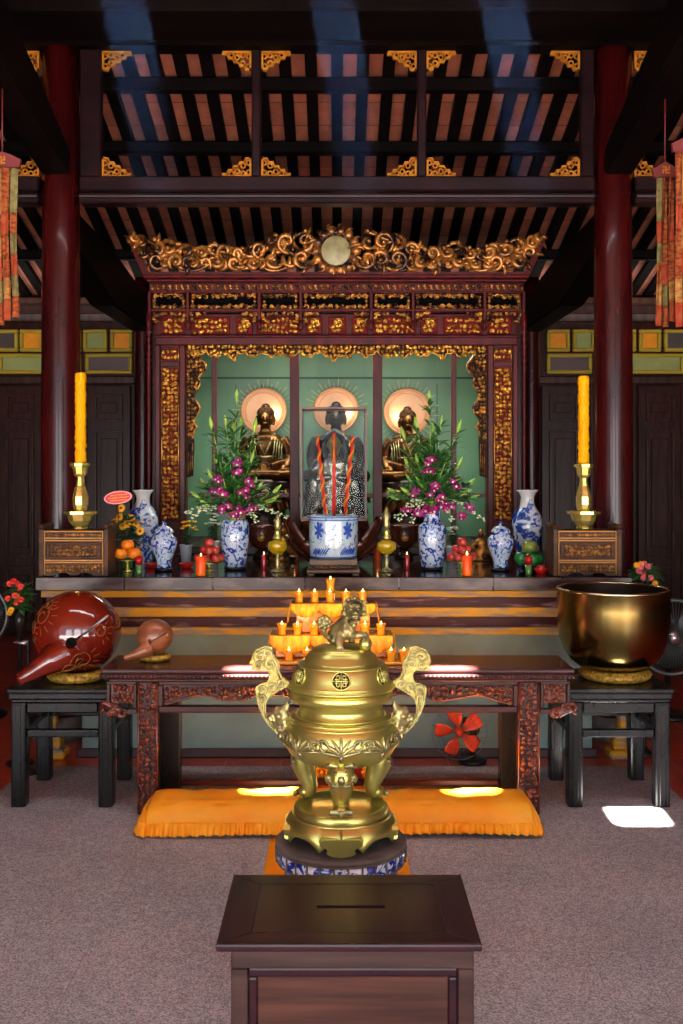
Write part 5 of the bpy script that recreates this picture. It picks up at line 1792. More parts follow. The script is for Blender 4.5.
t = thing('incense_pot', 'wide blue and white cylindrical incense pot in the middle of the altar', 'pot', (x, POY, POZ))
ph = WZ(515, POY) - POZ
MB().lathe([(22 * s_, 0), (23.4 * s_, 0.008), (24 * s_, ph * 0.25), (24.6 * s_, ph * 0.55), (24.4 * s_, ph * 0.86), (24.6 * s_, ph * 0.92), (25.6 * s_, ph * 0.97), (25.3 * s_, ph), (22.8 * s_, ph), (22.5 * s_, ph * 0.8), (0, ph * 0.8)], x, POY, POZ, 56).build('body', M['china3'], t)
mb = MB()
for zz, rr in ((0.895, 24.6), (0.965, 25.7), (0.03, 23.6)):
    mb.torus((x, POY, POZ + ph * zz), rr * s_, 0.0026, 56, 6)
for s in (-1, 1):                                   # paired peony heads painted on the wall
    ca = -pi / 2 + s * 0.62
    for i in range(6):
        for j in range(7):
            a = ca + (0.03 * i * cos(j * 0.9)) * 1.2
            zz = POZ + ph * 0.66 + 0.03 * i / 6 * sin(j * 0.9) * 1.6
            mb.ball((x + 24.4 * s_ * cos(a), POY + 24.4 * s_ * sin(a), zz), (0.008, 0.008, 0.008), 7, 5)
    for k in range(7):
        a0 = ca - 0.35 + 0.1 * k
        pts = [(x + 24.35 * s_ * cos(a0 + 0.12 * q), POY + 24.35 * s_ * sin(a0 + 0.12 * q), POZ + ph * (0.08 + 0.11 * q)) for q in (0, 0.5, 1, 1.5)]
        mb.tube(pts, [0.001, 0.004, 0.004, 0.001], 6)
mb.build('painted_flower', mat('cobalt brushwork', (36, 74, 176), 0.15), t)
MB().lathe([(22.3 * s_, ph * 0.8 + 0.001), (22.3 * s_, ph * 0.86), (10 * s_, ph * 0.89), (0, ph * 0.9)], x, POY, POZ, 40).build('ash', mat('incense ash', (150, 146, 138), 0.9, col2=(120, 116, 108), nscale=40), t)
for px0, py0, px1, py1, lab in ((326, 512, 317.5, 436, 'thick red and gold incense stick leaning towards the wooden fish side'),
                                (334, 512, 334, 432, 'thick plain red incense stick standing upright in the middle of the pot'),
                                (344.5, 512, 353, 436, 'thick red and gold incense stick leaning towards the metal bowl side')):
    a, b_ = Vector(P_(px0, py0, POY)), Vector(P_(px1, py1, POY))
    a.z = POZ + ph * 0.9 + 0.002
    mid = px0 == 334
    st = thing('incense_stick', lab, 'incense', tuple(a))
    MB().tube([a, a.lerp(b_, 0.5), b_], [0.0068, 0.007, 0.007] if not mid else [0.0095] * 3, 12).build('stick', M['stick_red'], st)
    mb = MB()
    pts = []
    d = (b_ - a).normalized()
    u = d.cross(Vector((0, 1, 0))).normalized(); v = d.cross(u)
    turns = 5.5
    for i in range(70):
        q = i / 69
        rr = 0.0088 if not mid else 0.0125
        pts.append(a.lerp(b_, q) + u * rr * cos(q * 2 * pi * turns) + v * rr * sin(q * 2 * pi * turns))
    if mid:
        mb.tube([a.lerp(b_, 0.62) + Vector((0, -0.0105, 0)), a.lerp(b_, 0.8) + Vector((0, -0.0115, 0)), a.lerp(b_, 0.98) + Vector((0, -0.0105, 0))], [0.004, 0.006, 0.003], 8)
    else:
        mb.tube(pts, [0.0066 * (0.5 + 0.5 * sin(pi * i / 69) ** 0.4) for i in range(70)], 7)
    mb.build('dragon_wrap', M['stick_gold'], st)

# ------------------------------------------------------------------ lotus pedestal, glass case, statuette
LY = 6.36
lxc = WX(333.5, LY)
t = thing('lotus_pedestal', 'dark lacquered lotus pedestal with spreading petals behind the incense pot', 'pedestal', (lxc, LY, AZ))
MB().lathe([(0.14, 0), (0.15, 0.02), (0.1, 0.05), (0.09, 0.1), (0.15, 0.18), (0.2, 0.25), (0.2, 0.262), (0, 0.262)], lxc, LY, AZ, 36, sy=0.85).build('core', M['lotus'], t)
for ring_, (n, r0, r1, z1, wd_) in enumerate(((9, 0.13, 0.315, 0.24, 0.095), (9, 0.10, 0.28, 0.13, 0.085))):
    for j in range(n):
        a = -pi / 2 + 2 * pi * (j + 0.5 * (1 - ring_)) / n
        def petal(u, v, a=a, r0=r0, r1=r1, z1=z1, wd_=wd_, ring_=ring_):
            wv = wd_ * (sin(pi * min(1, 0.12 + 0.88 * u)) ** 0.75) * (v - 0.5) * 2 * (1.0 if u < 0.985 else 0.2)
            rr = r0 + (r1 - r0) * (u ** 0.8) - 0.02 * (2 * abs(v - 0.5)) ** 2
            zz = AZ + 0.03 + ring_ * -0.02 + z1 * u ** 1.7 + 0.02 * (2 * abs(v - 0.5)) ** 2
            return (lxc + rr * cos(a) - wv * sin(a), LY + 0.85 * (rr * sin(a)) + wv * cos(a), zz)
        pm = MB().grid(petal, 12, 6, 0.006).build('petal', M['lotus'], t)

GZ0, GZ1 = AZ + 0.262 + E, WZ(407, LY - 0.12)
gx0, gx1 = WX(300.5, LY - 0.12), WX(367, LY - 0.12)
gy0, gy1 = LY - 0.12, LY + 0.14
t = thing('glass_case', 'upright glass display case with thin pinkish brown edges above the incense pot', 'display case', ((gx0 + gx1) / 2, LY, GZ0))
e = 0.011
MB().box(gx0, gx1, gy0, gy1, GZ0, GZ0 + 0.014, 0.003).build('floor_panel', M['case_edge'], t)
for xx in (gx0, gx1 - e):
    for yy in (gy0, gy1 - e):
        MB().box(xx, xx + e, yy, yy + e, GZ0 + 0.014, GZ1 - e, 0.002).build('corner_edge', M['case_edge'], t)
mb = MB().box(gx0, gx1, gy0, gy0 + e, GZ1 - e, GZ1, 0.002).box(gx0, gx1, gy1 - e, gy1, GZ1 - e, GZ1, 0.002)
mb.box(gx0, gx0 + e, gy0 + e, gy1 - e, GZ1 - e, GZ1, 0.002).box(gx1 - e, gx1, gy0 + e, gy1 - e, GZ1 - e, GZ1, 0.002)
mb.build('top_edge', M['case_edge'], t)
g1 = 0.003
MB().box(gx0 + e, gx1 - e, gy0 + 0.004, gy0 + 0.004 + g1, GZ0 + 0.014, GZ1 - e).build('front_pane', M['glass'], t)
for xx in (gx0 + 0.004, gx1 - 0.004 - g1):
    MB().box(xx, xx + g1, gy0 + e, gy1 - e, GZ0 + 0.014, GZ1 - e).build('side_pane', M['glass'], t)
MB().box(gx0 + e, gx1 - e, gy0 + e, gy1 - e, GZ1 - 0.006, GZ1 - 0.003).build('top_pane', M['glass'], t)
# robed statuette inside the case
sx0, sy0 = WX(334, LY), LY + 0.01
sz0 = GZ0 + 0.015 + E
k = WZ(431, LY) - sz0
t = thing('statuette', 'dark haired robed standing figure, silver reflections painted on the robe, inside the glass case', 'statue', (sx0, sy0, sz0))
Q = lambda x, y, z: (sx0 + x * k, sy0 + y * k, sz0 + z * k)
mb = MB()
n0 = len(mb.v)
mb.lathe([(0.30, 0.0), (0.31, 0.04), (0.25, 0.12), (0.2, 0.3), (0.17, 0.45), (0.185, 0.56), (0.2, 0.63), (0.16, 0.69), (0.06, 0.73)], 0, 0, 0, 40, sy=0.55, wob=lambda a, z: 1 + 0.09 * sin(a * 9 + z * 6) * max(0, 0.6 - z))
mb.v[n0:] = [Q(*v) for v in mb.v[n0:]]
for s in (-1, 1):
    mb.tube([Q(s * 0.16, 0, 0.64), Q(s * 0.23, -0.03, 0.52), Q(s * 0.17, -0.1, 0.44), Q(s * 0.04, -0.13, 0.47)], [0.07 * k, 0.075 * k, 0.06 * k, 0.03 * k], 12)
    mb.tube([Q(s * 0.21, -0.05, 0.48), Q(s * 0.25, -0.06, 0.3), Q(s * 0.29, -0.03, 0.08), Q(s * 0.35, -0.02, 0.02)], [0.07 * k, 0.08 * k, 0.06 * k, 0.02 * k], 12)
robe = melt(mb.build('robe', M['robe_reflection'], t), 0.0045, 2)
mb = MB()
mb.tube([Q(0, 0, 0.7), Q(0, -0.01, 0.8)], [0.05 * k, 0.045 * k], 12)
mb.ball(Q(0, -0.02, 0.86), (0.085 * k, 0.09 * k, 0.105 * k), 18, 14)
mb.tube([Q(0, -0.105, 0.875), Q(0, -0.122, 0.845), Q(0, -0.112, 0.832)], [0.008 * k, 0.014 * k, 0.01 * k], 8)
mb.ball(Q(0, -0.1, 0.80), (0.024 * k, 0.012 * k, 0.008 * k), 8, 6)
for s in (-1, 1):
    mb.ball(Q(s * 0.034, -0.1, 0.872), (0.018 * k, 0.01 * k, 0.008 * k), 8, 6)
    mb.ball(Q(s * 0.088, -0.01, 0.85), (0.014 * k, 0.02 * k, 0.04 * k), 8, 6)
melt(mb.build('face', M['gold_face'], t), 0.004, 2)
mb = MB()
mb.ball(Q(0, 0.025, 0.9), (0.125 * k, 0.11 * k, 0.11 * k), 20, 14)
mb.tube([Q(-0.1, 0.03, 0.9), Q(-0.13, 0.04, 0.78), Q(-0.12, 0.05, 0.66)], [0.06 * k, 0.055 * k, 0.03 * k], 10)
mb.tube([Q(0.1, 0.03, 0.9), Q(0.13, 0.04, 0.78), Q(0.12, 0.05, 0.66)], [0.06 * k, 0.055 * k, 0.03 * k], 10)
mb.ball(Q(0, 0.04, 0.99), (0.05 * k, 0.05 * k, 0.04 * k), 12, 8)
melt(mb.build('hair', M['hair'], t), 0.005, 2)

# ------------------------------------------------------------------ vases of lilies and orchids
def flower_vase(px, Y, kind, lab):
    x = WX(px, Y)
    s = S(Y)
    t = thing('flower_vase', lab, 'vase', (x, Y, AZ))
    q = lambda l: [(r * s, AZ + z * s) for r, z in l]
    MB().lathe(q([(9, 0), (11, 0.5), (11.2, 2.2), (9, 2.6)]), x, Y, 0, 32).build('foot_stand', M['black_lac'], t)
    if kind == 0:
        pr = [(9, 2.7), (10.2, 3.4), (12, 12), (13.6, 24), (14.2, 36), (13.8, 46), (12.6, 48.4), (12.9, 49.4), (11.4, 49.4), (11.0, 44), (0, 43)]
    else:
        pr = [(10, 2.7), (11, 3.6), (12.6, 14), (13.8, 28), (14, 40), (13.2, 44.6), (9.6, 46.4), (8.3, 48), (8.0, 54), (8.8, 58.6), (8.9, 59.4), (7.6, 59.4), (7.2, 57), (0, 56)]
    MB().lathe(q(pr), x, Y, 0, 44).build('body', M['china'], t)
    return AZ + (43.6 if kind == 0 else 56.6) * s


def leaf_blade(mb, p, d, L, w, droop, twist=0.0):
    """lanceolate leaf from p along direction d"""
    d = Vector(d).normalized()
    side = d.cross(Vector((0, 0, 1)))
    side = side.normalized() if side.length > 1e-3 else Vector((1, 0, 0))
    up = side.cross(d).normalized()
    side = (side * cos(twist) + up * sin(twist)).normalized()
    p = Vector(p)
    def fn(u, v):
        c = p + d * (L * u) + Vector((0, 0, -1)) * (droop * L * u * u)
        ww = w * sin(pi * (0.06 + 0.94 * u) ** 0.8) * (v - 0.5)
        return c + side * ww + up * (abs(v - 0.5) * 0.25 * w * (1 - u))
    mb.grid(fn, 6, 2, 0.0008)


def lily_bud(p, d, L, parent, m='bud'):
    d = Vector(d).normalized()
    p = Vector(p)
    mb = MB()
    n = 8
    P = [p + d * (L * (i / (n - 1) - 0.35)) for i in range(n)]
    R = [L * r for r in (0.03, 0.075, 0.115, 0.135, 0.13, 0.105, 0.065, 0.015)]
    mb.tube(P, R, 9)
    return mb.build('lily_bud', M[m], parent)


def orchid(p, size, parent, face):
    p = Vector(p)
    f = Vector(face).normalized()
    u = f.cross(Vector((0, 0, 1))).normalized()
    v = u.cross(f)
    mb = MB()
    for k, (a, L, w) in enumerate(((90, 1.0, 0.5), (215, 1.0, 0.5), (325, 1.0, 0.5), (15, 1.05, 0.85), (165, 1.05, 0.85))):
        a = radians(a)
        d = u * cos(a) + v * sin(a)
        e_ = u * -sin(a) + v * cos(a)
        def fn(i, j, d=d, e_=e_, L=L, w=w):
            ww = w * size * sin(pi * (0.08 + 0.9 * i) ** 0.75) * (j - 0.5)
            return p + d * (L * size * i) + e_ * ww + f * (0.18 * size * sin(pi * i) - 0.25 * size * i * i)
        mb.grid(fn, 5, 2, 0.0008)
    o = mb.build('orchid_blossom', M['orchid'], parent)
    MB().ball(p + f * size * 0.15 - v * size * 0.12, size * 0.24, 8, 6).build('lip', M['orchid_w'], o)
    return o


def bouquet(px, Y, ztop, zoom0, buds, orchids, sprays, lab, seed, pale):
    rg = random.Random(seed)
    x = WX(px, Y)
    base = Vector((x, Y, ztop + 0.002))
    t = thing('lily_bouquet', lab, 'flowers', tuple(base))
    to = lambda zx, zy, dy: Vector((WX(zoom0[0] + zx / 5.94, Y), Y + dy, WZ(zoom0[1] + zy / 5.94, Y)))
    stems, leaves = MB(), MB()
    neck = base + Vector((0, 0, 0.06))
    ends = []
    for i, (zx, zy) in enumerate(buds):
        dy = rg.uniform(-0.09, 0.09) - (0.03 if zy > 560 else 0)
        e = to(zx, zy, dy)
        j = Vector((rg.uniform(-0.022, 0.022), rg.uniform(-0.022, 0.022), 0))
        m1 = neck.lerp(e, 0.5) + Vector((0, 0, 0.05 * (1 if zy > 480 else 0.3)))
        P = []
        for q in range(9):
            u_ = q / 8
            P.append(((base + j).lerp(neck + j * 1.2, u_)).lerp(m1.lerp(e, u_), u_))
        stems.tube(P, [0.0035 - 0.0015 * q / 8 for q in range(9)], 6)
        d = (P[-1] - P[-2]).normalized()
        d = (d + Vector((0, 0, 0.35))).normalized()
        lily_bud(e, d, 0.082 * rg.uniform(0.85, 1.15), t)
        ends.append((P, d))
    for (P, d) in ends:
        for q in range(38):
            u_ = rg.uniform(0.3, 0.97)
            i0 = min(7, int(u_ * 8))
            p = P[i0].lerp(P[i0 + 1], u_ * 8 - i0)
            a = rg.uniform(0, 2 * pi)
            ax = (P[i0 + 1] - P[i0]).normalized()
            dd = ax * rg.uniform(0.3, 0.9) + Vector((cos(a), sin(a) * 0.8, rg.uniform(-0.15, 0.4)))
            leaf_blade(leaves, p, dd, rg.uniform(0.055, 0.12), rg.uniform(0.013, 0.022), rg.uniform(0.0, 0.5), rg.uniform(-0.6, 0.6))
    for q in range(110):                                  # collar of broader leaves over the vase mouth
        a = rg.uniform(0, 2 * pi)
        p = base + Vector((0.02 * cos(a), 0.02 * sin(a), rg.uniform(0.11, 0.34)))
        leaf_blade(leaves, p, (cos(a), sin(a), rg.uniform(0.3, 1.1)), rg.uniform(0.09, 0.17), rg.uniform(0.02, 0.032), rg.uniform(0.0, 0.3), rg.uniform(-0.5, 0.5))
    stems.build('stem', M['bud'], t)
    leaves.build('foliage', M['leaf'], t)
    for (zx, zy) in orchids:
        p = to(zx, zy, rg.uniform(-0.15, -0.07))
        orchid(p, rg.uniform(0.026, 0.034), t, (rg.uniform(-0.5, 0.5), -1, rg.uniform(-0.1, 0.5)))
        for q in range(2):
            p2 = p + Vector((rg.uniform(-0.03, 0.03), rg.uniform(0, 0.03), rg.uniform(-0.03, 0.03)))
            orchid(p2, rg.uniform(0.018, 0.026), t, (rg.uniform(-0.8, 0.8), -1, rg.uniform(-0.4, 0.5)))
    for (zx, zy) in sprays:
        mb, ms = MB(), MB()
        e = to(zx, zy, -0.08)
        st = base + Vector((0.02 * (1 if e.x > x else -1), -0.03, 0.09))
        pts = []
        for q in range(12):
            u_ = q / 11
            p = st.lerp(e, u_) + Vector((0, 0, 0.03 * sin(pi * u_)))
            pts.append(p)
            if q > 3:
                for h in range(3):
                    mb.ball(p + Vector((rg.uniform(-0.012, 0.012), rg.uniform(-0.012, 0.012), rg.uniform(-0.014, 0.008))), (0.007, 0.006, 0.0045), 7, 5)
        ms.tube(pts, 0.0018, 5)
        k_ = ms.build('spray_stalk', M['bud'], t)
        mb.build('white_blossom', M['orchid_w'], k_)
    return t


FVY = 5.99
z0 = flower_vase(235, FVY, 0, 'straight blue and white vase of lilies beside the apples near the lidded jar')
bouquet(235, FVY, z0, (185, 390), [(315, 60), (165, 215), (248, 200), (285, 230), (338, 210), (418, 225), (402, 405), (355, 420), (180, 435), (240, 430), (285, 490), (165, 515), (198, 555), (105, 560), (68, 628), (540, 598), (525, 650), (265, 610), (440, 580), (415, 560), (470, 672), (130, 675)],
        [(318, 440), (318, 490), (195, 600), (235, 615), (345, 605), (375, 590), (230, 700), (300, 740), (345, 720), (400, 705), (270, 690), (385, 540), (215, 540)],
        [(10, 725), (60, 745), (600, 745), (530, 720), (430, 770)], 'tall lily buds and purple orchids in the straight blue and white vase', 31, True)
z1 = flower_vase(432, FVY, 1, 'narrow necked blue and white vase of lilies on the metal bowl side')
bouquet(432, FVY, z1, (380, 390), [(290, 55), (365, 200), (455, 235), (215, 215), (315, 245), (145, 265), (305, 415), (255, 425), (220, 425), (400, 435), (460, 445), (165, 440), (180, 535), (240, 560), (405, 540), (445, 550), (520, 560), (490, 610), (550, 640), (85, 605), (90, 640), (155, 605), (285, 630)],
        [(295, 415), (290, 480), (320, 565), (200, 600), (440, 570), (290, 620), (360, 630), (155, 710), (215, 725), (265, 715), (310, 715), (355, 690), (415, 690), (465, 735), (515, 690)],
        [(95, 745), (110, 770), (600, 765), (420, 770), (180, 775)], 'tall lily buds and purple orchids in the narrow necked vase', 47, False)

# ------------------------------------------------------------------ carved chests and brass candlesticks
def chest(px0, px1, lab):
    Y = 5.62
    x0, x1 = WX(px0, Y), WX(px1, Y)
    D = 0.21
    t = thing('carved_chest', lab, 'chest', ((x0 + x1) / 2, Y + D / 2, AZ))
    zt = WZ(531, Y)
    pw = 0.026
    for xx in (x0, x1 - pw):
        mb = MB().box(xx, xx + pw, Y, Y + D, AZ, WZ(527.5, Y), 0.005, 2)
        mb.tube([(xx + pw / 2, Y - 0.002, WZ(527, Y)), (xx + pw / 2, Y + D + 0.002, WZ(527, Y))], 0.0155, 12)
        mb.build('side_post', M['chest_wood'], t)
    a, b_ = x0 + pw + 0.001, x1 - pw - 0.001
    MB().box(a, b_, Y + 0.012, Y + D, AZ + 0.05, zt, 0.003).build('body', M['chest_wood'], t)
    mb = MB()
    for py in (531.5, 538.2, 540.6, 560.5, 562.5):
        mb.box(a, b_, Y + 0.002, Y + 0.013, WZ(py + 0.7, Y), WZ(py - 0.7, Y), 0.002)
    mb.box(a, a + 0.006, Y + 0.003, Y + 0.013, AZ + 0.005, zt, 0.002).box(b_ - 0.006, b_, Y + 0.003, Y + 0.013, AZ + 0.005, zt, 0.002)
    mb.build('gilt_line', M['chest_line'], t)
    rg = random.Random(int(px0))
    mb = MB()
    n = 7
    for i in range(n):
        xx = a + (b_ - a) * (i + 0.5) / n
        mb.ball((xx, Y + 0.012, WZ(535, Y)), (0.016, 0.006, 0.008), 10, 6)
        mb.ball((xx + (b_ - a) / n / 2, Y + 0.012, WZ(535, Y)), (0.006, 0.005, 0.006), 8, 6)
    mb.build('top_carving', M['chest_carve'], t)
    fr_ = MB()
    m0, m1, za, zb = a + 0.012, b_ - 0.012, WZ(558.8, Y), WZ(542.5, Y)
    for (p, q, r_, s__) in ((m0, m1, zb - 0.012, zb), (m0, m1, za, za + 0.012), (m0, m0 + 0.018, za + 0.012, zb - 0.012), (m1 - 0.018, m1, za + 0.012, zb - 0.012)):
        fr_.box(p, q, Y + 0.004, Y + 0.0125, r_, s__, 0.003)
    f = fr_.build('panel_frame', M['chest_wood'], t)
    mb = MB()
    scrollwork(mb, m0 + 0.022, m1 - 0.022, za + 0.015, zb - 0.015, Y + 0.009, 0.017, 0.0046, rg)
    mb.build('panel_carving', M['chest_carve'], f)
    # pierced apron with cut-out feet
    z3_, z4_ = AZ + 0.002, WZ(564, Y)
    o = [(a + 0.008, z4_), (b_ - 0.008, z4_), (b_ - 0.008, z3_), (b_ - 0.05, z3_), (b_ - 0.07, z3_ + 0.014), (b_ - 0.12, z3_ + 0.016), (b_ - 0.14, z3_ + 0.002)]
    o += [(a + b_ - x_, z_) for x_, z_ in reversed(o[2:])]
    ap = MB().prism(list(reversed(o)), Y + 0.006, Y + 0.016).build('apron', M['chest_wood'], t)
    mb = MB()
    scrollwork(mb, a + 0.014, b_ - 0.014, z3_ + 0.02, z4_ - 0.004, Y + 0.003, 0.017, 0.0044, rg)
    mb.build('apron_carving', M['chest_carve'], ap)
    return zt
CZ1 = chest(38.5, 108, 'small carved gilt brown chest under the brass candlestick, beside the oranges') + E
chest(553.5, 622, 'small carved gilt brown chest under the brass candlestick, behind the metal bowl')


def candlestick(px, py_c0, py_c1, lab, labc):
    Y = 5.725
    x = WX(px, Y)
    s = S(Y)
    t = thing('candlestick', lab, 'candlestick', (x, Y, CZ1))
    q = lambda l: [(r * s, CZ1 + z * s) for r, z in l]
    top = (WZ(py_c0, Y) - CZ1) / s
    MB().lathe(q([(7.5, 0), (8, 1), (7, 3), (5, 4.2)]), x, Y, 0, 8, smooth=False, a0=pi / 8).build('foot', M['brass_bright'], t)
    MB().lathe(q([(8.5, 4.2), (11.5, 9), (13.2, 15), (16.6, 15.8), (16.8, 18.4), (15, 18.6), (12, 17.5), (3, 17)]), x, Y, 0, 8, smooth=False, a0=pi / 8).build('drip_tray', M['brass_bright'], t)
    MB().lathe(q([(5.4, 17.1), (6.2, 19), (7.6, 25), (7.8, 33), (6.6, 38), (4.6, 44), (3.8, 52), (3.9, top - 15)]), x, Y, 0, 8, smooth=False, a0=pi / 8).build('stem', M['brass_bright'], t)
    MB().lathe(q([(4.4, top - 15), (6.6, top - 12), (8.2, top - 4.5), (9.8, top - 4), (9.8, top - 1.2), (6.6, top - 0.6), (6.0, top - 1.6), (0, top - 1.6)]), x, Y, 0, 8, smooth=False, a0=pi / 8).build('cup', M['brass_bright'], t)
    # candle
    zc = CZ1 + (top - 0.5) * s
    h = WZ(py_c1, Y) - zc
    c = thing('altar_candle', labc, 'candle', (x, Y, zc))
    pr = [(5.3, 0.0)]
    for i in range(1, 40):
        z = i / 40
        bump = 0.25 * sin(i * 1.9) + 0.2 * sin(i * 0.7)
        if i in (7, 8, 36): bump += 0.55
        if i in (6, 9, 35, 37): bump -= 0.25
        pr.append((5.45 + bump, z))
    pr += [(5.3, 0.985), (3.6, 0.998), (0, 1.0)]
    MB().lathe([(r * s, h * z) for r, z in pr], x, Y, zc, 24, wob=lambda a, z: 1 + 0.03 * sin(5 * a + z * 70)).build('wax', M['wax_yellow'], c)
    MB().tube([(x, Y, zc + h), (x + 0.001, Y, zc + h + 0.008)], 0.0015, 6).build('wick', M['soot_and_hole_shade'], c)
candlestick(80.5, 462, 372.5, 'polished brass candlestick on the chest near the oranges', 'tall thick yellow candle near the pink oval card')
candlestick(583.5, 463, 375.5, 'polished brass candlestick on the chest behind the metal bowl', 'tall thick yellow candle above the metal bowl')

# ------------------------------------------------------------------ fruit dishes
def fruit_stand(px, Y, pyd, r, lab, m='brass', stem=True):
    x = WX(px, Y)
    s = S(Y)
    zd = WZ(pyd, Y) - AZ
    t = thing('fruit_dish', lab, 'dish', (x, Y, AZ))
    if stem:
        MB().lathe([(5 * s, 0), (5.4 * s, 0.004), (2 * s, 0.012), (1.3 * s, 0.03), (1.3 * s, zd - 0.014), (2.4 * s, zd - 0.006)], x, Y, AZ, 20).build('stem', M[m], t)
        MB().lathe([(2.4 * s, zd - 0.0058), (r * s, zd), (r * s, zd + 0.004), (0, zd + 0.002)], x, Y, AZ, 32).build('plate', M[m], t)
    else:
        MB().lathe([(6 * s, 0), (8 * s, 0.004), (r * s * 0.9, zd * 0.7), (r * s, zd), (r * s * 0.96, zd), (r * s * 0.8, zd * 0.8), (0, zd * 0.7)], x, Y, AZ, 36).build('bowl', M[m], t)
    return x, AZ + zd + 0.0045


def fruit(name, c, r, m, lab, grp, squash=0.92, cat='fruit'):
    t = thing(name, lab, cat, (c[0], c[1], c[2] - r * squash), grp)
    n = 12
    pr = []
    for i in range(n + 1):
        a = -pi / 2 + pi * i / n
        dip = 0.16 * max(0, sin(a)) ** 8 + 0.1 * max(0, -sin(a)) ** 8
        pr.append((max(0.0, r * cos(a)), r * squash * (sin(a)) * (1 - dip)))
    pr[0] = (0, pr[0][1]); pr[-1] = (0, pr[-1][1])
    MB().lathe(pr, c[0], c[1], c[2], 20).build('flesh', M[m], t)
    z = c[2] + pr[-1][1]
    MB().tube([(c[0], c[1], z - 0.001), (c[0] + 0.002, c[1], z + r * 0.22)], r * 0.06, 6).build('stalk', M['stem'], t)
    return t


def pyramid(px, Y, zb_, r, name, m, mtop, what, near, rows):
    """tiers of fruit: a ring below and the rest stacked in its hollows"""
    x = WX(px, Y)
    z = zb_ + r * 0.93
    for ti, (n, R, a0) in enumerate(rows):
        for i in range(n):
            a = a0 + 2 * pi * i / max(1, n)
            c = (x + R * cos(a), Y + R * sin(a), z)
            mm = (mtop if ti == len(rows) - 1 else m)
            lab = ('topmost %s of the pile %s' if ti == len(rows) - 1 else ('%s in the middle tier of the pile %s' if 0 < ti else '%s in the bottom ring of the pile %s')) % (what, near)
            fruit(name, c, r, mm, lab, '%s %s' % (what, near))
        if ti + 1 < len(rows):
            R2 = rows[ti + 1][1]
            n2 = rows[ti + 1][0]
            ring_gap = abs(R - R2) if n2 > 1 else R
            z += sqrt(max(0.0, (2 * r * 0.965) ** 2 - (ring_gap if n2 == 1 else max(ring_gap, r * 1.13)) ** 2)) * 0.98
x, zd = fruit_stand(127.5, 5.86, 560, 12, 'brass stemmed dish holding the oranges beside the carved chest')
pyramid(127.5, 5.86, zd, 0.037, 'orange', 'orange_fruit', 'orange_fruit', 'orange', 'beside the pink oval card', [(4, 0.0535, pi / 4 + 0.25), (1, 0.0, 0)])
x, zd = fruit_stand(209.5, 5.90, 563, 12, 'brass stemmed dish of apples beside the straight vase, behind the red candle')
pyramid(209.5, 5.90, zd, 0.028, 'apple', 'apple', 'apple', 'apple', 'beside the straight vase', [(6, 0.0585, 0.2), (3, 0.033, 0.52), (1, 0.0, 0)])
x, zd = fruit_stand(462, 5.90, 562, 12, 'brass stemmed dish of apples beside the narrow necked vase')
pyramid(462, 5.90, zd, 0.028, 'apple', 'apple', 'apple', 'apple', 'beside the narrow necked vase', [(6, 0.0585, 0.0), (3, 0.033, 0.52), (1, 0.0, 0)])
x, zd = fruit_stand(530, 5.90, 564, 14, 'dark bowl of big green fruit in front of the tall blue vase', 'black_lac', False)
pyramid(530, 5.90, zd - 0.012, 0.043, 'green_fruit', 'mango', 'mango_y', 'green fruit', 'before the tall vase', [(3, 0.0505, -pi / 2), (1, 0.0, 0)])
for px, lab in ((187, 'shallow red saucer behind the lidded jar near the apples'), (152.5, 'shallow red saucer behind the lidded jar near the oranges'), (541, 'small red saucer between the green fruit and the carved chest')):
    Y = 5.78 if px == 541 else 6.08
    xx = WX(px, Y)
    w_ = 8 * S(Y) if px != 541 else 7.5 * S(Y)
    t = thing('saucer', lab, 'saucer', (xx, Y, AZ))
    MB().lathe([(w_ * 0.6, 0), (w_ * 0.65, 0.004), (w_ * 0.98, 0.022), (w_, 0.028), (w_ * 0.95, 0.027), (w_ * 0.6, 0.008), (0, 0.007)], xx, Y, AZ, 32).build('dish', M['red_plate'], t)
    MB().torus((xx, Y, AZ + 0.028), w_ * 0.98, 0.0018, 32, 6).build('rim', M['red_plate'], t)
fruit('peach', (WX(541, 5.78), 5.78, AZ + 0.0075 + 0.0225), 0.024, 'apple', 'small pinkish peach on the red saucer by the chest', None)

# ------------------------------------------------------------------ lamps, candles and cups on the altar
def oil_lamp(px, Y, top, lab):
    x = WX(px, Y)
    s = S(Y)
    t = thing('oil_lamp', lab, 'lamp', (x, Y, AZ))
    q = lambda l: [(r * s, AZ + z * s) for r, z in l]
    MB().lathe(q([(7, 0), (7.2, 1), (5.6, 2), (2.6, 3.6), (1.9, 6), (2.4, 11), (1.8, 15), (3, 17.5)]), x, Y, 0, 28).build('base', M['brass_old'], t)
    MB().lathe(q([(3, 17.6), (6.5, 19), (9.6, 23), (10, 27), (9, 29.6), (5, 31.4), (3.4, 32)]), x, Y, 0, 32).build('oil_bowl', M['amber_glass'], t)
    b_ = MB().lathe(q([(3.6, 32.1), (4.6, 33), (4.6, 35), (3.6, 36.6), (3, 38), (3.6, 40), (2.7, 42)]), x, Y, 0, 24).build('burner', M['brass'], t)
    h = (top - 42) / 4
    MB().lathe(q([(2.6, 42.1), (3.8, 42 + h * 0.8), (3.2, 42 + h * 1.5), (4.2, 42 + h * 2.3), (2.6, 42 + h * 3), (1.4, 42 + h * 3.6), (0.4, top)]), x, Y, 0, 20).build('finial', M['brass_old'], t)
oil_lamp(277.5, 5.86, 58, 'brass oil lamp with yellow glass bowl beside the straight vase')
oil_lamp(386.5, 5.86, 66, 'taller brass oil lamp with yellow glass bowl near the narrow necked vase')


def flame(mb, x, y, z, h):
    mb.lathe([(0.0, 0), (h * 0.17, h * 0.12), (h * 0.22, h * 0.3), (h * 0.16, h * 0.55), (h * 0.06, h * 0.85), (0, h)], x, y, z, 10)
    return mb


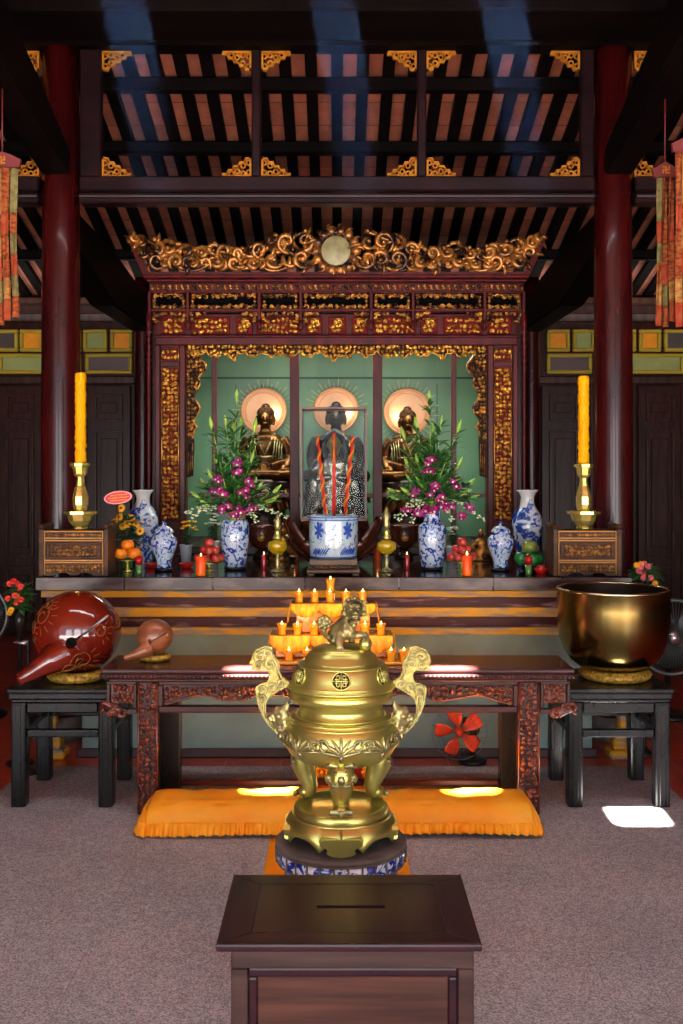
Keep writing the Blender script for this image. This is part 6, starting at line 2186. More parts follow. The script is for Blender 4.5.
def pillar_candle(name, px, Y, py0, py1, rpx, m, lab, fh=0.018):
    x = WX(px, Y)
    s = S(Y)
    h = WZ(py1, Y) - WZ(py0, Y)
    t = thing(name, lab, 'candle', (x, Y, AZ))
    r = rpx * s
    MB().lathe([(r * 0.97, 0), (r, 0.002), (r, h * 0.97), (r * 0.92, h), (r * 0.7, h * 0.985), (0, h * 0.975)], x, Y, AZ, 24).build('wax', M[m], t)
    if fh:
        MB().tube([(x, Y, AZ + h * 0.97), (x, Y, AZ + h + 0.004)], 0.0013, 6).build('wick', M['soot_and_hole_shade'], t)
        flame(MB(), x, Y, AZ + h + 0.001, fh).build('flame', M['flame'], t)
pillar_candle('red_candle', 201, 5.66, 577, 558, 5, 'wax_red', 'orange red cylinder candle in front of the apples beside the straight vase')
pillar_candle('red_candle', 467, 5.66, 578, 558, 5, 'wax_red', 'lit orange red cylinder candle in front of the apples by the narrow necked vase', 0.024)
pillar_candle('red_candle', 294.5, 6.62, 561, 546, 3.4, 'wax_red', 'small orange candle behind the lotus petals near the shorter oil lamp', 0.02)
pillar_candle('red_candle', 377.5, 6.62, 561, 546, 3.4, 'wax_red', 'small orange candle behind the lotus petals near the taller oil lamp', 0.02)
pillar_candle('votive_candle', 264, 5.98, 571, 556, 2.6, 'red_glass', 'thin red glass votive candle between the straight vase and oil lamp', 0.016)
pillar_candle('votive_candle', 407, 5.98, 571, 556, 2.6, 'red_glass', 'thin red glass votive candle beside the narrow necked vase', 0.016)
for px, lab in ((139, 'small red topped green glass beside the oranges'), (528.5, 'small red topped green glass in front of the green fruit')):
    Y = 5.70
    x = WX(px, Y)
    t = thing('votive_glass', lab, 'glass', (x, Y, AZ))
    r = 3.6 * S(Y)
    MB().lathe([(r * 0.85, 0), (r * 0.9, 0.002), (r, 0.055)], x, Y, AZ, 20).build('lower_glass', M['green_glass'], t)
    MB().lathe([(r, 0.0552), (r * 1.08, 0.1), (r * 1.02, 0.1), (r * 0.9, 0.07), (0, 0.066)], x, Y, AZ, 20).build('upper_glass', M['red_glass'], t)

# ------------------------------------------------------------------ dark urns, small gilt figures and pots at the back
UY = 6.72
for px, lab in ((262, 'dark bronze urn half hidden behind the straight vase and its orchids'), (404, 'dark bronze urn half hidden behind the narrow necked vase')):
    x = WX(px, UY)
    s = S(UY)
    t = thing('bronze_urn', lab, 'urn', (x, UY, AZ))
    q = lambda l: [(r * s, AZ + z * s) for r, z in l]
    MB().lathe(q([(9, 0), (10, 2), (7, 5), (5, 8), (4.6, 9)]), x, UY, 0, 30).build('foot', M['bronze_dark'], t)
    MB().lathe(q([(4.8, 9.1), (9, 11), (13.4, 18), (14.6, 25), (14, 31), (15, 33), (14.2, 33.6), (12.6, 31), (0, 28)]), x, UY, 0, 36).build('bowl', M['lotus'], t)
    MB().ball((x, UY - 13.4 * s, AZ + 22 * s), (0.026, 0.008, 0.03), 12, 8).build('boss', M['gold_dark'], t)
def figurine(px, Y, h, lab):
    x = WX(px, Y)
    t = thing('gilt_figurine', lab, 'figurine', (x, Y, AZ))
    mb = MB()
    mb.lathe([(0.36 * h, 0), (0.38 * h, 0.1 * h), (0.3 * h, 0.16 * h), (0.33 * h, 0.22 * h), (0.24 * h, 0.36 * h), (0.2 * h, 0.5 * h), (0.2 * h, 0.62 * h), (0.08 * h, 0.7 * h)], x, Y, AZ, 22, sy=0.75)
    mb.ball((x, Y, AZ + 0.8 * h), (0.11 * h, 0.11 * h, 0.13 * h), 14, 10)
    mb.lathe([(0.1 * h, 0.86 * h), (0.06 * h, 0.93 * h), (0.0, h)], x, Y, AZ, 12)
    for s in (-1, 1):
        mb.tube([(x + s * 0.2 * h, Y, AZ + 0.6 * h), (x + s * 0.27 * h, Y - 0.05 * h, AZ + 0.42 * h), (x + s * 0.06 * h, Y - 0.18 * h, AZ + 0.36 * h)], [0.07 * h, 0.06 * h, 0.04 * h], 8)
    melt(mb.build('body', M['gold_dark'], t), 0.005, 1)
figurine(481, 6.55, 0.2, 'small gilt seated figure between the narrow necked vase and the tall blue vase')
figurine(283, 6.55, 0.24, 'small gilt seated figure behind the oil lamp and straight vase')

# clear acrylic screens and white blossom pot behind the straight vase
def pot_flowers(px, Y, h, potm, petal, lab, n=16, name='potted_flower', spread=0.06):
    x = WX(px, Y)
    rg = random.Random(int(px * 7))
    t = thing(name, lab, 'flowers', (x, Y, AZ))
    MB().lathe([(0.026, 0), (0.03, 0.002), (0.038, h * 0.4), (0.04, h * 0.42), (0.034, h * 0.4), (0, h * 0.36)], x, Y, AZ, 24).build('pot', M[potm], t)
    lv, st = MB(), MB()
    for i in range(n):
        a = rg.uniform(0, 2 * pi)
        rr = spread * sqrt(rg.random())
        top = Vector((x + rr * cos(a), Y + 0.6 * rr * sin(a), AZ + h * rg.uniform(0.75, 1.0)))
        b0_ = Vector((x, Y, AZ + h * 0.37))
        st.tube([b0_, b0_.lerp(top, 0.5) + Vector((0, 0, 0.01)), top], 0.0015, 5)
        for q in range(3):
            leaf_blade(lv, b0_.lerp(top, rg.uniform(0.2, 0.9)), (cos(a + q * 2), sin(a + q * 2), 0.3), 0.045, 0.018, 0.4)
        fl = MB()
        for q in range(9):
            b2 = 2 * pi * q / 9
            fl.ball(top + Vector((0.009 * cos(b2), 0.009 * sin(b2), 0)), (0.006, 0.006, 0.004), 7, 5)
        fl.ball(top, (0.007, 0.007, 0.006), 8, 6)
        fl.build('blossom', M[petal], t)
    st.build('stem', M['leaf_dark'], t)
    lv.build('foliage', M['leaf_dark'], t)
pot_flowers(186, 6.42, 0.26, 'white_card', 'flower_y', 'yellow flowers in a white pot behind the lidded jar near the apples', 14, spread=0.08)
pot_flowers(213, 6.5, 0.3, 'china_white', 'orchid_w', 'white flowers in a pale pot behind the apples', 18, spread=0.05)
pot_flowers(452, 6.5, 0.22, 'china_white', 'orchid_w', 'white flowers in a pale pot behind the apples by the narrow necked vase', 10, spread=0.035)

# bouquet of yellow daisies with the pink oval card, between chest and tall vase
DYY = 6.05
dxc = WX(127, DYY)
t = thing('daisy_bouquet', 'bunch of yellow daisies in dark leaves behind the oranges', 'flowers', (dxc, DYY, AZ))
MB().lathe([(0.03, 0), (0.034, 0.004), (0.03, 0.05), (0.026, 0.1), (0.036, 0.15), (0.033, 0.15), (0, 0.1)], dxc, DYY, AZ, 24).build('vase', M['green_glass'], t)
rg = random.Random(77)
st, lv = MB(), MB()
for (px, py) in ((121, 508), (119, 517), (127, 524), (136, 524), (131, 518), (123, 526), (114, 522), (140, 531)):
    c = Vector(P_(px, py, DYY - rg.uniform(0.0, 0.08)))
    b0_ = Vector((dxc, DYY, AZ + 0.13))
    st.tube([b0_, b0_.lerp(c, 0.5) + Vector((0, 0, 0.02)), c], 0.002, 6)
    f = (Vector((rg.uniform(-0.4, 0.4), -1, rg.uniform(0.2, 0.7)))).normalized()
    u = f.cross(Vector((0, 0, 1))).normalized(); v = u.cross(f)
    fl = MB()
    for q in range(16):
        a = 2 * pi * q / 16
        d = u * cos(a) + v * sin(a); e_ = u * -sin(a) + v * cos(a)
        fl.grid(lambda i, j, d=d, e_=e_: c + d * (0.006 + 0.02 * i) + e_ * (0.008 * sin(pi * (0.15 + 0.8 * i)) * (j - 0.5)) - f * 0.004 * i, 3, 2, 0.0008)
    o = fl.build('daisy', M['flower_y'], t)
    MB().ball(c + f * 0.003, 0.008, 10, 6).build('centre', M['flower_c'], o)
for q in range(70):
    a = rg.uniform(0, 2 * pi)
    p = Vector((dxc, DYY, AZ + 0.14 + rg.uniform(0, 0.14))) + Vector((0.03 * cos(a), 0.03 * sin(a), 0))
    leaf_blade(lv, p, (cos(a), sin(a) * 0.7, rg.uniform(-0.2, 0.7)), rg.uniform(0.06, 0.11), rg.uniform(0.03, 0.045), rg.uniform(0.1, 0.5))
st.build('stem', M['leaf_dark'], t)
lv.build('foliage', M['leaf_dark'], t)
# oval greeting card on a stick
OY = 5.9
ox, oz = WX(118, OY), WZ(497.5, OY)
t = thing('greeting_card', 'pink rimmed red oval card with lines of gold lettering above the daisies', 'card', (ox, OY, oz - 0.3))
def oval(rx, rz, y0, y1): return MB().prism([(ox + rx * cos(a * pi / 24) , oz + rz * sin(a * pi / 24) + 0.1 * rx * cos(a * pi / 24)) for a in range(48)], y0, y1)
o_ = oval(14 * S(OY), 6.6 * S(OY), OY - 0.002, OY + 0.002)
o_.build('border', M['sign_pink'], t)
oval(12.4 * S(OY), 5.4 * S(OY), OY - 0.0036, OY - 0.0021).build('face', M['sign_red'], t)
mb = MB()
rg = random.Random(9)
for row, (half, z) in enumerate(((7.6, 2.7), (9.8, 0.0), (7.4, -2.7))):
    xx = -half
    while xx < half:
        w_ = rg.uniform(1.0, 2.0)
        pts = [(ox + (xx + w_ * i / 4) * S(OY), OY - 0.004, oz + (z + rg.uniform(-0.75, 0.75) + 0.1 * xx) * S(OY)) for i in range(5)]
        mb.tube(pts, 0.0017, 5)
        xx += w_ + 0.6
mb.build('lettering', M['sign_gold'], t)
MB().tube([(ox, OY + 0.003, oz - 5.8 * S(OY)), (ox + 0.008, OY + 0.005, AZ + 0.001)], 0.002, 6).build('stick', M['stem'], t)

# ------------------------------------------------------------------ wooden fish drums
def ring_cushion(px, py, Y, R, r, z, lab, m='brocade'):
    x = WX(px, Y)
    t = thing('ring_cushion', lab, 'cushion', (x, Y, z))
    MB().torus((x, Y, z + r + 0.0005), R, r, 64, 14, wob=lambda a, t_: 1 + 0.05 * sin(a * 34) * cos(t_)).build('ring', M[m], t)
    MB().torus((x, Y, z + r + 0.0005), R + r * 0.55, r * 0.62, 72, 8, wob=lambda a, t_: 1 + 0.12 * sin(a * 40 + 3 * t_)).build('braid', M[m], t)
    return x, z + 2 * r


def wooden_fish(name, x, Y, zc, R, mbody, lab, grip, slit_dir, hole, carve_lines=None, vox=0.006):
    """hollow fish drum: round body, tapering tail-handle, round hole and long slit"""
    t = thing(name, lab, 'wooden fish drum', (x, Y, zc - R * 0.95))
    mb = MB().ball((x, Y, zc), (R * 1.03, R * 0.92, R * 0.97), 40, 28)
    P = [Vector(p) for p in grip]
    rad = [R * q for q in (0.46, 0.40, 0.31, 0.235, 0.19, 0.17, 0.13)]
    mb.tube(P, rad, 22)
    o = melt(mb.build('body', M[mbody], t), vox, 3)
    c = Vector((x, Y, zc))
    h = Vector(hole); sd = Vector(slit_dir)
    # slit: thin slab through hole and slit end, perpendicular to the skin
    n = ((h - c).normalized() + (sd - c).normalized()).normalized()
    d = (sd - h); L = d.length; d.normalize()
    w = n.cross(d).normalized()
    n = d.cross(w).normalized()
    m4 = Matrix(((d.x, w.x, n.x), (d.y, w.y, n.y), (d.z, w.z, n.z))).to_4x4()
    mid = (h + sd) / 2 + n * R * 0.25
    mb = MB()
    bm = bmesh.new(); bmesh.ops.create_cube(bm, size=1.0)
    bmesh.ops.scale(bm, vec=(L, R * 0.052, R * 1.3), verts=bm.verts)
    bmesh.ops.transform(bm, matrix=m4, verts=bm.verts); bmesh.ops.translate(bm, vec=mid, verts=bm.verts)
    cut = mb.from_bm(bm).build('cutter', M['slot'])
    carve(o, cut)
    bm = bmesh.new(); bmesh.ops.create_cone(bm, cap_ends=True, segments=28, radius1=R * 0.125, radius2=R * 0.125, depth=R * 1.1)
    hn = (h - c).normalized()
    hn = (hn + Vector((0, -0.6, 0))).normalized()
    bmesh.ops.transform(bm, matrix=hn.to_track_quat('Z', 'Y').to_matrix().to_4x4(), verts=bm.verts); bmesh.ops.translate(bm, vec=h + hn * R * 0.1, verts=bm.verts)
    cut = MB().from_bm(bm).build('cutter', M['slot'])
    carve(o, cut)
    if not o.data.materials: o.data.materials.append(M[mbody])
    for p in o.data.polygons: p.use_smooth = True
    m_ = o.modifiers.new('e', 'EDGE_SPLIT'); m_.split_angle = radians(42)
    apply_mods(o)
    # black ball that paints the shade inside the drum, seen through its openings
    MB().ball((x, Y, zc), (R * 0.6, R * 0.55, R * 0.56), 20, 14).build('hollow', M['soot_and_hole_shade'], t)
    if carve_lines:
        bv = BVHTree.FromPolygons([v.co + Vector(t.location) for v in o.data.vertices], [p.vertices[:] for p in o.data.polygons])
        for motif in carve_lines:
            mb = MB()
            for pts, rad_ in motif:
                out = []
                for q in pts:
                    loc, nn, i_, d_ = bv.find_nearest(c + Vector(q) * R * 1.05)
                    if loc is not None: out.append(loc)
                if len(out) > 2: mb.tube(out, rad_, 6)
            mb.build('gilt_swirl', M['fish_line'], t)
    return t
# the big red one on its ring cushion
FYB = 5.08
fx, fz = WX(77, FYB), WZ(634, FYB)
ring_cushion(77, 680, FYB, 0.112, 0.025, SZ + E, 'gold brocade ring cushion under the big red wooden fish')
Rb = 42.5 * S(FYB)
fz = SZ + 0.05 + Rb * 0.885
g = lambda px, py, Y: Vector((WX(px, Y), Y, WZ(py, Y)))
grip = [g(72, 650, 4.98), g(62, 655, 4.93), g(50, 661, 4.90), g(40, 667, 4.885), g(31, 673, 4.875), g(24, 677, 4.868), g(18, 680.5, 4.862)]
lines = []
for cxy, rr, tn in (((-0.62, -0.52, 0.42), 0.30, 1.4), ((-0.5, -0.4, 0.62), 0.16, 1.2), ((0.28, -0.75, -0.55), 0.28, 1.5), ((0.0, -0.72, -0.62), 0.2, 1.2), ((-0.72, -0.3, 0.1), 0.2, 1.2), ((0.62, -0.6, 0.1), 0.2, 1.2)):
    v0 = Vector(cxy).normalized()
    u_ = v0.cross(Vector((0, 0, 1))).normalized(); w_ = u_.cross(v0)
    pts = []
    for i in range(26):
        q = i / 25
        a = q * 2 * pi * tn
        r_ = rr * (1 - 0.75 * q)
        pts.append(tuple((v0 + u_ * r_ * cos(a) + w_ * r_ * sin(a)).normalized()))
    motif = [(pts, 0.0022)]
    for j in range(5):
        a = 0.5 * j
        motif.append(([tuple((v0 + (u_ * cos(a + 2.4) + w_ * sin(a + 2.4)) * (rr * (1.1 + 0.16 * i))).normalized()) for i in range(5)], 0.0016))
    lines.append(motif)
wooden_fish('wooden_fish', fx, FYB, fz, Rb, 'fish_red', 'big glossy red wooden fish drum with tail handle on the black stool', grip, g(114, 614, 4.93), g(71, 643, 4.885), lines)
# the small tan one on the table
FYS = 4.94
x, z = ring_cushion(155.5, 660, FYS + 0.014, 0.056, 0.015, TZ + E, 'small gold ring cushion under the small tan wooden fish on the table')
Rs = 17.6 * S(FYS)
zs = TZ + 0.042 + Rs * 0.90
grip = [g(149, 648, 4.89), g(144, 651, 4.873), g(139, 653, 4.866), g(135, 654.5, 4.862), g(131, 656, 4.859), g(128, 657, 4.857), g(124, 658, 4.855)]
wooden_fish('wooden_fish', WX(155, FYS), FYS, zs, Rs, 'fish_tan', 'small tan wooden fish drum on a ring cushion at the table end', grip, g(169, 632, 4.88), g(150, 642, 4.86), None, 0.0032)
# thin black stand with a pale pointed tip, behind the big fish
t = thing('slim_stand', 'thin black stand with a pale pointed tip between altar corner and big fish', 'mallet', (WX(28, 5.42), 5.42, 0.0085))
Ym = 5.44
xm = WX(28, Ym)
MB().lathe([(0.07, 0), (0.072, 0.01), (0.02, 0.02), (0.009, 0.03), (0.009, WZ(641, Ym) - 0.0085)], xm, Ym, 0.0085, 20).build('stand', M['black_plastic'], t)
mb = MB().tube([(xm + 0.006, Ym, WZ(642.5, Ym)), (WX(22, Ym), Ym, WZ(643, Ym)), (WX(13, Ym), Ym, WZ(642, Ym))], [0.013, 0.012, 0.003], 12)
mb.build('pale_tip', M['steel'], t)

# ------------------------------------------------------------------ big singing bowl
BYY = 5.11
bx = WX(613, BYY)
x, z = ring_cushion(615, 684, BYY, 0.142, 0.026, SZ + E, 'thick gold brocade ring cushion under the big metal bowl')
t = thing('singing_bowl', 'big dark bronze singing bowl with bright rim on the black stool', 'bowl', (bx, BYY, SZ + 0.045))
s = S(BYY)
z0 = SZ + 0.052
zr = WZ(587.5, BYY) - z0
pr = [(0, 0), (24, 0.0), (34, 0.012), (43, 0.045), (49, 0.09), (53, 0.15), (54.8, 0.22), (55.3, 0.3), (55.5, zr - 0.014), (55.9, zr - 0.008)]
MB().lathe([(r * s, zz) for r, zz in pr], bx, BYY, z0, 80, close=False).build('body', M['bowl'], t)
MB().lathe([(55.8 * s, zr - 0.008), (55.9 * s, zr - 0.002), (55 * s, zr), (52.6 * s, zr), (52.2 * s, zr - 0.006)], bx, BYY, z0, 80, close=False).build('rim', M['bowl_in'], t)
pi_ = [(52.2, zr - 0.006), (52.4, 0.3), (51.5, 0.22), (49.5, 0.155), (45, 0.1), (38, 0.055), (24, 0.022), (0, 0.015)]
MB().lathe([(r * s, zz) for r, zz in pi_], bx, BYY, z0, 80, close=False).build('inside', M['bronze_dark'], t)

# ------------------------------------------------------------------ tiered candle stand with fringes on the table
KY = 4.97
kx = WX(332, KY)
zt1, zt2 = WZ(603, KY), WZ(633, KY)
t = thing('candle_tier', 'two tier amber gold candle stand hung with yellow fringes on the table', 'candle stand', (kx, KY, TZ + E))
tx = lambda px: WX(px, KY)
mb = MB().box(tx(252), tx(410), KY - 0.14, KY + 0.10, TZ + E, TZ + E + 0.014, 0.004, 2)
mb.build('tray', M['glow_cup'], t)
MB().box(tx(276), tx(390), KY - 0.05, KY + 0.095, TZ + E + 0.0145, zt2 - 0.012, 0.008, 2).build('lower_tier', M['tier'], t)
MB().box(tx(271), tx(392), KY - 0.072, KY + 0.1, zt2 - 0.0115, zt2, 0.004, 2).build('lower_shelf', M['tier'], t)
MB().box(tx(296), tx(370), KY - 0.005, KY + 0.09, zt2 + 0.0005, zt1 - 0.012, 0.008, 2).build('upper_tier', M['tier'], t)
MB().box(tx(291), tx(375), KY - 0.017, KY + 0.095, zt1 - 0.0115, zt1, 0.004, 2).build('upper_shelf', M['tier'], t)
def swag(px0, px1, yf, z, n, deep, parent):
    for i in range(n):
        a, b_ = px0 + (px1 - px0) * i / n, px0 + (px1 - px0) * (i + 1) / n
        def fn(u, v):
            px = a + (b_ - a) * u
            d = deep * (0.35 + 0.65 * sin(pi * u) ** 0.8)
            body = d * v
            tas = 0.004 * sin(u * (b_ - a) * 3.2) * v
            return (tx(px), yf - 0.003 - 0.008 * sin(pi * v) + tas, z - body - 0.0025 * abs(sin(u * (b_ - a) * 1.6)) * v)
        MB().grid(fn, 40, 8, 0.004).build('fringe', M['fringe'], parent)
swag(291, 375, KY - 0.017 - 0.004, zt1 - 0.001, 3, 0.06, t)
swag(271, 392, KY - 0.072 - 0.004, zt2 - 0.001, 3, 0.085, t)
for s_ in (-1, 1):                                    # tails of fringe at both ends
    for (e, yf, z, dp) in ((291 if s_ < 0 else 375, KY - 0.017, zt1, 0.09), (271 if s_ < 0 else 392, KY - 0.072, zt2, 0.125)):
        def fn(u, v, e=e, yf=yf, z=z, dp=dp, s_=s_):
            return (tx(e) + s_ * (0.005 + 0.012 * v + 0.003 * sin(u * 40) * v), yf + 0.006 + 0.07 * u, z - 0.001 - dp * v * (1 - 0.35 * u))
        g_ = MB().grid(fn, 18, 8, 0.004)
        if s_ > 0: g_.f = [tuple(reversed(f)) for f in g_.f]
        g_.build('fringe', M['fringe'], t)
mb = MB()
rg = random.Random(12)
for q in range(46):                                  # little sequins on the tier fronts
    if q % 2: mb.ball((tx(rg.uniform(280, 386)), KY - 0.0505, rg.uniform(TZ + 0.03, zt2 - 0.05)), 0.003, 6, 4)
    else: mb.ball((tx(rg.uniform(299, 367)), KY - 0.0055, rg.uniform(zt2 + 0.02, zt1 - 0.03)), 0.003, 6, 4)
mb.build('sequin', M['gold'], t)

def candle_cup(x, y, z, lab, grp):
    t = thing('candle_cup', lab, 'candle', (x, y, z), grp)
    h = 0.052
    MB().lathe([(0.017, 0), (0.0185, 0.002), (0.0175, h * 0.35), (0.0195, h * 0.7), (0.0245, h), (0.0225, h), (0.017, h * 0.6), (0, h * 0.5)], x, y, z, 20).build('cup', M['glow_cup'], t)
    MB().tube([(x, y, z + h * 0.5), (x, y, z + h * 0.72)], 0.0012, 6).build('wick', M['soot_and_hole_shade'], t)
    flame(MB(), x, y, z + h * 0.56, 0.036).build('flame', M['flame'], t)
    return t
cz1, cz2, cz3 = zt1 + E, zt2 + E, TZ + 2 * E + 0.014
c0 = candle_cup(tx(299), KY + 0.02, cz1, 'lit amber candle cup in the row on the upper shelf of the tier', 'candle cups on the upper shelf')
base = Vector(c0.location)
kids = {}
for ch in bpy.data.objects:
    if ch.parent is not None: kids.setdefault(ch.parent, []).append(ch)
def cup_at(px, y, z, lab, grp):
    copy_tree(c0, Vector((tx(px) if y is None else WX(px, y), KY + 0.02 if y is None else y, z)) - base, lab, grp, kids=kids)
for px in (314.5, 330, 346, 363):
    cup_at(px, None, cz1, 'lit amber candle cup in the row on the upper shelf of the tier', 'candle cups on the upper shelf')
# one more raised on a small block behind the middle of the top row
blk = thing('candle_block', 'small amber block raising the topmost candle on the tier', 'block', (tx(330.5), KY + 0.068, cz1))
MB().box(tx(330.5) - 0.021, tx(330.5) + 0.021, KY + 0.047, KY + 0.089, cz1, cz1 + 0.05, 0.004, 2).build('block_body', M['tier'], blk)
MB().box(tx(330.5) - 0.0225, tx(330.5) + 0.0225, KY + 0.046, KY + 0.0905, cz1 + 0.05, cz1 + 0.054, 0.0015).build('cap_plate', M['glow_cup'], blk)
cup_at(330.5, KY + 0.068, cz1 + 0.054 + E, 'topmost lit amber candle cup, raised behind the middle of the upper shelf', None)
for px in (282, 297.5, 314, 330, 365, 381):
    cup_at(px, KY - 0.0525, cz2, 'lit amber candle cup in the row on the lower shelf of the tier', 'candle cups on the lower shelf')
for px in (289, 307, 391, 404):
    cup_at(px, KY - 0.1195, cz3, 'lit amber candle cup on the tray at the foot of the tier', 'candle cups on the tray')

# ------------------------------------------------------------------ electric fan and red stand under the table
FNY = 5.53
fx, fz = WX(459, FNY), WZ(731, FNY)
t = thing('floor_fan', 'small black floor fan with bright orange blades under the table', 'fan', (fx, FNY + 0.02, 0.0005))
mb = MB().lathe([(0.075, 0.001), (0.077, 0.02), (0.05, 0.028), (0.016, 0.034)], fx + 0.085, FNY + 0.11, 0, 28)
mb.build('base', M['black_plastic'], t)
MB().tube([(fx + 0.085, FNY + 0.11, 0.03), (fx + 0.085, FNY + 0.10, fz - 0.04), (fx + 0.06, FNY + 0.06, fz + 0.0)], [0.014, 0.012, 0.012], 12).build('pole', M['black_plastic'], t)
MB().ball((fx + 0.085, FNY + 0.10, WZ(767, FNY)), (0.022, 0.022, 0.026), 14, 10).build('knob', M['fan_orange'], t)
MB().ball((fx + 0.05, FNY + 0.06, fz), (0.07, 0.06, 0.06), 18, 12).build('motor', M['black_plastic'], t)
R = 25 * S(FNY)
hub = MB().lathe([(0.0, -0.03), (0.018, -0.028), (0.02, 0.01), (0.0, 0.012)], 0, 0, 0, 20)
hub.v = [(fx + v[0], FNY + v[2], fz + v[1]) for v in hub.v]
hub.build('hub', M['fan_orange'], t)
for k in range(5):
    a0 = pi / 2 + 0.25 + k * 2 * pi / 5
    def blade(u, v, a0=a0):
        r = 0.018 + (R - 0.022) * u
        a = a0 + (v - 0.5) * (0.55 + 0.3 * sin(pi * u)) 
        return (fx + r * cos(a), FNY - 0.008 + 0.035 * (v - 0.5), fz + r * sin(a))
    MB().grid(blade, 10, 5, 0.002).build('blade', M['fan_orange'], t)
mb = MB()
for rr in (0.35, 0.7, 1.1):
    mb.tube([(fx + R * rr * cos(a * pi / 20), FNY - 0.045 + 0.02 * rr ** 2, fz + R * rr * sin(a * pi / 20)) for a in range(40)], 0.0016, 5, closed=True)
for k in range(28):
    a = 2 * pi * k / 28
    mb.tube([(fx + R * rr * cos(a), FNY - 0.045 + 0.02 * rr ** 2, fz + R * rr * sin(a)) for rr in (0.12, 0.4, 0.7, 1.1)] + [(fx + R * 1.1 * cos(a), FNY + 0.04, fz + R * 1.1 * sin(a))], 0.001, 4)
mb.build('grille', M['grey_metal'], t)

RY = 5.22
rx = WX(346, RY)
t = thing('gilt_red_stand', 'low red and gold flowered stand seen between the censer legs', 'stand', (rx, RY, 0.009))
w_ = 0.19
zt_ = WZ(756, RY)
MB().box(rx - w_, rx + w_, RY - 0.07, RY + 0.07, zt_ - 0.02, zt_, 0.006, 2).build('top', M['red_stand'], t)
MB().box(rx - w_ + 0.02, rx + w_ - 0.02, RY - 0.055, RY + 0.055, 0.035, zt_ - 0.0205, 0.006).build('body', mat('deep red lacquer', (150, 20, 10), 0.35), t)
MB().box(rx - w_ + 0.005, rx + w_ - 0.005, RY - 0.068, RY + 0.068, 0.009, 0.0345, 0.006, 2).build('base', M['red_stand'], t)
for px in (322, 346, 369):
    xx = WX(px, RY)
    mb = MB()
    for q in range(8):
        a = q * pi / 4
        mb.ball((xx + 0.028 * cos(a), RY - 0.06, 0.09 + 0.028 * sin(a)), (0.015, 0.008, 0.015), 9, 6)
    mb.ball((xx, RY - 0.066, 0.09), (0.014, 0.008, 0.014), 9, 6)
    mb.build('gilt_flower', mat('bright gilt flower', (244, 150, 20), 0.35, 0.2), t)
for s_ in (-1, 1):
    MB().ball((rx + s_ * (w_ + 0.008), RY - 0.02, zt_ - 0.05), (0.02, 0.02, 0.024), 12, 8).build('side_knob', M['red_stand'], t)

# ------------------------------------------------------------------ flower sprays at the altar corners, fans, banners
def corner_flowers(px, py, Y, w_, h_, cols, lab, seed):
    rg = random.Random(seed)
    x, z = WX(px, Y), WZ(py, Y)
    t = thing('flower_stand', lab, 'flowers', (x, Y, 0.0005))
    MB().lathe([(0.07, 0.0005), (0.072, 0.012), (0.03, 0.025), (0.012, 0.05), (0.012, z - h_ - 0.06), (0.03, z - h_ - 0.04), (0.045, z - h_ * 0.5), (0.04, z - h_ * 0.5), (0, z - h_ * 0.7)], x, Y, 0, 24).build('pedestal', M['black_lac'], t)
    lv, st = MB(), MB()
    b0_ = Vector((x, Y, z - h_ * 0.6))
    for q in range(150):
        a = rg.uniform(0, 2 * pi)
        el = rg.uniform(-0.5, 1.4)
        p = b0_ + Vector((w_ * 0.5 * cos(a) * rg.random(), w_ * 0.4 * sin(a) * rg.random(), h_ * rg.uniform(0.1, 1.1)))
        leaf_blade(lv, p, (cos(a), sin(a) * 0.7, el * 0.5), rg.uniform(0.05, 0.085), rg.uniform(0.024, 0.038), rg.uniform(0.1, 0.5))
    for q in range(len(cols) * 3):
        a = rg.uniform(0, 2 * pi)
        c = Vector((x + w_ * 0.85 * cos(a) * sqrt(rg.random()), Y - rg.uniform(0.03, 0.08), z + h_ * rg.uniform(-0.75, 0.85)))
        st.tube([b0_, b0_.lerp(c, 0.6) + Vector((0, 0, 0.01)), c], 0.0018, 5)
        fl = MB()
        for e_ in range(7):
            b2 = e_ * 0.9
            fl.ball(c + Vector((0.009 * cos(b2), -0.003 * e_ / 3, 0.009 * sin(b2))), (0.009, 0.008, 0.009), 8, 6)
        fl.build('blossom', M[cols[q % len(cols)]], t)
    st.build('stem', M['leaf_dark'], t)
    lv.build('foliage', M['leaf'], t)
corner_flowers(20, 598, 5.62, 0.062, 0.12, ['flower_red', 'flower_red', 'flower_y', 'flower_red'], 'red flower spray on a dark stand at the altar corner by the big fish', 3)
corner_flowers(644, 574, 5.80, 0.07, 0.07, ['flower_pink', 'flower_red', 'flower_y', 'flower_pink'], 'pink and red flower spray on a dark stand behind the metal bowl', 4)

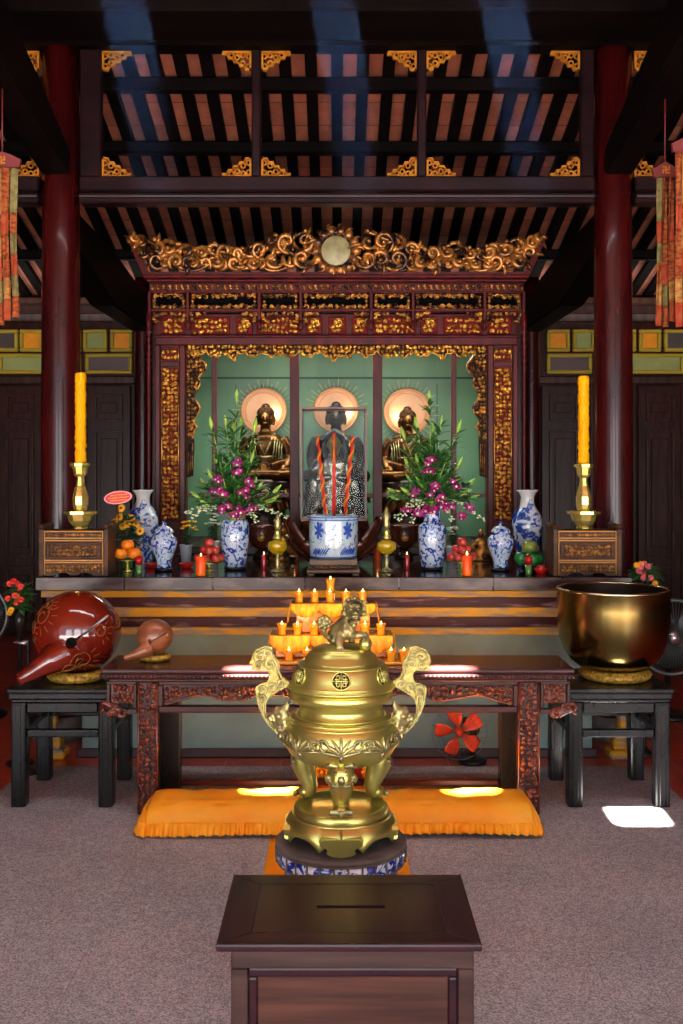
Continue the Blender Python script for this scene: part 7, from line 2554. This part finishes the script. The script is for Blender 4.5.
def big_fan(px, py, Y, rpx, lab):
    x, z = WX(px, Y), WZ(py, Y)
    R = rpx * S(Y)
    t = thing('stand_fan', lab, 'fan', (x, Y, 0.0005))
    MB().lathe([(0.16, 0.0005), (0.165, 0.02), (0.1, 0.035), (0.02, 0.05), (0.016, z - 0.05)], x, Y + 0.09, 0, 30).build('pole', M['black_plastic'], t)
    MB().ball((x, Y + 0.09, z), (0.07, 0.08, 0.07), 18, 12).build('motor', M['black_plastic'], t)
    mb = MB().torus((0, 0, 0), R, 0.012, 56, 8)
    mb.v = [(x + v[0], Y + v[2], z + v[1]) for v in mb.v]
    for k in range(60):
        a = 2 * pi * k / 60
        mb.tube([(x + R * q * cos(a), Y - 0.05 * (1 - q * q), z + R * q * sin(a)) for q in (0.18, 0.6, 1.0)], 0.0018, 4)
    mb.build('grille', M['grey_metal'], t)
    for k in range(3):
        a0 = 0.5 + k * 2 * pi / 3
        def blade(u, v, a0=a0):
            r = 0.04 + (R * 0.9 - 0.04) * u
            a = a0 + (v - 0.5) * (1.1 + 0.5 * sin(pi * u))
            return (x + r * cos(a), Y + 0.01 + 0.04 * (v - 0.5), z + r * sin(a))
        MB().grid(blade, 10, 6, 0.003).build('blade', M['black_plastic'], t)
    mb = MB().lathe([(0, -0.02), (0.04, -0.015), (0.045, 0.0), (0.04, 0.03)], 0, 0, 0, 24)
    mb.v = [(x + v[0], Y - 0.05 + v[2], z + v[1]) for v in mb.v]
    mb.build('hub_badge', M['steel'], t)
big_fan(672, 637, 6.6, 37, 'black standing fan with pale hub half hidden behind the metal bowl')
big_fan(-24, 615, 6.6, 31, 'dark round standing fan at the edge behind the big wooden fish')

def banner(px0, px1, pyt, pyb, Y, lab, cols, sym=True):
    x0, x1 = WX(px0, Y), WX(px1, Y)
    zt_, zb_ = WZ(pyt, Y), WZ(pyb, Y)
    xc = (x0 + x1) / 2
    w_ = x1 - x0
    t = thing('hanging_banner', lab, 'banner', (xc, Y, zb_))
    ch = 0.075
    o = [(x0 - 0.012, zt_ - ch), (x1 + 0.012, zt_ - ch), (x1 + 0.018, zt_ - ch * 0.5), (x1 - w_ * 0.2, zt_ - ch * 0.2), (xc, zt_), (x0 + w_ * 0.2, zt_ - ch * 0.2), (x0 - 0.018, zt_ - ch * 0.5)]
    cap = MB().prism(o, Y - 0.014, Y + 0.014, 0.003).build('cap_board', M['banner_cap'], t)
    MB().tube([(xc, Y, zt_ - 0.002), (xc, Y, zt_ + 0.30)], 0.004, 6).build('cord', M['banner_cap'], t)
    if sym:
        u = 0.0072
        mb = MB()
        bars = [(-2.5, 2.5, -0.5, 0.5), (-0.5, 0.5, -2.5, 2.5), (0.5, 2.5, -2.5, -1.5), (-2.5, -0.5, 1.5, 2.5), (-2.5, -1.5, -2.5, -0.5), (1.5, 2.5, 0.5, 2.5)]
        for a, b_, c, d_ in bars:
            mb.box(xc + a * u, xc + b_ * u, Y - 0.0165, Y - 0.0142, zt_ - ch * 0.55 + c * u, zt_ - ch * 0.55 + d_ * u)
        mb.build('emblem', M['gold_flat'], cap)
    n = len(cols)
    rg = random.Random(int(px0 * 3 + 50))
    for i, c in enumerate(cols):
        a, b_ = x0 + w_ * i / n + 0.001, x0 + w_ * (i + 1) / n - 0.001
        L = (zt_ - ch - zb_) * rg.uniform(0.93, 1.0)
        yo = Y - 0.006 + 0.012 * (i % 2)
        ph = rg.uniform(0, 6)
        z0_ = zt_ - ch
        cuts = [0, 0.3, 0.44, 0.58, 0.72, 0.86, 1.0]
        for k in range(6):
            m_ = c if k in (0, 2) else ['banner_ye', 'banner_re', 'banner_gr', 'banner_or'][(i * 2 + k) % 4]
            def fn(u, v, k=k):
                zz = cuts[k] + (cuts[k + 1] - cuts[k]) * v
                return (a + (b_ - a) * u + 0.006 * sin(zz * 5 + ph) * zz, yo + 0.008 * sin(u * 5 + zz * 6 + ph), z0_ - L * zz)
            MB().grid(fn, 5, 8, 0.002).build('streamer', M[m_], t)
banner(-13, 17.5, 152, 326, 4.98, 'narrow orange and yellow temple banner hanging alone beside the pillar', ['banner_or', 'banner_ye', 'banner_or', 'banner_gr'])
banner(656, 674, 162, 331, 5.02, 'orange brocade temple banner hanging nearest the pillar over the metal bowl', ['banner_gr', 'banner_or', 'banner_or'])
banner(675, 703, 136, 328, 4.84, 'red and orange temple banner hanging outermost over the metal bowl', ['banner_or', 'banner_ye', 'banner_re', 'banner_or'], False)
# ------------------------------------------------------------------ camera, lights, world
cam = bpy.data.cameras.new('camera')
co = bpy.data.objects.new('camera', cam)
C.objects.link(co)
co.location = (0, 0, H)
co.rotation_euler = (pi / 2, 0, 0)
cam.sensor_fit = 'AUTO'
cam.sensor_width = 36.0
cam.lens = F / 1024.0 * 36.0
cam.shift_x = (341.5 - U0) / 1024.0
cam.shift_y = -(512.0 - V0) / 1024.0
cam.clip_start, cam.clip_end = 0.05, 100
bpy.context.scene.camera = co


def area(name, loc, rot, sx, sy, power, col=(1, 1, 1), spread=None):
    l = bpy.data.lights.new(name, 'AREA')
    l.shape = 'RECTANGLE'
    l.size, l.size_y = sx, sy
    l.energy = power
    l.color = col
    if spread:
        l.spread = spread
    o = bpy.data.objects.new(name, l)
    C.objects.link(o)
    o.location = loc
    o.rotation_euler = rot
    return o


def point(name, loc, power, col, r=0.02):
    l = bpy.data.lights.new(name, 'POINT')
    l.energy, l.color, l.shadow_soft_size = power, col, r
    o = bpy.data.objects.new(name, l)
    C.objects.link(o)
    o.location = loc
    return o


# unseen lamps added for daylight from three assumed doorways behind the camera
for x, p in ((-2.9, 80), (0.0, 90), (2.9, 80)):
    area('assumed_doorway_lamp', (x, -2.55, 1.25), (pi / 2, 0, 0), 1.9, 2.2, p, (0.93, 0.97, 1.0))
# unseen soft lamp added overhead to brighten the carpet and table tops
area('overhead_fill', (0, 2.3, 4.0), (0, 0, 0), 4.0, 2.4, 420, (0.95, 0.97, 1.0))
# sun through the assumed skylight openings in the roof
sl = bpy.data.lights.new('sun', 'SUN')
sl.energy, sl.angle, sl.color = 420.0, 0.022, (1.0, 0.97, 0.9)
so = bpy.data.objects.new('sun', sl)
C.objects.link(so)
so.rotation_euler = SUN.to_track_quat('-Z', 'Y').to_euler()
# added unseen lamp inside the hall brightens the rear roof tiles; eave gap assumed
area('added_roof_fill', (0, 9.55, 3.06), (pi - 0.35, 0, 0), 10.0, 0.25, 30, (1.0, 0.95, 0.88))
# assumed lamp in the head of the shrine, bulbs behind the statues, candle light
area('assumed_shrine_lamp', (0, 7.2, 2.46), (radians(-18), 0, 0), 1.9, 0.12, 30, (0.95, 1.0, 0.9))
for x, z in HALO_BULBS:
    point('halo_bulb', (x, HALO_Y - 0.04, z), 0.75, (1.0, 0.72, 0.42), 0.014)
for x, z in ((WX(330, 5.0), 1.02), (WX(300, 5.0), 0.88), (WX(365, 5.0), 0.88)):
    point('candle_light', (x, 4.80, z), 1.2, (1.0, 0.62, 0.25), 0.05)

wd = bpy.data.worlds.new('world')
bpy.context.scene.world = wd
wd.use_nodes = True
bg = wd.node_tree.nodes['Background']
bg.inputs['Color'].default_value = (0.72, 0.82, 1.0, 1)
bg.inputs['Strength'].default_value = 1.2

sc = bpy.context.scene
sc.view_settings.view_transform = 'Standard'
sc.view_settings.look = 'None'
sc.view_settings.gamma = 1.0
sc.view_settings.use_curve_mapping = False
sc.view_settings.exposure = 0.0
sc.cycles.use_denoising = True
sc.cycles.max_bounces = 8
sc.cycles.transparent_max_bounces = 16
sc.cycles.sample_clamp_indirect = 20.0
sc.cycles.caustics_reflective = False
sc.cycles.caustics_refractive = False
